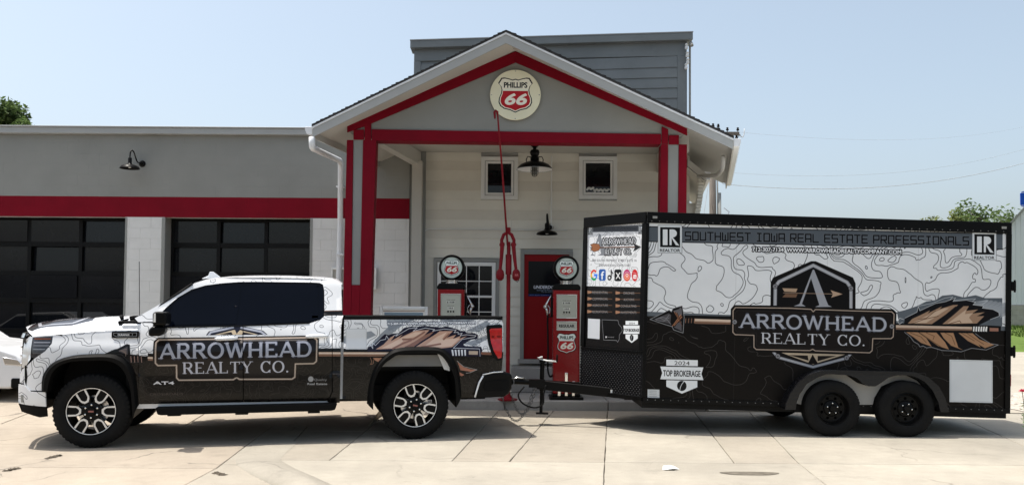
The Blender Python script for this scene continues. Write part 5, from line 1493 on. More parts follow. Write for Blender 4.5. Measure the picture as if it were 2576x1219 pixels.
# feather, right
def feather(cv, f, k=1.0, upper=True, lower=True):
    TAN, TAN2, LIT, BK = (150, 122, 100), (104, 78, 60), (188, 164, 142), (14, 14, 18)
    if upper:
        o = [(590, 845), (600, 790), (640, 770), (690, 745), (700, 705), (712, 735), (760, 712), (830, 680), (900, 668), (980, 638), (960, 665), (1060, 655), (1130, 672), (1110, 690), (1190, 700), (1180, 715), (1260, 725), (1305, 748), (1308, 775), (1240, 800), (1150, 845)]
        cv.fill(A(f, *o), BK); cv.stroke(A(f, *o[1:20]), 5, (205, 208, 210))
        cv.fill(A(f, (615, 835), (655, 795), (720, 765), (700, 775), (790, 730), (770, 755), (880, 700), (860, 722), (960, 692), (1000, 690), (960, 725), (880, 780), (800, 835)), TAN)
        cv.fill(A(f, (650, 828), (730, 790), (820, 745), (900, 715), (930, 715), (860, 760), (760, 825)), LIT)
        cv.fill(A(f, (880, 835), (960, 770), (1040, 700), (1080, 700), (1060, 735), (1150, 725), (1105, 755), (1200, 745), (1140, 775), (1195, 775), (1140, 830)), TAN)
        cv.fill(A(f, (920, 830), (1000, 770), (1060, 725), (1050, 760), (1110, 752), (1080, 785), (1110, 825)), LIT)
        for p in (((640, 835), (740, 800), (850, 775)), ((930, 833), (1010, 810), (1020, 825)), ((700, 800), (760, 790), (830, 735)), ((810, 832), (900, 770), (980, 705)), ((870, 835), (960, 760), (1040, 690))):
            cv.stroke(A(f, *p), 9, TAN2 if p[0][0] not in (810, 870) else (28, 22, 22))
    if lower:
        o = [(585, 885), (640, 930), (665, 965), (700, 985), (712, 1005), (735, 998), (760, 1012), (800, 1008), (880, 1032), (960, 1035), (1020, 1042), (1100, 1015), (1210, 1028), (1300, 990), (1240, 980), (1160, 930), (1110, 890)]
        cv.fill(A(f, *o), BK); cv.stroke(A(f, *o), 5, (170, 172, 176), closed=True)
        B2, B1 = (158, 122, 92), (104, 76, 54)
        cv.fill(A(f, (605, 893), (690, 890), (760, 940), (800, 1003), (720, 975), (660, 930)), B2)
        cv.fill(A(f, (700, 890), (830, 892), (900, 970), (930, 1025), (820, 990), (850, 1000), (750, 930)), B2)
        cv.fill(A(f, (860, 892), (960, 892), (1000, 1010), (1040, 1032), (930, 990), (950, 1000), (890, 940)), B2)
        cv.fill(A(f, (990, 892), (1095, 892), (1160, 950), (1270, 990), (1200, 1015), (1150, 985), (1170, 1010), (1070, 960)), B2)
        for p in (((640, 900), (720, 930), (760, 975)), ((760, 900), (820, 925), (810, 950)), ((900, 900), (950, 925), (975, 990)), ((1020, 900), (1070, 930), (1120, 960)), ((1060, 900), (1120, 940), (1190, 985)), ((720, 905), (800, 960), (870, 1005))):
            cv.stroke(A(f, *p), 9, B1)
    cv.fill(A(f, (530, 828), (1230, 845), (1320, 850), (1320, 905), (1220, 905), (530, 893)), (12, 12, 14)) if lower else None
    if lower:
        cv.fill(A(f, (532, 842), (1104, 855), (1104, 885), (532, 876)), (190, 168, 150)); cv.fill(A(f, (532, 862), (1104, 873), (1104, 885), (532, 876)), (118, 92, 76))
        for i in range(6): cv.fill(A(f, (1112 + i * 19, 853), (1124 + i * 19, 853), (1120 + i * 19, 892), (1110 + i * 18, 888)), (225, 225, 222))
        cv.fill(A(f, (1235, 862), (1302, 865), (1302, 890), (1235, 888)), (150, 108, 92))
        cv.stroke(A(f, (590, 800), (560, 790), (545, 815), (560, 835), (580, 820)), 6, (200, 202, 204))
feather(cv, CRb)
# badge
def badge(cv, f, screws=True, topframe=True):
    STEEL, BK, FR = (150, 152, 158), (16, 14, 14), (120, 104, 92)
    if topframe:
        cv.fill(A(f, (522, 600), (526, 335), (548, 292), (890, 145), (932, 145), (1268, 292), (1292, 345), (1292, 600)), BK)
        cv.fill(A(f, (545, 1000), (560, 1025), (870, 1118), (940, 1118), (1245, 1030), (1265, 990), (1255, 950), (545, 950)), BK)
        fr = A(f, (565, 550), (568, 372), (600, 330), (910, 182), (1215, 335), (1250, 385), (1250, 575))
        cv.stroke(fr, 44, STEEL); cv.stroke(fr, 12, (182, 184, 188))
        cv.fill(A(f, (583, 560), (583, 385), (612, 345), (910, 200), (1205, 350), (1236, 395), (1236, 580)), (13, 12, 13))
        fr = A(f, (552, 965), (590, 1010), (908, 1098), (1212, 1018), (1245, 985))
        cv.stroke(fr, 36, (138, 140, 146)); cv.stroke(fr, 9, (178, 180, 184))
        cv.fill(A(f, (620, 968), (1200, 985), (908, 1075)), (176, 160, 138)); cv.fill(A(f, (690, 990), (860, 995), (868, 1040)), (28, 24, 22)); cv.fill(A(f, (950, 998), (1120, 998), (950, 1045)), (28, 24, 22)); cv.fill(A(f, (860, 1070), (905, 985), (955, 1070)), (14, 12, 12))
    pl = [(165, 575), (195, 540), (700, 545), (1290, 572), (1630, 577), (1662, 608), (1652, 840), (1622, 864), (1468, 864), (1462, 965), (1432, 992), (905, 975), (380, 962), (352, 930), (352, 832), (190, 826), (162, 795)]
    cv.fill(A(f, *pl), BK)
    inn = [(186, 590), (208, 562), (700, 568), (890, 578), (910, 600), (930, 580), (1290, 593), (1618, 600), (1640, 622), (1632, 826), (1612, 842), (1448, 842), (1442, 950), (1420, 970), (930, 952), (905, 938), (880, 950), (395, 940), (374, 920), (374, 812), (205, 806), (184, 785)]
    cv.stroke(A(f, *inn), 16, FR, closed=True); cv.stroke(A(f, *inn), 5, (190, 176, 162), closed=True)
    i2 = [(205, 610), (225, 588), (1600, 622), (1615, 640), (1608, 810), (1590, 822), (1425, 822), (1420, 935), (1400, 945), (410, 918), (395, 900), (395, 792), (225, 786), (205, 765)]
    cv.fill(A(f, *i2), (24, 20, 19)); cv.stroke(A(f, *i2), 3, (60, 54, 50), closed=True)
    p = A(f, (243, 742), (1578, 778)); q = A(f, (243, 620), (243, 742)); hgt = (q[1][1] - q[0][1]) * 1.0
    serif(cv, 'ARROWHEAD', p[0], p[1], hgt, .2, .15, (58, 62, 72), gap=.05, grow=.05)
    serif(cv, 'ARROWHEAD', p[0], p[1], hgt, .19, .14, (158, 162, 172), gap=.05, serifw=.3)
    p = A(f, (440, 884), (1385, 910)); q = A(f, (440, 788), (440, 884)); hgt = (q[1][1] - q[0][1])
    serif(cv, 'REALTY CO.', p[0], p[1], hgt, .17, .065, (186, 188, 194), gap=.08, serifw=.34)
    if topframe:
        cv.fill(A(f, (905, 222), (918, 222), (1045, 540), (1080, 556), (925, 558), (965, 540), (890, 300), (808, 530), (842, 552), (732, 550), (785, 530)), (150, 153, 160))
        cv.fill(A(f, (893, 320), (955, 520), (900, 545), (820, 535)), (13, 12, 13))
        cv.stroke(A(f, (640, 430), (1090, 440)), 6, (176, 150, 128)); cv.fill(A(f, (1065, 405), (1175, 441), (1072, 473), (1088, 440)), (176, 150, 128))
        cv.fill(A(f, (630, 388), (768, 392), (755, 424), (650, 420)), (170, 145, 122)); cv.fill(A(f, (630, 470), (660, 437), (768, 440), (755, 472)), (110, 84, 66))
    if screws:
        for c in ((200, 692), (1620, 732), (566, 372), (1250, 390), (590, 1000), (1212, 1016)):
            cc = f(*c); cv.disc(cc, 24 * .28, (30, 28, 28)); cv.disc(cc, 20 * .28, (128, 128, 132)); cv.stroke([(cc[0] - 2.5, cc[1]), (cc[0] + 2.5, cc[1])], 5, (30, 30, 30)); cv.stroke([(cc[0], cc[1] - 2.5), (cc[0], cc[1] + 2.5)], 5, (30, 30, 30))
for xs in np.arange(1.18, TLn, 1.19):
    q_ = cv.W / TLn * xs; cv.strokeseg(np.array([[q_, 0, q_, cv.H]]), 1.4, (96, 98, 100), .35)
badge(cv, CRc)
def award(cv, q, th):
    """2024 TOP BROKERAGE emblem; q maps 0..1 x 0..1 (y down) to art points"""
    Wt = (222, 226, 228)
    cv.fill([q(.14, 0), q(.87, 0), q(.87, .18), q(.14, .18)], Wt)
    cv.text('2024', q(.33, .155), q(.68, .155), th * .8, (40, 40, 40))
    cv.fill([q(0, .21), q(1, .21), q(.955, .4), q(1, .585), q(0, .585), q(.045, .4)], Wt)
    cv.text('TOP BROKERAGE', q(.07, .49), q(.93, .49), th * 1.25, (24, 24, 24), bold=3)
    cv.fill([q(.14, .61), q(.86, .61), q(.86, .8), q(.5, 1), q(.14, .8)], Wt)
    cv.fill([q(.5 + .11 * math.cos(a), .77 + .15 * math.sin(a)) for a in np.linspace(0, 2 * PI, 24)[:-1]], (26, 26, 26))
    cv.stroke([q(.56, .62), q(.5, .72), q(.47, .8), q(.45, .92)], 8 if th > 6 else 4, Wt)
award(cv, lambda a, b: (1661 + 108.5 * a, 903 + 85 * b + 2.2 * a), 12.5)
cv.fill([(1629, 978), (1659, 979), (1659, 1000), (1629, 999)], (190, 194, 196))
for i in range(4): cv.stroke([(1634, 982 + i * 4.5), (1652, 982.5 + i * 4.5)], 3, (80, 80, 82))
# the white square that carries the code is left blank
cv.fill([(2388.5, 903.5), (2497, 906), (2497, 1012.5), (2388.5, 1010)], (206, 210, 212))
cv.stroke([(2391.5, 906.5), (2494, 909), (2494, 1009.5), (2391.5, 1007)], 3, (150, 154, 157), closed=True)
side_img = img_mat('trailer_side_wrap', cv.image('trailer_side_wrap'), .4, .0, .12)
side_uv = cv.uv
def tb(mb, name, m, parent=None, **k): return mb.build(name, m, parent or trl, **k)
# side wall with the wheel box left plain behind the fender
rows_ = [[(x, 0, z_) for x in np.linspace(0, TLn, 20)] for z_ in np.linspace(TZ0, TZ1, 8)]
# faint panel waviness
rows_ = [[(x, .0025 * math.sin(x * 2.6 + 1) * math.sin((z_ - TZ0) * 2.2), z_) for (x, y, z_) in r_] for r_ in rows_]
tb(MB().grid(rows_).add([(0, .03, TZ0), (TLn, .03, TZ0), (TLn, .03, TZ1), (0, .03, TZ1)], [(3, 2, 1, 0)]), 'side_panel', side_img, fix=False, uv=side_uv, smooth='all')
tb(MB().box(.0, TLn, TWd - .03, TWd, TZ0, TZ1), 'side_panel', M['white_trim'])
# nose panels
def nose_map_hit(px, py):
    A0 = TO + Vector((0, 0, 0)); n = Vector((-TWd / 2, -.735, 0)).normalized()   # outward normal of the near nose panel
    p = t_loc(hit(px, py, tuple(TO), tuple(Vector((n.x * _c, n.y, -n.x * _s)))))
    L_ = math.hypot(.735, TWd / 2)
    return (L_ - math.hypot(p.x, p.y), p.z)              # 0 at the nose, L at the corner
LN = math.hypot(.735, TWd / 2)
TZt = TZ0 + .60                                        # top of the tread plate
cn = Canvas(0, LN, TZ0, TZ1, 520, nose_map_hit, (18, 17, 17))
CN = lambda x, y: (1459 + x * .28892, 528.3 + y * .28892)
cn.topo(cn.mask(A(CN, (0, 660), (600, 660), (600, 1200), (0, 1200))), (60, 50, 44), cell=.35, levels=7, wmm=3, seed=3, alpha=.7)
wz = A(CN, (66, 92), (562, 82), (548, 672), (58, 660))
cn.fill(wz, (228, 230, 232)); cn.topo(cn.mask(wz), (70, 72, 76), cell=.4, levels=8, wmm=3.5, seed=8)
cn.fill(A(CN, (100, 145), (520, 132), (520, 186), (100, 192)), (74, 78, 84))
cn.text('SOUTHWEST IOWA REAL ESTATE PROFESSIONALS', CN(122, 180), CN(498, 172), (0, -24 * .289), (18, 18, 22))
for x in (70, 508):
    realtor(cn, lambda a, b, x=x: CN(x + a * 42, 138 - (x - 70) * .02 + b * 76), 0, 0, 1, 1)
cn.fill(A(CN, (165, 210), (178, 210), (225, 385), (240, 395), (150, 395), (185, 380), (160, 270), (110, 380), (135, 395), (90, 395), (105, 380)), (128, 132, 138))
p = A(CN, (188, 300), (485, 292)); serif(cn, 'ARROWHEAD', p[0], p[1], 14, .3, .2, (22, 22, 24), grow=.22); serif(cn, 'ARROWHEAD', p[0], p[1], 14, .18, .12, (205, 208, 212))
p = A(CN, (215, 388), (448, 384)); serif(cn, 'REALTY CO.', p[0], p[1], 13, .3, .15, (22, 22, 24), grow=.2); serif(cn, 'REALTY CO.', p[0], p[1], 13, .18, .08, (200, 203, 207))
cn.stroke(A(CN, (95, 327), (490, 322)), 17, (20, 16, 14)); cn.stroke(A(CN, (95, 326), (490, 321)), 8, (150, 105, 80))
cn.fill(A(CN, (90, 300), (120, 290), (165, 295), (178, 325), (165, 350), (125, 362), (92, 345), (108, 327)), (150, 98, 66)); cn.stroke(A(CN, (90, 300), (120, 290), (165, 295), (178, 325), (165, 350), (125, 362), (92, 345), (108, 327)), 5, (20, 16, 14), closed=True)
cn.fill(A(CN, (460, 285), (532, 322), (462, 362), (478, 322)), (34, 34, 36))
cn.text('600 SOUTH FREMONT STREET SUITE 1A', CN(108, 448), CN(494, 448), 6.3, (48, 50, 54)); cn.text('SHENANDOAH, IOWA 51601', CN(165, 490), CN(435, 490), 6.3, (48, 50, 54))
# row of service icons
def circ(cx, cy, rx, ry, col, a0=0, a1=360, rin=None):
    pts = [(cx + rx * math.cos(math.radians(t)), cy + ry * math.sin(math.radians(t))) for t in np.linspace(a0, a1, 22)]
    if rin: pts += [(cx + rx * rin * math.cos(math.radians(t)), cy + ry * rin * math.sin(math.radians(t))) for t in np.linspace(a1, a0, 22)]
    cn.fill(A(CN, *pts), col)
circ(122, 565, 30, 48, (219, 68, 55), 200, 315, .62); circ(122, 565, 30, 48, (244, 180, 0), 150, 200, .62); circ(122, 565, 30, 48, (15, 157, 88), 50, 150, .62); circ(122, 565, 30, 48, (66, 133, 244), 0, 50, .62)
cn.fill(A(CN, (122, 555), (152, 555), (152, 575), (122, 575)), (66, 133, 244))
rr_ = lambda x0, y0, x1, y1, k=10: A(CN, (x0 + k, y0), (x1 - k, y0), (x1, y0 + k), (x1, y1 - k), (x1 - k, y1), (x0 + k, y1), (x0, y1 - k), (x0, y0 + k))
cn.fill(rr_(165, 514, 224, 614), (44, 92, 168)); cn.text('f', CN(182, 602), CN(210, 602), 21, (240, 240, 240), bold=4)
cn.stroke(A(CN, (272, 522), (272, 590)), 20, (16, 16, 18)); circ(256, 588, 17, 24, (16, 16, 18), 0, 360, .45); cn.stroke(A(CN, (272, 530), (288, 552)), 16, (16, 16, 18))
cn.fill(rr_(300, 516, 362, 618), (14, 14, 16)); cn.text('X', CN(311, 598), CN(352, 598), 17, (235, 235, 235), bold=4)
circ(409, 567, 32, 52, (190, 50, 110)); circ(409, 582, 26, 34, (225, 100, 60)); cn.stroke(rr_(390, 538, 428, 597), 4.5, (240, 235, 235), closed=True); circ(409, 567, 11, 17, (240, 235, 235)); circ(409, 567, 6, 10, (215, 80, 80))
circ(477, 567, 26, 52, (205, 38, 42)); cn.fill(rr_(462, 562, 493, 598, 6), (240, 235, 235)); cn.text('You', CN(464, 556), CN(490, 556), 5, (245, 240, 240)); cn.text('Tube', CN(464, 588), CN(491, 588), 4.2, (190, 40, 40))
for i, (a_, b_) in enumerate((('RESIDENTIAL', 'DRONES'), ('COMMERCIAL', 'AUCTIONS'), ('AGRICULTURE', 'CONSULTING'), ('RECREATIONAL', 'INVESTMENTS'))):
    y = 712 + i * 56
    for x0, wd_, tx in ((64, 215, a_), (310, 215, b_)):
        dy = 6 if x0 > 200 else 0
        cn.stroke(A(CN, (x0, y + dy), (x0 + wd_, y + dy + 4)), 7, (120, 88, 66)); cn.fill(A(CN, (x0, y - 14 + dy), (x0 + 36, y - 6 + dy), (x0 + 40, y + dy), (x0 + 34, y + 10 + dy), (x0, y + 16 + dy)), (158, 118, 92))
        cn.text(tx, CN(x0 + (44 if len(tx) > 8 else 70), y + 14 + dy), CN(x0 + (180 if len(tx) > 8 else 162), y + 14 + dy), 6.4, (150, 150, 152))
cn.fill(A(CN, (70, 942), (174, 948), (170, 1122), (67, 1112)), (205, 208, 212))
iowa = A(CN, (192, 952), (330, 958), (338, 992), (362, 1020), (368, 1050), (342, 1085), (342, 1120), (328, 1148), (318, 1132), (206, 1128), (200, 1060))
cn.fill(iowa, (12, 11, 11)); cn.stroke(iowa, 5, (150, 152, 155), closed=True); cn.text('Shenandoah', CN(236, 1106), CN(296, 1108), 2.6, (200, 200, 200)); cn.fill(A(CN, (222, 1096), (232, 1096), (232, 1110), (222, 1110)), (220, 220, 220))
award(cn, lambda a, b: CN(376 + 148 * a, 962 + 192 * b), 6.0)
nose_m = img_mat('trailer_nose_wrap', cn.image('trailer_nose_wrap'), .35, .0, .2)
def nose_pts(z0, z1, off=0.0):
    n = Vector((-TWd / 2, -.735, 0)).normalized() * off
    return [(NA[0] + n.x, NA[1] + n.y, z0), (n.x, n.y, z0), (n.x, n.y, z1), (NA[0] + n.x, NA[1] + n.y, z1)]
tb(MB().add(nose_pts(TZ0, TZ1), [(0, 1, 2, 3)]), 'nose_panel', nose_m, fix=False, uv=lambda c: ((LN - math.hypot(c[0], c[1])) / LN, (c[2] - TZ0) / (TZ1 - TZ0)))
tb(MB().add([(NA[0], NA[1], TZ0), (0, TWd, TZ0), (0, TWd, TZ1), (NA[0], NA[1], TZ1)], [(3, 2, 1, 0)]), 'nose_panel', M['white_trim'], fix=False)
# black diamond tread plate material
tp = bpy.data.materials.new('black_tread_plate'); tp.use_nodes = True
N = tp.node_tree.nodes; L = tp.node_tree.links; p_ = N['Principled BSDF']
p_.inputs['Base Color'].default_value = (.006, .006, .007, 1); p_.inputs['Roughness'].default_value = .25; p_.inputs['Specular IOR Level'].default_value = .35
tc = N.new('ShaderNodeTexCoord'); vo = N.new('ShaderNodeTexVoronoi'); vo.feature = 'F1'; vo.inputs['Scale'].default_value = 60; vo.inputs['Randomness'].default_value = 0
L.new(tc.outputs['Object'], vo.inputs['Vector'])
bp = N.new('ShaderNodeBump'); bp.inputs['Strength'].default_value = .5; bp.inputs['Distance'].default_value = .006; bp.invert = True
L.new(vo.outputs['Distance'], bp.inputs['Height']); L.new(bp.outputs[0], p_.inputs['Normal'])
M['tread'] = tp
q = nose_pts(TZ0, TZt, .006)
tb(MB().add(q, [(0, 1, 2, 3)]), 'stone_guard', M['tread'], fix=False)
st = MB()
u_ = Vector((-.735, TWd / 2, 0)).normalized(); n_ = Vector((-TWd / 2, -.735, 0)).normalized()
for i in range(42):
    for j in range(22):
        c = u_ * (.05 + i * .027) + n_ * .0075 + Vector((0, 0, TZ0 + .03 + j * .0265))
        if (i + j) % 2: continue
        st.add([c - u_ * .006, c + Vector((0, 0, .006)), c + u_ * .006, c - Vector((0, 0, .006)), c + n_ * .004], [(0, 1, 4), (1, 2, 4), (2, 3, 4), (3, 0, 4)])
o = tb(st, 'tread_dimples', M['steel']); tag(o, kind='stuff')
o.data.materials[0] = mat('worn_dimple', (.12, .12, .12), .3, metal=.7)
q0_, q1_ = nose_pts(TZt, TZt + .035, .012)[:2], None
a = Vector((NA[0], NA[1], TZt + .015)) + n_ * .012; b = Vector((0, 0, TZt + .015)) + n_ * .012
tb(MB().bar(a, b, .02, .035), 'guard_trim', M['black_metal'])
tb(MB().bar(Vector((NA[0], NA[1], TZ0 + .02)) + n_ * .014, Vector((0, 0, TZ0 + .02)) + n_ * .014, .03, .05), 'bottom_rail', M['black_metal'], bevel=.004)
# roof, trims
roof = [(-.735, TWd / 2), (0, 0), (TLn, 0), (TLn, TWd), (0, TWd)]
tb(MB().xy([(x, y) for x, y in roof], TZ1 - .02, TZ1 + .02), 'roof', M['white_trim'])
tb(MB().box(.0, TLn + .015, -.018, -.001, TZ1 - .11, TZ1 + .035), 'top_rail', M['black_metal'], bevel=.005)
tb(MB().box(0, TLn + .015, -.02, -.001, TZ0 - .03, TZ0 + .035), 'bottom_rail', M['black_metal'], bevel=.005)
tb(MB().box(TLn - .055, TLn + .015, -.022, -.002, TZ0 + .036, TZ1 - .111), 'corner_post', M['black_metal'], bevel=.005)
tb(MB().box(-.015, .03, -.016, -.001, TZ0 + .036, TZ1 - .111), 'corner_post', M['black_metal'], bevel=.006)
tb(MB().bar(Vector((NA[0], NA[1], TZ1 - .035)) + n_ * .014, Vector((0, 0, TZ1 - .035)) + n_ * .014, .03, .14), 'top_rail', M['black_metal'], bevel=.005)
tb(MB().bar(Vector((NA[0], NA[1], TZt + .04)) + n_ * .016 + -u_ * .03, Vector((NA[0], NA[1], TZ1 - .11)) + n_ * .016 - u_ * .03, .07, .016, up=tuple(n_)), 'nose_trim', M['black_metal'])
tb(MB().bar(-u_ * -.035 + n_ * .012 + Vector((0, 0, TZt + .04)), -u_ * -.035 + n_ * .012 + Vector((0, 0, TZ1 - .11)), .07, .012, up=tuple(n_)), 'nose_trim', M['black_metal'])
sr = MB()
for i in range(47):
    for z_ in (TZ1 - .085, TZ0 + .012):
        sr.lathe([(.001, -.006), (.006, -.004), (.007, 0)], (.06 + i * .1, -.018, z_), 'y', 6)
o = tb(sr, 'rail_screws', M['grey_plastic']); tag(o, kind='stuff')
rv = MB()
for i in range(60):
    z_ = TZ0 + .08 + i * .0385
    c = Vector((NA[0] - .008, NA[1] - .012, z_))
    rv.ball(c, .012, 8)
o = tb(rv, 'rivets', M['black_metal'], smooth='all'); tag(o, kind='stuff')
for x in (.07, TLn - .12):
    tb(MB().box(x, x + .06, -.026, -.018, TZ1 - .05, TZ1 - .02), 'marker_light', mat('marker_lens', (.3, .3, .28), .3))
tb(MB().box(TLn + .0, TLn + .03, .0, TWd, TZ0, TZ1), 'rear_door', M['white_trim'], bevel=.008)
for z_ in (1.2, 2.05):
    tb(MB().box(TLn + .015, TLn + .07, -.03, .06, z_ - .06, z_ + .06).tube([(TLn + .05, -.03, z_ - .08), (TLn + .05, -.03, z_ + .08)], .014, 8), 'hinge', M['black_metal'], bevel=.003)
tb(MB().box(0, TLn, .05, TWd - .05, TZ0 - .1, TZ0 - .002), 'chassis', M['black_frame'])
# lower rear striker light
tb(MB().box(TLn + .0, TLn + .05, .03, .12, .75, .9), 'tail_light', mat('red_lens', (.4, .01, .01), .2, coat=.5))
# fender over the tandem wheels
CRf = lambda x, y: ((3000 + x / 1.07) / 1.5901, (800 + y / 1.07) / 1.5901)
def FT(x, y, yl=-.2):                                  # crop point -> trailer frame on the plane y = yl
    q = t_loc(at(*CRf(x, y), 10.9 + yl)); return (q.x, q.z)
outer = [FT(*p) for p in ((148, 895), (152, 870), (170, 828), (205, 780), (250, 745), (300, 729), (360, 726), (500, 730), (640, 732), (705, 735), (760, 756), (805, 795), (832, 845), (848, 905))]
inner = [FT(*p) for p in ((192, 895), (196, 868), (210, 830), (240, 785), (285, 758), (320, 745), (360, 741), (500, 744), (640, 746), (695, 750), (740, 772), (778, 812), (802, 862), (812, 905))]
n = len(outer)
fm = MB()
for (A_, B_, y0, y1) in ((outer, inner, -.225, .0),):
    vs = [(x, y0, z_) for x, z_ in A_] + [(x, y0, z_) for x, z_ in B_] + [(x, y1, z_) for x, z_ in A_] + [(x, y1, z_) for x, z_ in B_]
    fs = []
    for i in range(n - 1):
        fs += [(i, i + 1, n + i + 1, n + i), (i, 2 * n + i, 2 * n + i + 1, i + 1), (n + i, n + i + 1, 3 * n + i + 1, 3 * n + i)]
    fs += [(0, n, 3 * n, 2 * n), (n - 1, 3 * n - 1, 4 * n - 1, 2 * n - 1)]
    fm.add(vs, fs)
tb(fm, 'fender', M['tread'], smooth=True)
# gusset dipping between the wheels
gus = [FT(*p) for p in ((330, 742), (420, 748), (455, 760), (480, 782), (505, 795), (535, 795), (560, 780), (590, 758), (630, 748), (690, 748))]
tb(MB().xz([(x, z_ + .02) for x, z_ in ((gus[0][0], gus[0][1]), (gus[-1][0], gus[-1][1]))] + [(x, z_) for x, z_ in gus[::-1]], -.219, -.213), 'fender_gusset', M['tread'])
# pale skirt panel inside the fender
skirt = [FT(*p) for p in ((194, 868), (196, 868), (212, 830), (242, 788), (285, 760), (320, 747), (360, 743), (430, 750), (480, 785), (520, 797), (560, 782), (610, 750), (690, 751), (738, 774), (776, 814), (800, 862), (808, 892), (770, 892), (750, 800), (700, 778), (640, 778), (585, 800), (555, 850), (548, 880), (480, 880), (470, 840), (430, 795), (380, 775), (320, 785), (265, 820), (240, 880), (194, 870))]
tb(MB().xz(skirt, -.045, -.025), 'skirt_panel', mat('pale_skirt', (.33, .325, .31), .5, var=.06), bevel=.002)
tb(MB().xz([FT(*p, yl=0) for p in ((190, 905), (200, 850), (250, 780), (320, 755), (690, 755), (770, 790), (815, 905))], -.022, .012), 'wheel_box', M['black_frame'])
# tyres and black modular wheels
def trailer_wheel(tyre_name='wheel'):
    wl = empty(tyre_name, (0, 0, 0), parent=trl)
    R_ = .357; w_ = .2
    ty = MB().lathe([(.205, .01), (.215, -.004), (.24, -.012), (.29, -.016), (.325, -.008), (.345, .006), (R_ - .004, .02), (R_, .045), (R_, .075), (R_ - .007, .077), (R_ - .007, .083), (R_, .085), (R_, .118), (R_ - .007, .12), (R_ - .007, .126), (R_, .128), (R_, .16), (R_ - .004, .182), (.345, .196), (.3, .212), (.215, .2)], (0, 0, 0), 'y', 60)
    for k in range(56):
        a = 2 * PI * k / 56; c_, s_ = math.cos(a), math.sin(a)
        for (r0, r1, y0, y1) in ((.338, .358, .004, .046),):
            p = [Vector((r0 * c_, y0, r0 * s_)), Vector((r1 * c_, y0 + .012, r1 * s_)), Vector((r1 * c_, y1, r1 * s_)), Vector((r0 * c_, y1, r0 * s_))]
            t_ = Vector((-s_, 0, c_)) * .024
            ty.prism([tuple(v) for v in p], tuple(-t_ / 2), tuple(t_))
    t1 = ty.build('tyre', M['rubber'], wl, smooth=True)
    for rr in (.225, .3): pass
    rim = MB().lathe([(.208, .018), (.212, .002), (.203, -.004), (.196, .006), (.19, .04), (.178, .055), (.165, .052), (.15, .062)], (0, 0, 0), 'y', 60)
    # disc with eight round windows: ring sectors around holes
    nseg = 8
    for k in range(nseg):
        a = 2 * PI * k / nseg + PI / 8
        cx, cz = .132 * math.cos(a), .132 * math.sin(a)
        hole = [(cx + .0185 * math.cos(t), cz + .0185 * math.sin(t)) for t in np.linspace(0, 2 * PI, 17)[:-1]]
        sec = []
        for t in np.linspace(a - PI / 8, a + PI / 8, 5): sec.append((.155 * math.cos(t), .155 * math.sin(t)))
        for t in np.linspace(a + PI / 8, a - PI / 8, 5): sec.append((.105 * math.cos(t), .105 * math.sin(t)))
        # connect hole and sector by angle
        ns = len(sec); m_ = len(hole)
        vs = [(x, .058, z_) for x, z_ in sec] + [(x, .058, z_) for x, z_ in hole]
        fs = []
        ang = lambda p: math.atan2(p[1] - cz, p[0] - cx)
        for i in range(ns):
            j = (i + 1) % ns
            mid = ((sec[i][0] + sec[j][0]) / 2, (sec[i][1] + sec[j][1]) / 2)
            h0 = min(range(m_), key=lambda h: abs(math.remainder(ang(hole[h]) - ang(sec[i]), 2 * PI))); h1 = min(range(m_), key=lambda h: abs(math.remainder(ang(hole[h]) - ang(sec[j]), 2 * PI)))
            path = [h0]
            while path[-1] != h1:
                st_ = 1 if math.remainder(ang(hole[h1]) - ang(hole[h0]), 2 * PI) > 0 else -1
                path.append((path[-1] + st_) % m_)
                if len(path) > m_: break
            fs.append(tuple([i] + [ns + h for h in path] + [j]) if len(path) > 1 else (i, ns + h0, j))
        rim.add(vs, fs)
    rim.lathe([(.106, .058), (.098, .046), (.085, .036), (.05, .034), (.045, .03), (.045, -.0), (.036, -.012), (.001, -.013)], (0, 0, 0), 'y', 40)
    rim.lathe([(.155, .058), (.16, .062), (.162, .1)], (0, 0, 0), 'y', 40)
    rim.lathe([(.2, .1), (.001, .11)], (0, 0, 0), 'y', 30)
    rim.build('rim', M['black_metal'], wl, smooth=True)
    lg = MB()
    for k in range(5):
        a = 2 * PI * k / 5 + PI / 2; lg.lathe([(.001, .01), (.008, .012), (.011, .018), (.011, .036)], (.067 * math.cos(a), 0, .067 * math.sin(a)), 'y', 6)
    lg.build('lug_nuts', M['chrome'], wl, smooth=True)
    return wl
tw = trailer_wheel()
wc_ = [at(2096, 1030, 10.70), at(2283, 1030, 10.70)]
for i, p in enumerate(wc_):
    o = tw if i == 0 else copy_tree(tw, trl)
    q = t_loc(Vector((p.x, 10.705, .357))); o.location = q; o.rotation_euler = (0, i * .4 - TILT, 0)
    f = copy_tree(tw, trl); f.location = (q.x, TWd + .195, q.z); f.rotation_euler = (0, i * .7, PI)
tb(MB().bar(t_loc((wc_[0].x, 10.9, .357)), t_loc((wc_[0].x, 10.9 + TWd, .357)), .07), 'axle', M['black_frame']); tb(MB().bar(t_loc((wc_[1].x, 10.9, .357)), t_loc((wc_[1].x, 10.9 + TWd, .357)), .07), 'axle', M['black_frame'])
for x in (wc_[0].x - .42, wc_[0].x + .46, wc_[1].x + .42):
    q = t_loc((x, 10.98, .42)); tb(MB().box(q.x - .03, q.x + .03, q.y, q.y + .06, q.z - .1, q.z + .12), 'spring_hanger', M['black_frame'])
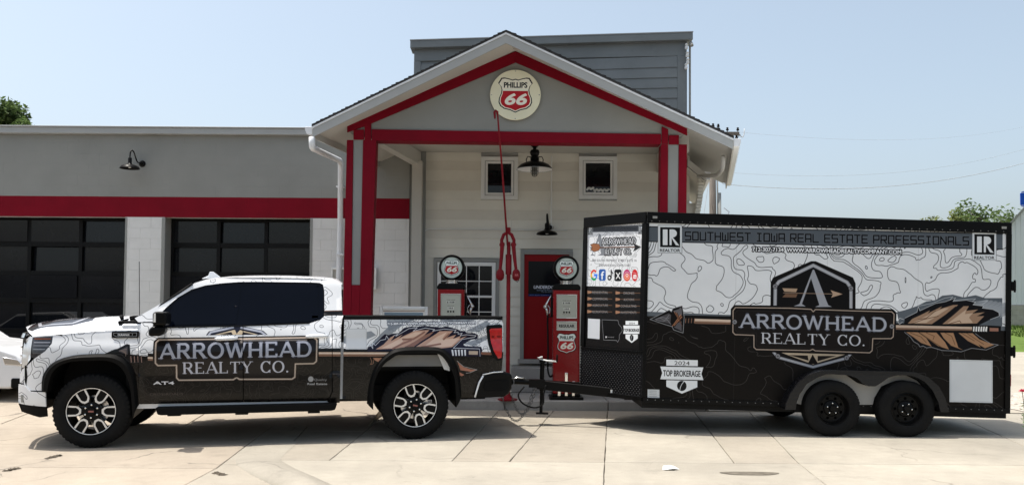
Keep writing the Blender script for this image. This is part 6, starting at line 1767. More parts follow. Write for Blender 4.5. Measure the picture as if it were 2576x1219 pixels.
# tongue, coupler, jack, chains
HB = t_loc((-.02, 11.6, .50))
zt_ = TZ0 - .03
cA = t_loc(at(1352, 966, 11.62)); cB = Vector((.5, .28, TZ0 - .04))
ends = []
for sgn_ in (0, 1):
    e_ = Vector((.35, .30 if sgn_ == 0 else TWd - .30, TZ0 + .0))
    tb(MB().bar(Vector((cA.x, cA.y, cA.z)), e_, .06, .125), 'tongue_rail', M['black_metal'], bevel=.008)
tb(MB().box(cA.x - .12, cA.x + .1, cA.y - .06, cA.y + .06, cA.z - .04, cA.z + .07).tube([(cA.x - .1, cA.y, cA.z + .03), (HB.x + .06, cA.y - .02, cA.z + .035)], .04, 12).ball((HB.x, cA.y - .02, cA.z + .02), .05, 14), 'coupler', M['black_metal'], smooth=True)
tb(MB().tube([(HB.x, cA.y - .04, cA.z + .05), (HB.x + .1, cA.y - .04, cA.z + .09), (HB.x + .2, cA.y - .04, cA.z + .085)], .012, 8), 'coupler_latch', M['steel'], smooth='all')
jx = t_loc(at(1363, 960, 11.7))
j0 = t_loc(at(1363, 1040, 11.7)).z; j1 = t_loc(at(1363, 908, 11.7)).z
tb(MB().tube([(jx.x, jx.y, j0 + .02), (jx.x, jx.y, jx.z)], .022, 12).tube([(jx.x, jx.y, jx.z - .12), (jx.x, jx.y, j1)], .032, 14).tube([(jx.x, jx.y, j1 - .02), (jx.x, jx.y, j1 + .015)], .045, 14).box(jx.x - .07, jx.x + .1, jx.y - .05, jx.y + .05, j0, j0 + .02), 'jack', M['black_metal'], smooth=True)
tb(MB().tube([(jx.x, jx.y, j1 + .02), (jx.x + .06, jx.y - .02, j1 + .012), (jx.x + .2, jx.y - .04, j1 + .005)], .012, 8).tube([(jx.x - .01, jx.y, j1 + .02), (jx.x - .06, jx.y, j1 + .05), (jx.x - .0, jx.y, j1 + .06)], .014, 8), 'jack_crank', M['lamp_inner'], smooth='all')
tb(MB().tube([(jx.x + .2, jx.y - .04, j1), (jx.x + .2, jx.y - .06, j1 + .1)], .012, 8), 'crank_grip', M['black_plastic'], smooth='all')
tb(MB().tube(smooth_path([(HB.x + .2, cA.y - .06, cA.z - .03), (HB.x + .12, cA.y - .1, cA.z - .14), (HB.x + .18, cA.y - .12, cA.z - .25), (HB.x + .34, cA.y - .1, cA.z - .31), (HB.x + .46, cA.y - .08, cA.z - .26), (HB.x + .47, cA.y - .07, cA.z - .12), (HB.x + .5, cA.y - .07, cA.z)], 4), .012, 8), 'brake_cable', M['rubber'], smooth='all')
sp = e_ = None
lt = MB(); q = Vector((cA.x, cA.y, cA.z)).lerp(Vector((.35, .30, TZ0)), .60)
tb(MB().box(q.x - .04, q.x + .04, q.y - .05, q.y - .044, q.z - .045, q.z + .045), 'label_plate', M['white_trim'])
q = Vector((cA.x, cA.y, cA.z)).lerp(Vector((.35, .30, TZ0)), .72)
tb(MB().box(q.x - .06, q.x + .16, q.y - .02, q.y + .05, q.z - .07, q.z + .07), 'rail_bracket', M['black_metal'], bevel=.006)
ch = MB()
def chain(p0, p1, sag):
    n_ = 26
    pts = [Vector(p0).lerp(Vector(p1), t) + Vector((0, 0, -sag * 4 * t * (1 - t))) for t in np.linspace(0, 1, n_)]
    for i in range(n_ - 1):
        a, b = pts[i], pts[i + 1]; d = (b - a); L_ = d.length * .72; d.normalize()
        s_ = Vector((0, 1, 0)) if i % 2 else d.cross(Vector((0, 1, 0))).normalized()
        c = (a + b) / 2
        ch.tube([c + d * L_ * math.cos(t) + s_ * .014 * math.sin(t) for t in np.linspace(0, 2 * PI, 11)[:-1]], .0045, 5, closed=True)
chain(t_loc(at(1262, 992, 11.45)), t_loc(at(1345, 968, 11.6)), .42)
chain(t_loc(at(1285, 985, 11.5)), t_loc(at(1350, 972, 11.62)), .34)
o = tb(ch, 'safety_chains', mat('chain_steel', (.18, .18, .18), .4, metal=.8), smooth='all'); tag(o, kind='stuff')

# ------------------------------------------------------------------ pickup truck
TKO = Vector((-4.70, 9.42, 0)); TYAW = math.atan2(.82, 3.53); WB = 3.624; TW = 2.03
trk = empty('pickup_truck', TKO, TYAW, label='white and black wrapped crew cab pickup towing the enclosed trailer', cat='pickup truck')
_ex = Vector((math.cos(TYAW), math.sin(TYAW), 0)); _ey = Vector((-math.sin(TYAW), math.cos(TYAW), 0))
def k_loc(p):
    d = Vector(p) - TKO; return Vector((d.dot(_ex), d.dot(_ey), d.z))
def kmap(px, py, y=.03):
    q = k_loc(hit(px, py, tuple(TKO + _ey * y), tuple(_ey))); return (q.x, q.z)
KB = lambda x, y: (345.9 + x * .33535, 660.3 + y * .33535)
KC = lambda x, y: (849 + x * .25788, 754.7 + y * .25788)
KA = lambda x, y: (x * .30954, 754.7 + y * .30954)
ck = Canvas(-1.05, 4.9, .3, 2.1, 420, kmap, (226, 228, 230))
full = [(0, 640), (1400, 640), (1400, 1100), (0, 1100)]
ck.topo(ck.mask(full), (70, 73, 78), cell=.42, levels=4.5, wmm=5, seed=14)
# grey ghost shapes on the bed
for p in ((A(KC, (300, 470), (420, 330), (520, 240), (700, 200), (560, 300), (480, 380), (400, 480))), A(KC, (480, 190), (760, 185), (640, 240), (500, 300)), A(KC, (1000, 185), (1400, 180), (1250, 215), (1100, 240)), A(KC, (1250, 300), (1460, 200), (1500, 230), (1380, 310)), A(KC, (1240, 420), (1500, 330), (1480, 370), (1330, 450)), A(KC, (60, 350), (330, 300), (380, 340), (200, 420), (60, 420))):
    ck.fill(p, (120, 128, 138), .8)
ck.topo(ck.mask(A(KC, (560, 170), (1600, 170), (1600, 480), (1000, 480))), (70, 76, 86), cell=.25, levels=5, wmm=4, seed=4)
sp_ = [(280, 880), (335, 893), (372, 895), (480, 892), (620, 884), (780, 876), (860, 875), (940, 877), (1100, 882), (1300, 886)]
ck.fill([(x, y) for x, y in sp_] + [(1400, 1100), (250, 1100)], (10, 9, 9))
ml = ck.mask([(x, y + 12) for x, y in sp_] + [(1400, 1100), (250, 1100)])
ck.fill([(x, y + 22) for x, y in sp_] + [(1400, 1100), (250, 1100)], (11, 9, 8))
ck.topo(ml, (88, 82, 78), cell=.33, levels=5.5, wmm=4, seed=27, alpha=.5)
# black cab band and shafts
ck.fill(A(KB, (1395, 362), (1545, 358), (1545, 396), (1395, 396)), (16, 15, 15)); ck.stroke(A(KB, (1395, 362), (1545, 358)), 8, (120, 90, 74))
def shaft(p0, p1, th=16):
    (x0, y0), (x1, y1) = p0, p1
    ck.fill([(x0, y0 - 8), (x1, y1 - 8), (x1, y1 + th + 5), (x0, y0 + th + 5)], (13, 13, 14))
    ck.fill([(x0, y0), (x1, y1), (x1, y1 + th), (x0, y0 + th)], (185, 160, 140)); ck.fill([(x0, y0 + th * .55), (x1, y1 + th * .55), (x1, y1 + th), (x0, y0 + th)], (122, 94, 78)); ck.stroke([(x0, y0 + 3), (x1, y1 + 3)], 9, (222, 208, 194))
shaft(KB(1340, 668), KC(580, 505), 11); shaft((372, 896), KB(130, 705), 10)
# arrow head on the front fender
hd = A(KA, (840, 440), (930, 400), (955, 395), (1030, 355), (1052, 362), (1060, 440), (1130, 445), (1130, 505), (1050, 500), (990, 440))
ck.fill(hd, (14, 13, 14)); ck.stroke(hd, 6, (50, 52, 55), closed=True)
ck.fill(A(KA, (962, 410), (1035, 375), (1042, 440), (1000, 430)), (70, 66, 68))
for i in range(5): ck.stroke(A(KA, (970 + i * 14, 410 + i * 4), (1030 - i * 2, 395 + i * 14)), 6, (135, 118, 108))
for i in range(8): ck.stroke(A(KA, (1050 + i * 14, 455), (1054 + i * 14, 502)), 9, (150, 122, 112) if i % 2 else (28, 24, 26))
# QR square stays a blank white panel
ck.fill(A(KC, (80, 274), (286, 274), (286, 478), (80, 478)), (212, 216, 220)); ck.stroke(A(KC, (85, 279), (281, 279), (281, 473), (85, 473)), 3, (150, 154, 158), closed=True)
# feather on the bed
NV = (22, 20, 40)
fo = A(KC, (290, 480), (300, 455), (345, 440), (390, 400), (440, 350), (465, 330), (500, 340), (540, 325), (600, 320), (650, 270), (720, 255), (760, 262), (850, 248), (960, 260), (1010, 265), (1060, 255), (1100, 262), (1180, 285), (1200, 300), (1250, 300), (1260, 318), (1340, 320), (1375, 340), (1370, 375), (1300, 385), (1230, 430), (1240, 445), (1400, 452), (1412, 480), (1405, 548), (1100, 545), (1000, 480), (290, 500))
ck.fill(fo, NV)
ck.stroke(A(KC, (300, 440), (320, 430), (345, 470), (340, 410), (370, 440), (420, 390), (470, 380), (480, 345), (500, 380), (560, 340), (590, 330), (570, 350), (640, 310), (700, 275), (780, 268), (740, 300), (860, 270), (950, 285), (930, 300), (1040, 280), (1160, 290), (1140, 315), (1180, 310), (1180, 330), (1220, 320), (1200, 345), (1260, 335), (1355, 345), (1340, 360), (1220, 380), (1130, 465), (1380, 472)), 6, (215, 220, 228))
TAN, LIT, SH = (188, 152, 134), (214, 186, 168), (140, 104, 92)
ck.fill(A(KC, (370, 478), (450, 430), (520, 360), (560, 345), (520, 400), (640, 330), (600, 370), (760, 295), (900, 290), (840, 350), (760, 400), (640, 465), (600, 470)), TAN)
ck.fill(A(KC, (430, 466), (560, 400), (640, 360), (760, 310), (860, 310), (790, 350), (640, 380), (640, 400), (560, 466)), LIT)
ck.fill(A(KC, (650, 462), (760, 400), (850, 340), (950, 300), (900, 350), (820, 400), (740, 455)), SH)
ck.fill(A(KC, (760, 455), (960, 330), (1000, 300), (1130, 300), (1080, 345), (1050, 370), (1160, 335), (1130, 375), (1210, 345), (1190, 375), (1270, 345), (1200, 390), (1120, 455), (1000, 470)), TAN)
ck.fill(A(KC, (850, 445), (980, 350), (1070, 310), (1020, 380), (1100, 375), (1200, 370), (1110, 445), (1000, 458)), LIT)
for p in (((540, 470), (640, 420), (720, 390)), ((820, 456), (920, 440), (1005, 425)), ((640, 380), (740, 380), (850, 310)), ((1040, 380), (1090, 330))):
    ck.stroke(A(KC, *p), 22, SH)
for i in range(5): ck.fill(A(KC, (1110 + i * 31, 482), (1128 + i * 31, 480), (1136 + i * 29, 538), (1120 + i * 30, 540)), (215, 220, 228))
ck.fill(A(KC, (1280, 492), (1370, 494), (1368, 530), (1280, 528)), (176, 160, 145)); ck.stroke(A(KC, (1130, 465), (1385, 472), (1390, 545)), 5, (215, 220, 228))
ck.fill(A(KC, (1170, 600), (1230, 650), (1300, 672), (1360, 678), (1300, 695), (1200, 680)), (165, 112, 92)); ck.fill(A(KC, (1190, 700), (1240, 725), (1210, 740), (1195, 730)), (165, 112, 92)); ck.stroke(A(KC, (1165, 590), (1230, 645), (1360, 676), (1290, 705), (1255, 710)), 5, (185, 180, 178))
ck.fill(A(KC, (345, 560), (440, 560), (400, 600), (365, 585)), (168, 124, 100)); ck.stroke(A(KC, (320, 560), (335, 600), (320, 625), (350, 615), (350, 580)), 6, (150, 110, 90))
ck.stroke(A(KC, (1410, 515), (1500, 520)), 34, (120, 84, 70))
ck.text('712-307-7134  WWW.ARROWHEADREALTYCOMPANY.COM', KC(490, 240), KC(1350, 228), 5.2, (236, 240, 244), bold=4, outline=(70, 76, 90), ow=9)
# name plate: drawn like the one on the trailer, remapped onto the doors
def KP(x, y):                                          # trailer-badge coordinates -> truck crop coordinates
    u = (x - 165) / (1655 - 165); v = (y - 560) / (975 - 560)
    X = 120 + u * (1360 - 120); Y = 565 + v * (885 - 565) - u * 12 * (1 - v * .3) - (x - 165) * .012
    return KB(X, Y)
ho = A(KB, (510, 545), (530, 515), (700, 475), (760, 472), (940, 510), (975, 540))
ck.fill(ho, (28, 30, 42)); ck.stroke(A(KB, (530, 542), (545, 522), (715, 484), (760, 484), (925, 518), (955, 540)), 24, (176, 180, 192))
ck.fill(A(KB, (570, 542), (715, 505), (730, 505), (742, 530), (765, 505), (905, 538)), (196, 178, 150)); ck.fill(A(KB, (715, 478), (772, 478), (742, 535)), (30, 32, 46)); ck.fill(A(KB, (610, 536), (700, 520), (712, 540)), (30, 28, 30)); ck.fill(A(KB, (790, 520), (870, 536), (780, 540)), (30, 28, 30))
def badge2(cv, f):
    BK, FR = (15, 13, 13), (132, 116, 102)
    pl = [(118, 590), (148, 563), (700, 556), (1330, 545), (1362, 570), (1358, 745), (1330, 770), (1200, 775), (1196, 865), (1165, 888), (760, 890), (300, 895), (275, 870), (275, 785), (140, 785), (115, 765)]
    cv.fill(A(f, *pl), BK)
    inn = [(136, 600), (156, 578), (700, 572), (1322, 560), (1346, 580), (1342, 738), (1322, 755), (1184, 758), (1180, 858), (1158, 872), (765, 874), (742, 860), (718, 876), (308, 880), (292, 862), (292, 768), (152, 770), (134, 752)]
    cv.stroke(A(f, *inn), 22, FR, closed=True); cv.stroke(A(f, *inn), 7, (196, 184, 172), closed=True)
    i2 = [(152, 612), (170, 594), (1310, 578), (1328, 592), (1326, 728), (1312, 738), (1166, 742), (1162, 846), (1146, 856), (322, 862), (308, 848), (308, 750), (170, 752), (152, 738)]
    cv.fill(A(f, *i2), (21, 17, 17))
    p = A(f, (163, 720), (1310, 701)); serif(cv, 'ARROWHEAD', p[0], p[1], 37.5, .2, .15, (40, 44, 58), gap=.05, grow=.05); serif(cv, 'ARROWHEAD', p[0], p[1], 37.5, .19, .14, (160, 164, 176), gap=.05, serifw=.3)
    p = A(f, (338, 833), (1140, 821)); serif(cv, 'REALTY CO.', p[0], p[1], 29, .18, .075, (182, 184, 194), gap=.08, serifw=.34)
badge2(ck, KB)
ck.text('AT4', KB(118, 912), KB(272, 912), 7.5, (205, 205, 208), bold=6)
ck.text('CROSSROADS', KB(90, 995), KB(340, 990), 6, (70, 62, 58), bold=1)
ck.disc(KB(1300, 872), 7, (150, 150, 150)); ck.text('Quality', KB(1325, 885), KB(1420, 885), 6, (150, 150, 150)); ck.text('Real Estate', KB(1275, 915), KB(1422, 915), 5, (160, 160, 160), bold=3)
wrap = img_mat('truck_side_wrap', ck.image('truck_side_wrap'), .25, .15, .2)
ct = Canvas(-1.2, 5, -.2, 2.3, 260, lambda x, y: (x, y), (228, 230, 232))
ct.topo(np.ones((ct.H, ct.W), np.float32), (80, 83, 88), cell=.45, levels=3.5, wmm=4.5, seed=33)
ct.fill([(-.72, .28), (-.3, .26), (-.12, .4), (-.1, .8), (-.3, 1.1), (-.7, 1.1), (-.82, .8), (-.82, .45)], (30, 28, 30)); ct.stroke([(-.66, .36), (-.32, .34), (-.2, .5), (-.3, 1.0), (-.66, 1.0), (-.74, .6)], 35, (160, 162, 168), closed=True); ct.fill([(-.58, .5), (-.36, .5), (-.36, .8), (-.58, .8)], (150, 150, 155))
topw = img_mat('truck_top_wrap', ct.image('truck_top_wrap'), .2, .6)
uv_side = ck.uv
uv_top = lambda c: ((c[0] + 1.2) / 6.2, (c[1] + .2) / 2.5)
far_m = mat('truck_far_side_wrap', (.72, .74, .76), .22, coat=.6, var=.02)

# side surface: distance in from the widest plane
_zs = [(.30, .10), (.45, .07), (.55, .045), (.75, .03), (1.0, .022), (1.10, .026), (1.16, .040), (1.20, .058), (1.28, .078), (1.36, .105), (1.42, .132), (1.50, .165), (1.70, .245), (1.88, .318), (1.93, .345), (1.97, .39), (2.02, .46)]
_zz = np.array([p[0] for p in _zs]); _yy = np.array([p[1] for p in _zs])
def _smooth(z):
    ds = np.linspace(-.03, .03, 7)
    return float(np.mean(np.interp(z + ds, _zz, _yy)))
def YS(x, z):
    y = _smooth(z)
    if z < 1.15: y += .018 * max(0, 1 - abs(z - .80) / .28) * (1 if .5 < x < 2.65 else .3)        # scallop low on the doors
    if x < -.5: y += ((-.5 - x) / .31) ** 2 * .15
    if x > 4.55: y += ((x - 4.55) / .2) ** 2 * .05
    if x > 2.74 and z > 1.2: y -= (z - 1.2) * .32                # the bed side stands more upright
    return y
def panel(name, outline, m, parent=None, off=0.0, depth=.03, side=0, dx=.07, dz=.05, uv=None, surf=None, flat=False):
    """a body panel cut to an outline in (x, z) and laid on the side surface; side 1 mirrors it to the far side"""
    surf = surf or YS
    bm = bmesh.new()
    vs = [bm.verts.new((x, 0, z)) for x, z in outline]
    for tri in tessellate_polygon([[Vector((x, z, 0)) for x, z in outline]]):
        try: bm.faces.new([vs[i] for i in tri])
        except ValueError: pass
    xs = [p[0] for p in outline]; zs_ = [p[1] for p in outline]
    if not flat:
        x = math.floor(min(xs) / dx) * dx
        while x < max(xs):
            bmesh.ops.bisect_plane(bm, geom=bm.verts[:] + bm.edges[:] + bm.faces[:], plane_co=(x, 0, 0), plane_no=(1, 0, 0)); x += dx
        z = math.floor(min(zs_) / dz) * dz
        while z < max(zs_):
            bmesh.ops.bisect_plane(bm, geom=bm.verts[:] + bm.edges[:] + bm.faces[:], plane_co=(0, 0, z), plane_no=(0, 0, 1)); z += dz
    bm.verts.index_update()
    V = [(v.co.x, v.co.z) for v in bm.verts]
    Fs = [[v.index for v in f.verts] for f in bm.faces]
    B = [(e.verts[0].index, e.verts[1].index) for e in bm.edges if len(e.link_faces) == 1]
    bm.free()
    def pos(x, z, d=0):
        y = surf(x, z) + off + d
        return (x, y if side == 0 else TW - y, z)
    verts = [pos(x, z) for x, z in V]
    n0 = len(verts)
    ids = {}
    fl = []
    for a, b in B:
        for k in (a, b):
            if k not in ids:
                ids[k] = len(verts); verts.append(pos(*V[k])); verts.append(pos(*V[k], depth))
        fl.append([ids[a], ids[b], ids[b] + 1, ids[a] + 1])
    out = []
    for fc in Fs:
        p0, p1, p2 = (Vector(verts[fc[i]]) for i in (0, 1, 2))
        nrm = (p1 - p0).cross(p2 - p0)
        want = -1 if side == 0 else 1
        out.append(fc if nrm.y * want > 0 else fc[::-1])
    me = bpy.data.meshes.new(name)
    me.from_pydata(verts, [], out + fl)
    me.materials.append(m if m is not None else (wrap if side == 0 else far_m))
    ul = me.uv_layers.new(name='uv'); u = uv or uv_side
    for lp in me.loops: ul.data[lp.index].uv = u(me.vertices[lp.vertex_index].co)
    me.shade_smooth()
    e = .01; nr = []
    for i, (x, y, z) in enumerate(verts):
        if i < n0:
            gx = (surf(x + e, z) - surf(x - e, z)) / (2 * e); gz = (surf(x, z + e) - surf(x, z - e)) / (2 * e)
            v = Vector((gx, -1, gz)).normalized()
            if side: v.y = -v.y
            nr.append(v)
        else: nr.append(Vector((0, 0, 0)))
    me.normals_split_custom_set_from_vertices(nr)
    o = bpy.data.objects.new(name, me); COL.objects.link(o); o.parent = parent or trk
    return o
FA_O = [(-.535, .652), (-.526, .808), (-.455, .93), (-.356, .998), (-.207, 1.042), (-.03, 1.056), (.136, 1.057), (.253, 1.036), (.344, .98), (.411, .882), (.445, .75), (.458, .62), (.468, .47)]
FA_I = [(-.470, .631), (-.445, .78), (-.404, .875), (-.33, .94), (-.205, .976), (-.03, .984), (.12, .984), (.22, .955), (.30, .89), (.362, .771), (.395, .62), (.410, .45), (.417, .325)]
RA_O = [(3.044, .44), (3.05, .56), (3.065, .675), (3.106, .823), (3.173, .945), (3.294, 1.057), (3.393, 1.105), (3.542, 1.124), (3.70, 1.124), (3.857, 1.12), (3.959, 1.098), (4.049, 1.028), (4.127, .914), (4.166, .787), (4.192, .62), (4.20, .50)]
RA_I = [(3.118, .366), (3.117, .50), (3.117, .637), (3.15, .773), (3.222, .896), (3.32, .99), (3.418, 1.03), (3.56, 1.041), (3.72, 1.041), (3.883, 1.041), (3.973, .991), (4.05, .876), (4.103, .737), (4.12, .60), (4.13, .48), (4.132, .377)]
FA_O, FA_I, RA_O, RA_I = map(smooth_path, (FA_O, FA_I, RA_O, RA_I))
mid = lambda O, I, t=.35: [(o[0] + (i[0] - o[0]) * t, o[1] + (i[1] - o[1]) * t) for o, i in zip(O, I)]
seam = .0045
for sd_ in (0, 1):
    # front fender
    fo_ = [(.457, 1.322), (.30, 1.322), (.151, 1.317), (0, 1.307), (-.18, 1.294), (-.35, 1.275), (-.50, 1.262), (-.62, 1.255), (-.625, 1.262), (-.445, 1.262), (-.447, 1.172), (-.508, 1.088), (-.62, 1.005), (-.70, .93), (-.765, .885), (-.80, .82), (-.80, .735), (-.745, .722), (-.67, .652), (-.549, .65)]
    fo_ = [(.457, 1.322), (.30, 1.322), (.151, 1.317), (0, 1.307), (-.18, 1.294), (-.35, 1.278), (-.445, 1.272), (-.62, 1.258), (-.69, 1.245), (-.69, 1.238), (-.445, 1.255), (-.447, 1.172), (-.508, 1.088), (-.62, 1.005), (-.70, .93), (-.765, .885), (-.80, .82), (-.80, .735), (-.745, .722), (-.67, .652), (-.549, .65)]
    panel('front_fender', fo_ + mid(FA_O, FA_I)[:-1] + [(.47, .50), (.462, .80), (.460, 1.10)], None, side=sd_)
    panel('front_door', [(.47, .487), (.466, .80), (.465, 1.10), (.462, 1.405), (.568, 1.405), (.736, 1.352), (1.0, 1.356), (1.45, 1.366), (1.585, 1.372), (1.59, 1.2), (1.60, .9), (1.608, .49)], None, side=sd_)
    panel('rear_door', [(1.617, .49), (1.609, .9), (1.599, 1.2), (1.594, 1.373), (2.0, 1.39), (2.352, 1.405), (2.48, 1.45), (2.53, 1.50), (2.612, 1.50), (2.618, 1.2), (2.622, .8), (2.628, .60), (2.60, .53), (2.55, .49)], None, side=sd_)
    cab = [(.43, 1.415), (.389, 1.458), (.55, 1.56), (.707, 1.665), (.86, 1.775), (1.0, 1.868), (1.125, 1.915), (1.28, 1.94), (1.46, 1.953), (1.886, 1.962), (2.358, 1.957), (2.55, 1.943), (2.66, 1.925), (2.728, 1.895), (2.728, 1.78), (2.738, 1.56), (2.748, 1.50), (2.725, 1.36), (2.722, .8), (2.722, .455), (2.60, .455), (2.565, .483), (2.61, .525), (2.637, .595), (2.630, .8), (2.626, 1.2), (2.62, 1.508),
           (2.52, 1.508), (2.527, 1.56), (2.522, 1.80), (2.505, 1.882), (2.46, 1.903), (2.36, 1.907), (1.738, 1.905), (1.509, 1.899), (1.313, 1.880), (1.134, 1.852), (.986, 1.803), (.83, 1.70), (.70, 1.565), (.62, 1.46), (.60, 1.415)]
    panel('cab_frame', cab, None, side=sd_)
    # glasshouse
    blk = [(.58, 1.40), (.736, 1.356), (1.45, 1.37), (2.352, 1.409), (2.48, 1.455), (2.54, 1.51), (2.545, 1.56), (2.535, 1.82), (2.515, 1.897), (2.46, 1.915), (1.738, 1.915), (1.509, 1.908), (1.313, 1.890), (1.134, 1.862), (.97, 1.80), (.82, 1.70), (.69, 1.565), (.61, 1.46)]
    panel('window_surround', blk, M['tint_glass'], off=.016, side=sd_, depth=.02)
    g1 = [(.80, 1.385), (1.505, 1.395), (1.525, 1.6), (1.545, 1.872), (1.509, 1.888), (1.313, 1.868), (1.134, 1.842), (1.0, 1.795), (.87, 1.70), (.79, 1.62), (.775, 1.5)]
    g2 = [(1.725, 1.40), (2.34, 1.427), (2.42, 1.445), (2.45, 1.475), (2.455, 1.55), (2.45, 1.87), (2.40, 1.892), (1.735, 1.892)]
    panel('door_window', g1, M['tint_glass'], off=.011, side=sd_, depth=.004); panel('door_window', g2, M['tint_glass'], off=.011, side=sd_, depth=.004)
    panel('quarter_window', [(.67, 1.41), (.76, 1.39), (.745, 1.5), (.775, 1.60), (.70, 1.53)], M['tint_glass'], off=.012, side=sd_, depth=.004)
    panel('belt_moulding', [(.66, 1.372), (.736, 1.350), (1.45, 1.364), (2.352, 1.402), (2.352, 1.414), (1.45, 1.378), (.736, 1.364), (.68, 1.385)], M['black_metal'], off=-.006, side=sd_, depth=.02)
    # bed side
    bo = [(2.752, .50), (2.756, 1.1), (2.762, 1.452), (3.5, 1.458), (4.3, 1.462), (4.62, 1.462), (4.71, 1.452), (4.737, 1.42), (4.74, 1.28), (4.73, .98), (4.712, .81), (4.60, .80), (4.47, .77), (4.415, .68), (4.385, .58), (4.36, .492)]
    panel('bed_side', bo + [(4.21, .492)] + mid(RA_O, RA_I)[::-1][1:] + [(3.04, .485)], None, side=sd_)
    # flares
    for O_, I_, nm in ((FA_O, FA_I, 'front'), (RA_O, RA_I, 'rear')):
        y0 = -.025
        n = len(O_); vs = []; fs = []
        sg = 1 if sd_ == 0 else -1; yb = lambda y: y if sd_ == 0 else TW - y
        M1 = mid(O_, I_, .45)
        for (x, z) in O_: vs.append((x, yb(YS(x, z) + .02), z))
        for (x, z) in O_: vs.append((x, yb(YS(x, z) - .012), z))
        for (x, z), (xo, zo) in zip(M1, O_): vs.append((x, yb(min(YS(xo, zo), .06) - .055), z))
        for (x, z), (xo, zo) in zip(I_, O_): vs.append((x, yb(min(YS(xo, zo), .06) - .045), z))
        for (x, z) in I_: vs.append((x, yb(.10), z))
        for r_ in range(4):
            for i in range(n - 1): fs.append((r_ * n + i, r_ * n + i + 1, (r_ + 1) * n + i + 1, (r_ + 1) * n + i))
        MB().add(vs, fs).build('wheel_flare', M['black_plastic'], trk, smooth=True)
        # liner
        liner = [(x, z) for x, z in I_]
        rows_ = [[(x, yb(.09), z) for x, z in liner], [(x, yb(.62), z + .03) for x, z in liner]]
        cxm = (I_[0][0] + I_[-1][0]) / 2
        MB().grid(rows_).add([(x, yb(.615), z + .03) for x, z in liner] + [(cxm, yb(.615), .62)], [(i, i + 1, n) for i in range(n - 1)]).build('wheel_liner', M['black_frame'], trk, smooth=False)
    # mud lips
    # lights and trim
    panel('headlight', [(-.445, 1.248), (-.451, 1.172), (-.512, 1.09), (-.62, 1.008), (-.66, 1.02), (-.655, 1.242)], mat('headlight_lens', (.03, .03, .035), .08, coat=1, var=.4, scale=30), off=.004, side=sd_)
    for zk, c_ in ((1.225, (.25, .07, .03)), (1.185, (.3, .3, .32)), (1.15, (.2, .2, .21)), (1.11, (.25, .25, .26)), (1.065, (.16, .16, .17))):
        xe = -.465 if zk > 1.16 else -.465 - (1.16 - zk) * .85
        panel('lamp_bar', [(-.64, zk - .006), (xe, zk - .006), (xe, zk + .006), (-.64, zk + .006)], mat('lamp_bar', c_, .15, metal=.5), off=-.002, side=sd_)
    panel('grille_edge', [(-.662, 1.242), (-.668, 1.0), (-.73, .91), (-.775, .90), (-.77, 1.05), (-.755, 1.2), (-.70, 1.25)], M['alu'], off=.0, side=sd_)
    panel('fender_vent', [(.167, 1.308), (.453, 1.312), (.454, 1.243), (.214, 1.232), (.178, 1.255)], M['black_metal'], off=-.012, side=sd_, flat=True)
    panel('air_curtain', [(-.735, .93), (-.715, .92), (-.70, .80), (-.715, .70), (-.735, .76)], M['black_plastic'], off=-.004, side=sd_)
    panel('bumper_corner', [(-.812, .715), (-.73, .705), (-.655, .64), (-.493, .635), (-.489, .472), (-.731, .492), (-.812, .50)], None, off=-.018, side=sd_)
    panel('fog_light', [(-.775, .60), (-.745, .60), (-.742, .515), (-.775, .515)], M['grey_trim'], off=-.022, side=sd_)
    panel('lower_bumper', [(-.815, .495), (-.731, .488), (-.488, .468), (-.482, .36), (-.56, .35), (-.776, .409)], M['black_plastic'], off=-.014, side=sd_)
    panel('taillight', [(4.508, 1.369), (4.53, 1.392), (4.69, 1.402), (4.722, 1.39), (4.725, 1.1), (4.712, .958), (4.65, .945), (4.58, 1.02), (4.535, 1.15)], M['black_metal'], off=-.010, side=sd_)
    panel('taillight_lens', [(4.548, 1.335), (4.57, 1.35), (4.716, 1.355), (4.718, 1.1), (4.704, .985), (4.66, .975), (4.60, 1.07), (4.57, 1.17)], mat('red_taillight', (.45, .012, .012), .12, coat=.8, var=.25, scale=14), off=-.018, side=sd_)
    panel('lens_bar', [(4.575, 1.26), (4.70, 1.265), (4.70, 1.235), (4.578, 1.23)], mat('dark_lens', (.16, .004, .004), .15), off=-.022, side=sd_, flat=True)
    panel('rocker', [(.47, .478), (2.60, .478), (2.60, .44), (.44, .425), (.44, .45)], far_m, off=.02, side=sd_)
    yb = (lambda y: y) if sd_ == 0 else (lambda y: TW - y)
    # running board
    ya, yz = sorted((yb(-.06), yb(.16)))
    MB().xz([(.665, .448), (2.69, .462), (2.665, .385), (2.62, .375), (.73, .362), (.69, .372)], ya, yz).build('running_board', M['black_plastic'], trk, bevel=.012)
    bkt = MB()
    for x in (.86, 1.6, 2.42): bkt.box(x - .07, x + .07, min(yb(-.01), yb(.2)), max(yb(-.01), yb(.2)), .345, .375)
    bkt.build('board_brackets', M['black_frame'], trk)
    # handles
    for nm, x0, x1, z in (('front', 1.29, 1.535, 1.225), ('rear', 2.32, 2.575, 1.252)):
        yy_ = YS(x0, z) - .035
        hm = MB().tube([(x0, yb(yy_ + .02), z - .004), (x0 + .03, yb(yy_), z), (x1 - .06, yb(yy_), z + .004), (x1, yb(yy_ + .02), z + .004)], [.018, .023, .022, .016], 10)
        hm.build('handle', far_m, trk, smooth='all')
    # mirror
    yo, yi = -.27, .06
    m1 = MB().xz([(.655, 1.385), (.80, 1.385), (.802, 1.50), (.785, 1.535), (.67, 1.54), (.652, 1.51)], min(yb(yo), yb(yi)), max(yb(yo), yb(yi)))
    mo = m1.build('mirror', M['black_metal'], trk, bevel=.025, seg=3)
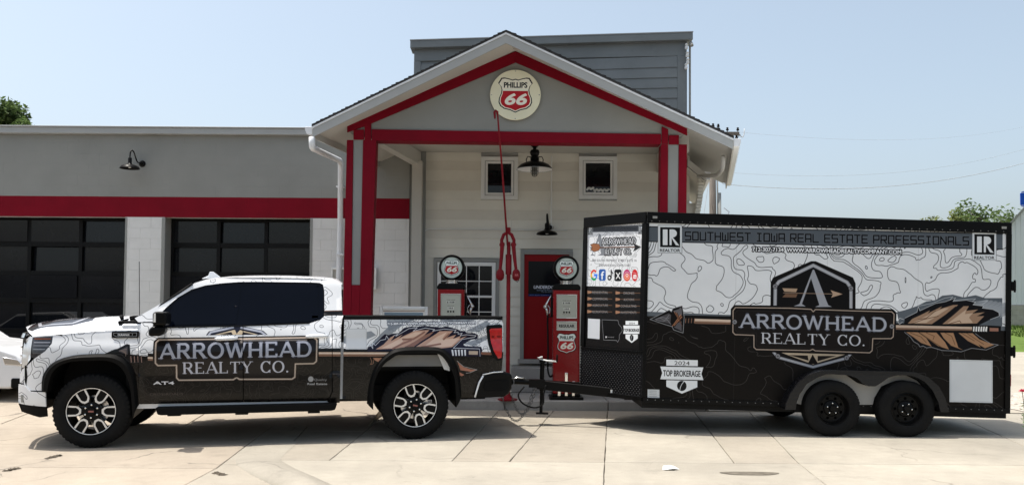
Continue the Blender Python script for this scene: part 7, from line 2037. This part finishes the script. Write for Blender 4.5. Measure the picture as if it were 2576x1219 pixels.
    MB().xz([(.605, 1.26), (.71, 1.265), (.78, 1.30), (.78, 1.375), (.64, 1.375), (.60, 1.33)], min(yb(-.22), yb(-.02)), max(yb(-.22), yb(-.02))).build('mirror_cowl', M['black_metal'], mo, bevel=.03, seg=3)
    MB().box(.62, .72, min(yb(-.05), yb(.14)), max(yb(-.05), yb(.14)), 1.36, 1.40).build('mirror_arm', M['black_plastic'], mo, bevel=.01)
    MB().xz([(.665, 1.42), (.69, 1.42), (.688, 1.52), (.668, 1.52)], min(yb(yo - .004), yb(yo)), max(yb(yo - .004), yb(yo))).build('mirror_lamp', M['lamp_inner'], mo)
    MB().box(2.77, 4.40, min(yb(.09), yb(.20)), max(yb(.09), yb(.20)), 1.456, 1.498).build('bed_rail_cap', M['black_plastic'], trk, bevel=.01)
    MB().box(4.401, 4.72, min(yb(.10), yb(.21)), max(yb(.10), yb(.21)), 1.458, 1.50).build('bed_rail_end', M['black_metal'], trk, bevel=.012)
    MB().box(2.77, 4.70, min(yb(.14), yb(.20)), max(yb(.14), yb(.20)), .85, 1.455).build('bed_inner_wall', M['black_plastic'], trk)
    # pale wheelhouse strip glimpsed in the rear arch
    MB().xz([(3.20, .88), (3.40, 1.02), (4.0, 1.02), (4.02, .88)], min(yb(.12), yb(.15)), max(yb(.12), yb(.15))).build('wheelhouse', M['grey_plastic'], trk)
    MB().xz([(3.905, 1.035), (3.975, 1.0), (4.055, .88), (4.06, .82), (3.99, .84), (3.95, .93)], min(yb(.10), yb(.112)), max(yb(.10), yb(.112))).build('arch_lip', far_m, trk)
# badge letters in the fender vent
bdg = Canvas(0, .3, 0, .08, 900, lambda x, y: (x, y), (14, 14, 14)); bdg.stroke([(.02, .06), (.28, .065), (.28, .02), (.06, .015), (.02, .035)], 4, (170, 175, 180), closed=True); bdg.text('DURAMAX', (.07, .028), (.2, .028), (0, .024), (205, 208, 212), bold=3); bdg.stroke([(.23, .03), (.235, .055)], 3, (200, 205, 210))
MB().add([(.17, .045, 1.235), (.452, .045, 1.238), (.452, .045, 1.308), (.17, .045, 1.305)], [(0, 1, 2, 3)]).build('vent_badge', img_mat('vent_badge', bdg.image('vent_badge'), .2), trk, fix=False, uv=lambda c: ((c[0] - .17) / .282, (c[2] - 1.235) / .073))

# hood
cz = lambda x: float(np.interp(x, [-1.0, -.97, -.887, -.751, -.545, -.338, -.057, .1, .3], [1.27, 1.317, 1.372, 1.408, 1.438, 1.458, 1.472, 1.478, 1.482]))
sz = lambda x: float(np.interp(x, [-.80, -.69, -.62, -.445, -.35, -.18, 0, .151, .30, .445], [1.17, 1.235, 1.255, 1.268, 1.275, 1.294, 1.307, 1.317, 1.322, 1.324]))
CYm = TW / 2; E0 = .082
rows_ = []
for j in range(33):
    t = -1 + 2 * j / 32; y = CYm + t * (CYm - E0)
    xf = -.965 + .31 * abs(t) ** 2.2; xr = .22 + .22 * abs(t) ** 3
    row = []
    for i in range(25):
        s_ = (i / 24) ** 1.3; x = xf + (xr - xf) * s_
        ye = YS(x, sz(x)) - .004; y = CYm + t * (CYm - ye)
        k = abs(t) ** 3.2
        bulge = .018 * max(0, 1 - abs(abs(t) - .55) / .12)
        z = cz(x) * (1 - k) + sz(x) * k + bulge * min(1, s_ * 2)
        row.append((x, y, z))
    rows_.append(row)
MB().grid(rows_).build('hood', topw, trk, smooth='all', uv=uv_top)
# plan curve of the nose
plan = [(-.60, .06), (-.68, .09), (-.745, .13), (-.79, .18), (-.825, .29), (-.87, .5), (-.915, .7), (-.94, .9), (-.945, CYm)]
plan += [(x, TW - y) for x, y in plan[-2::-1]]
def nose(name, z0, z1, dx0, dx1, m, i0=2, nz=5):
    P_ = plan[i0:len(plan) - i0]
    rows_ = [[(x + dx0 + (dx1 - dx0) * k / nz, y, z0 + (z1 - z0) * k / nz) for x, y in P_] for k in range(nz + 1)]
    MB().grid(rows_).build(name, m, trk, smooth='all')
nose('grille', .72, 1.235, -.005, .01, M['black_metal']); nose('grille_surround', 1.236, 1.285, -.012, .004, M['chrome']); nose('front_bumper', .50, .715, -.02, -.015, far_m, 3); nose('bumper_lower', .39, .495, .02, -.015, M['black_plastic'], 3)
gb = MB()
for z in (.82, .92, 1.02, 1.12): gb.tube([(x - .02, y, z) for x, y in plan[5:-5]], .014, 6)
gb.build('grille_bars', M['chrome'], trk, smooth='all')
# windscreen, roof, cowl
def arc(x0, xb, z, y0): return [(x0 + xb * (2 * k / 10 - 1) ** 2, y0 + (TW - 2 * y0) * k / 10, z + .012 * (1 - (2 * k / 10 - 1) ** 2)) for k in range(11)]
bot, top = arc(.24, .20, 1.425, .16), arc(.95, .07, 1.875, .335)
MB().grid([[tuple(Vector(a).lerp(Vector(b), t)) for a, b in zip(bot, top)] for t in np.linspace(0, 1, 6)]).build('windscreen', M['tint_glass'], trk, smooth='all')
# a thin black edge where glass meets the near pillar
for s_ in (0, 1):
    f = (lambda y: y) if s_ == 0 else (lambda y: TW - y)
    MB().tube([(.40, f(.165), 1.43), (.62, f(.215), 1.583), (.83, f(.27), 1.745), (.985, f(.315), 1.868)], .017, 6).build('pillar_seal', M['black_plastic'], trk, smooth='all')
MB().box(.20, .46, .19, TW - .19, 1.385, 1.428).build('cowl', M['black_plastic'], trk, bevel=.012)
for s_ in (0, 1):
    MB().box(.25, .50, .125 if s_ == 0 else TW - .3, .3 if s_ == 0 else TW - .125, 1.29, 1.395).build('cowl_side', far_m, trk, bevel=.03, seg=3)
MB().tube([(.25, .25, 1.43), (.28, .6, 1.455), (.30, 1.0, 1.46)], .012, 6).tube([(.22, .3, 1.45), (.2, .35, 1.475), (.18, .5, 1.478)], .02, 6).build('wiper', M['black_plastic'], trk, smooth='all')
rz2 = lambda x: float(np.interp(x, [.90, 1.0, 1.15, 1.4, 1.7, 2.1, 2.5, 2.68, 2.735, 2.76], [1.865, 1.905, 1.953, 1.985, 2.0, 2.005, 1.995, 1.975, 1.95, 1.905]))
rows_ = []
for j in range(25):
    t = -1 + 2 * j / 24; y = CYm + t * (CYm - .355)
    row = []
    for i in range(27):
        x = .93 + .075 * t * t + (2.765 - .93 - .075 * t * t - .03 * t * t) * i / 26
        edge_ = float(np.interp(x, [.95, 1.0, 1.125, 1.28, 1.46, 1.886, 2.358, 2.55, 2.66, 2.74], [1.855, 1.87, 1.915, 1.94, 1.953, 1.962, 1.957, 1.943, 1.925, 1.885]))
        k = abs(t) ** 3.5
        row.append((x, y, rz2(x) * (1 - k) + (edge_ - .002) * k))
    rows_.append(row)
MB().grid(rows_).build('roof', topw, trk, smooth='all', uv=uv_top)
MB().xz([(1.0, 1.955), (1.22, 1.965), (1.23, 1.978), (1.14, 2.045), (1.095, 2.045), (1.08, 1.995)], CYm - .018, CYm + .018).build('roof_fin', far_m, trk, bevel=.01)
MB().tube([(.12, TW - .22, 1.44), (.10, TW - .22, 2.2)], .0045, 6).build('aerial', M['black_plastic'], trk)
# rear of cab
MB().add([(2.735, .15, 1.40), (2.735, TW - .15, 1.40), (2.72, TW - .36, 1.89), (2.72, .36, 1.89)], [(0, 1, 2, 3)]).build('cab_back', far_m, trk, fix=False)
MB().box(2.725, 2.75, .40, TW - .40, 1.48, 1.82).build('rear_window', M['tint_glass'], trk)
MB().box(2.70, 2.79, .085, TW - .085, .5, 1.18).build('cab_back', far_m, trk)
MB().box(.3, 2.70, .2, TW - .2, .5, 1.385).build('cabin_floor', M['black_frame'], trk)
# bed, tailgate, bumper, underbody
MB().box(2.78, 4.66, .20, TW - .20, .82, .86).box(2.77, 2.80, .2, TW - .2, .86, 1.46).build('bed_floor', M['black_plastic'], trk)
MB().box(4.66, 4.735, .15, TW - .15, .86, 1.455).build('tailgate', far_m, trk, bevel=.012)
MB().box(4.62, 4.745, .16, TW - .16, 1.456, 1.505).build('tailgate_cap', M['black_plastic'], trk, bevel=.01)
bp_ = [(4.47, .77), (4.60, .795), (4.70, .81), (4.83, .79), (4.845, .74), (4.84, .60), (4.80, .53), (4.74, .495), (4.37, .487), (4.39, .60), (4.42, .69)]
MB().xz(bp_, .02, TW - .02).build('rear_bumper', M['black_metal'], trk, bevel=.03, seg=3)
MB().tube([(4.465, .0, .765), (4.415, -.0, .68), (4.385, -.0, .58), (4.362, .0, .50)], .012, 6).tube([(4.46, .005, .778), (4.6, .005, .806), (4.72, .005, .812)], .008, 6).build('bumper_trim', far_m, trk, smooth='all')
MB().xz([(4.50, .70), (4.79, .715), (4.80, .62), (4.75, .58), (4.50, .575), (4.47, .62)], .008, .02).build('bumper_step', M['black_plastic'], trk, bevel=.004)
MB().box(4.70, 5.02, CYm - .035, CYm + .035, .43, .50).tube([(5.0, CYm, .5), (5.0, CYm, .54)], .02, 10).ball((5.0, CYm, .57), .028, 12).build('tow_hitch', M['black_frame'], trk, smooth=True)
MB().box(-.5, 4.6, .55, TW - .55, .42, .62).box(.5, 3.0, .3, TW - .3, .46, .60).build('underbody', M['black_frame'], trk)
MB().box(-.70, .3, .6, TW - .6, .5, 1.2).box(-.74, -.56, .2, TW - .2, .42, 1.15).build('engine_bay_and_filler', M['black_frame'], trk)  # second box is an added hidden filler, blocking sun so the nose shadow is solid
# wheels
def truck_wheel():
    wl = empty('wheel', (0, 0, 0), parent=trk)
    R_, rr = .413, .268
    ty = MB().lathe([(rr - .008, .03), (rr, .008), (rr + .015, -.004), (rr + .05, -.014), (rr + .09, -.012), (R_ - .028, .006), (R_ - .008, .022), (R_, .05), (R_, .09), (R_ - .009, .092), (R_ - .009, .10), (R_, .102), (R_, .14), (R_ - .009, .142), (R_ - .009, .15), (R_, .152), (R_, .20), (R_ - .008, .228), (R_ - .03, .248), (rr + .06, .262), (rr, .25)], (0, 0, 0), 'y', 64)
    for k in range(48):
        a = 2 * PI * k / 48; c_, s_ = math.cos(a), math.sin(a)
        w_ = .03 if k % 2 else .024; r0 = R_ - .05 if k % 2 else R_ - .035
        p = [Vector((r0 * c_, -.006 if k % 2 else 0, r0 * s_)), Vector(((R_ - .006) * c_, .012, (R_ - .006) * s_)), Vector(((R_ + .002) * c_, .03, (R_ + .002) * s_)), Vector(((R_ + .002) * c_, .085, (R_ + .002) * s_)), Vector((r0 * c_, .085, r0 * s_))]
        t_ = Vector((-s_, 0, c_)) * w_
        ty.prism([tuple(v) for v in p], tuple(-t_ / 2), tuple(t_))
    ty.build('tyre', M['rubber'], wl, smooth=True)
    rim = MB().lathe([(rr - .004, .02), (rr, .004), (rr - .006, -.002), (rr - .014, .006), (rr - .018, .03), (rr - .03, .16), (rr - .03, .24)], (0, 0, 0), 'y', 64)
    # six black spokes and a hub
    for k in range(6):
        a = 2 * PI * k / 6 + .0; c_, s_ = math.cos(a), math.sin(a)
        def Q(r, t, y): return (r * c_ - t * s_, y, r * s_ + t * c_)
        sh_ = [(.06, -.032), (.12, -.052), (rr - .012, -.074), (rr - .012, .074), (.12, .052), (.06, .032)]
        top_ = [Q(r, t, .022) for r, t in sh_]; bt2 = [Q(r, t * .8, .075) for r, t in sh_]
        rim.add(top_ + bt2, [tuple(range(6))] + [(i, (i + 1) % 6, 6 + (i + 1) % 6, 6 + i) for i in range(6)])
    rim.lathe([(.001, -.004), (.04, -.002), (.045, .006), (.05, .016), (.088, .02), (.10, .03), (.10, .08)], (0, 0, 0), 'y', 36)
    rim.build('rim', M['black_metal'], wl, smooth=True)
    # bright U-shaped inlays
    U = MB()
    for k in range(6):
        a = 2 * PI * k / 6; c_, s_ = math.cos(a), math.sin(a)
        Q = lambda r, t, y: (r * c_ - t * s_, y, r * s_ + t * c_)
        w_ = .017
        outp = [(rr - .012, .062), (.165, .056), (.135, .046), (.108, .022), (.108, -.022), (.135, -.046), (.165, -.056), (rr - .012, -.062)]
        inp = [(rr - .012, .062 - w_ - .004), (.165, .056 - w_), (.147, .03), (.130, .012), (.130, -.012), (.147, -.03), (.165, -.056 + w_), (rr - .012, -.062 + w_ + .004)]
        n = len(outp)
        vs = [Q(r, t, .0135) for r, t in outp] + [Q(r, t, .0135) for r, t in inp] + [Q(r, t, .024) for r, t in outp] + [Q(r, t, .03) for r, t in inp]
        fs = []
        for i in range(n - 1): fs += [(i, i + 1, n + i + 1, n + i), (i, 2 * n + i, 2 * n + i + 1, i + 1), (n + i, n + i + 1, 3 * n + i + 1, 3 * n + i)]
        U.add(vs, fs)
    U.lathe([(rr - .004, .003), (rr - .006, -.004), (rr - .013, -.003), (rr - .014, .006)], (0, 0, 0), 'y', 64)
    U.build('spoke_inlays', M['alu'], wl, smooth=False)
    lg = MB()
    for k in range(6):
        a = 2 * PI * k / 6 + PI / 6; lg.lathe([(.001, .002), (.01, .004), (.012, .02), (.012, .03)], (.072 * math.cos(a), 0, .072 * math.sin(a)), 'y', 6)
    lg.build('lug_nuts', M['chrome'], wl, smooth=True)
    MB().box(-.028, .028, -.008, -.003, -.009, .009).build('cap_badge', mat('cap_badge', (.3, .12, .1), .4), wl)
    MB().lathe([(.06, .10), (.17, .10), (.17, .125), (.06, .125)], (0, 0, 0), 'y', 40).build('brake_disc', M['steel'], wl, smooth=True)
    MB().box(-.16, .02, .085, .15, .05, .15).build('brake_caliper', M['black_frame'], wl, bevel=.01)
    return wl
kw = truck_wheel()
for i, x in enumerate((-.02, 3.624)):
    o = kw if i == 0 else copy_tree(kw, trk)
    o.location = (x, .02 if i == 0 else .0, .413); o.rotation_euler = (0, 0.02 if i == 0 else .22, -.05 if i == 0 else 0)
    f = copy_tree(kw, trk); f.location = (x, TW - .0, .413); f.rotation_euler = (0, .3, PI)
MB().bar((3.624, .2, .413), (3.624, TW - .2, .413), .09).ball((3.624, CYm, .413), .16, 14).build('rear_axle', M['black_frame'], trk)
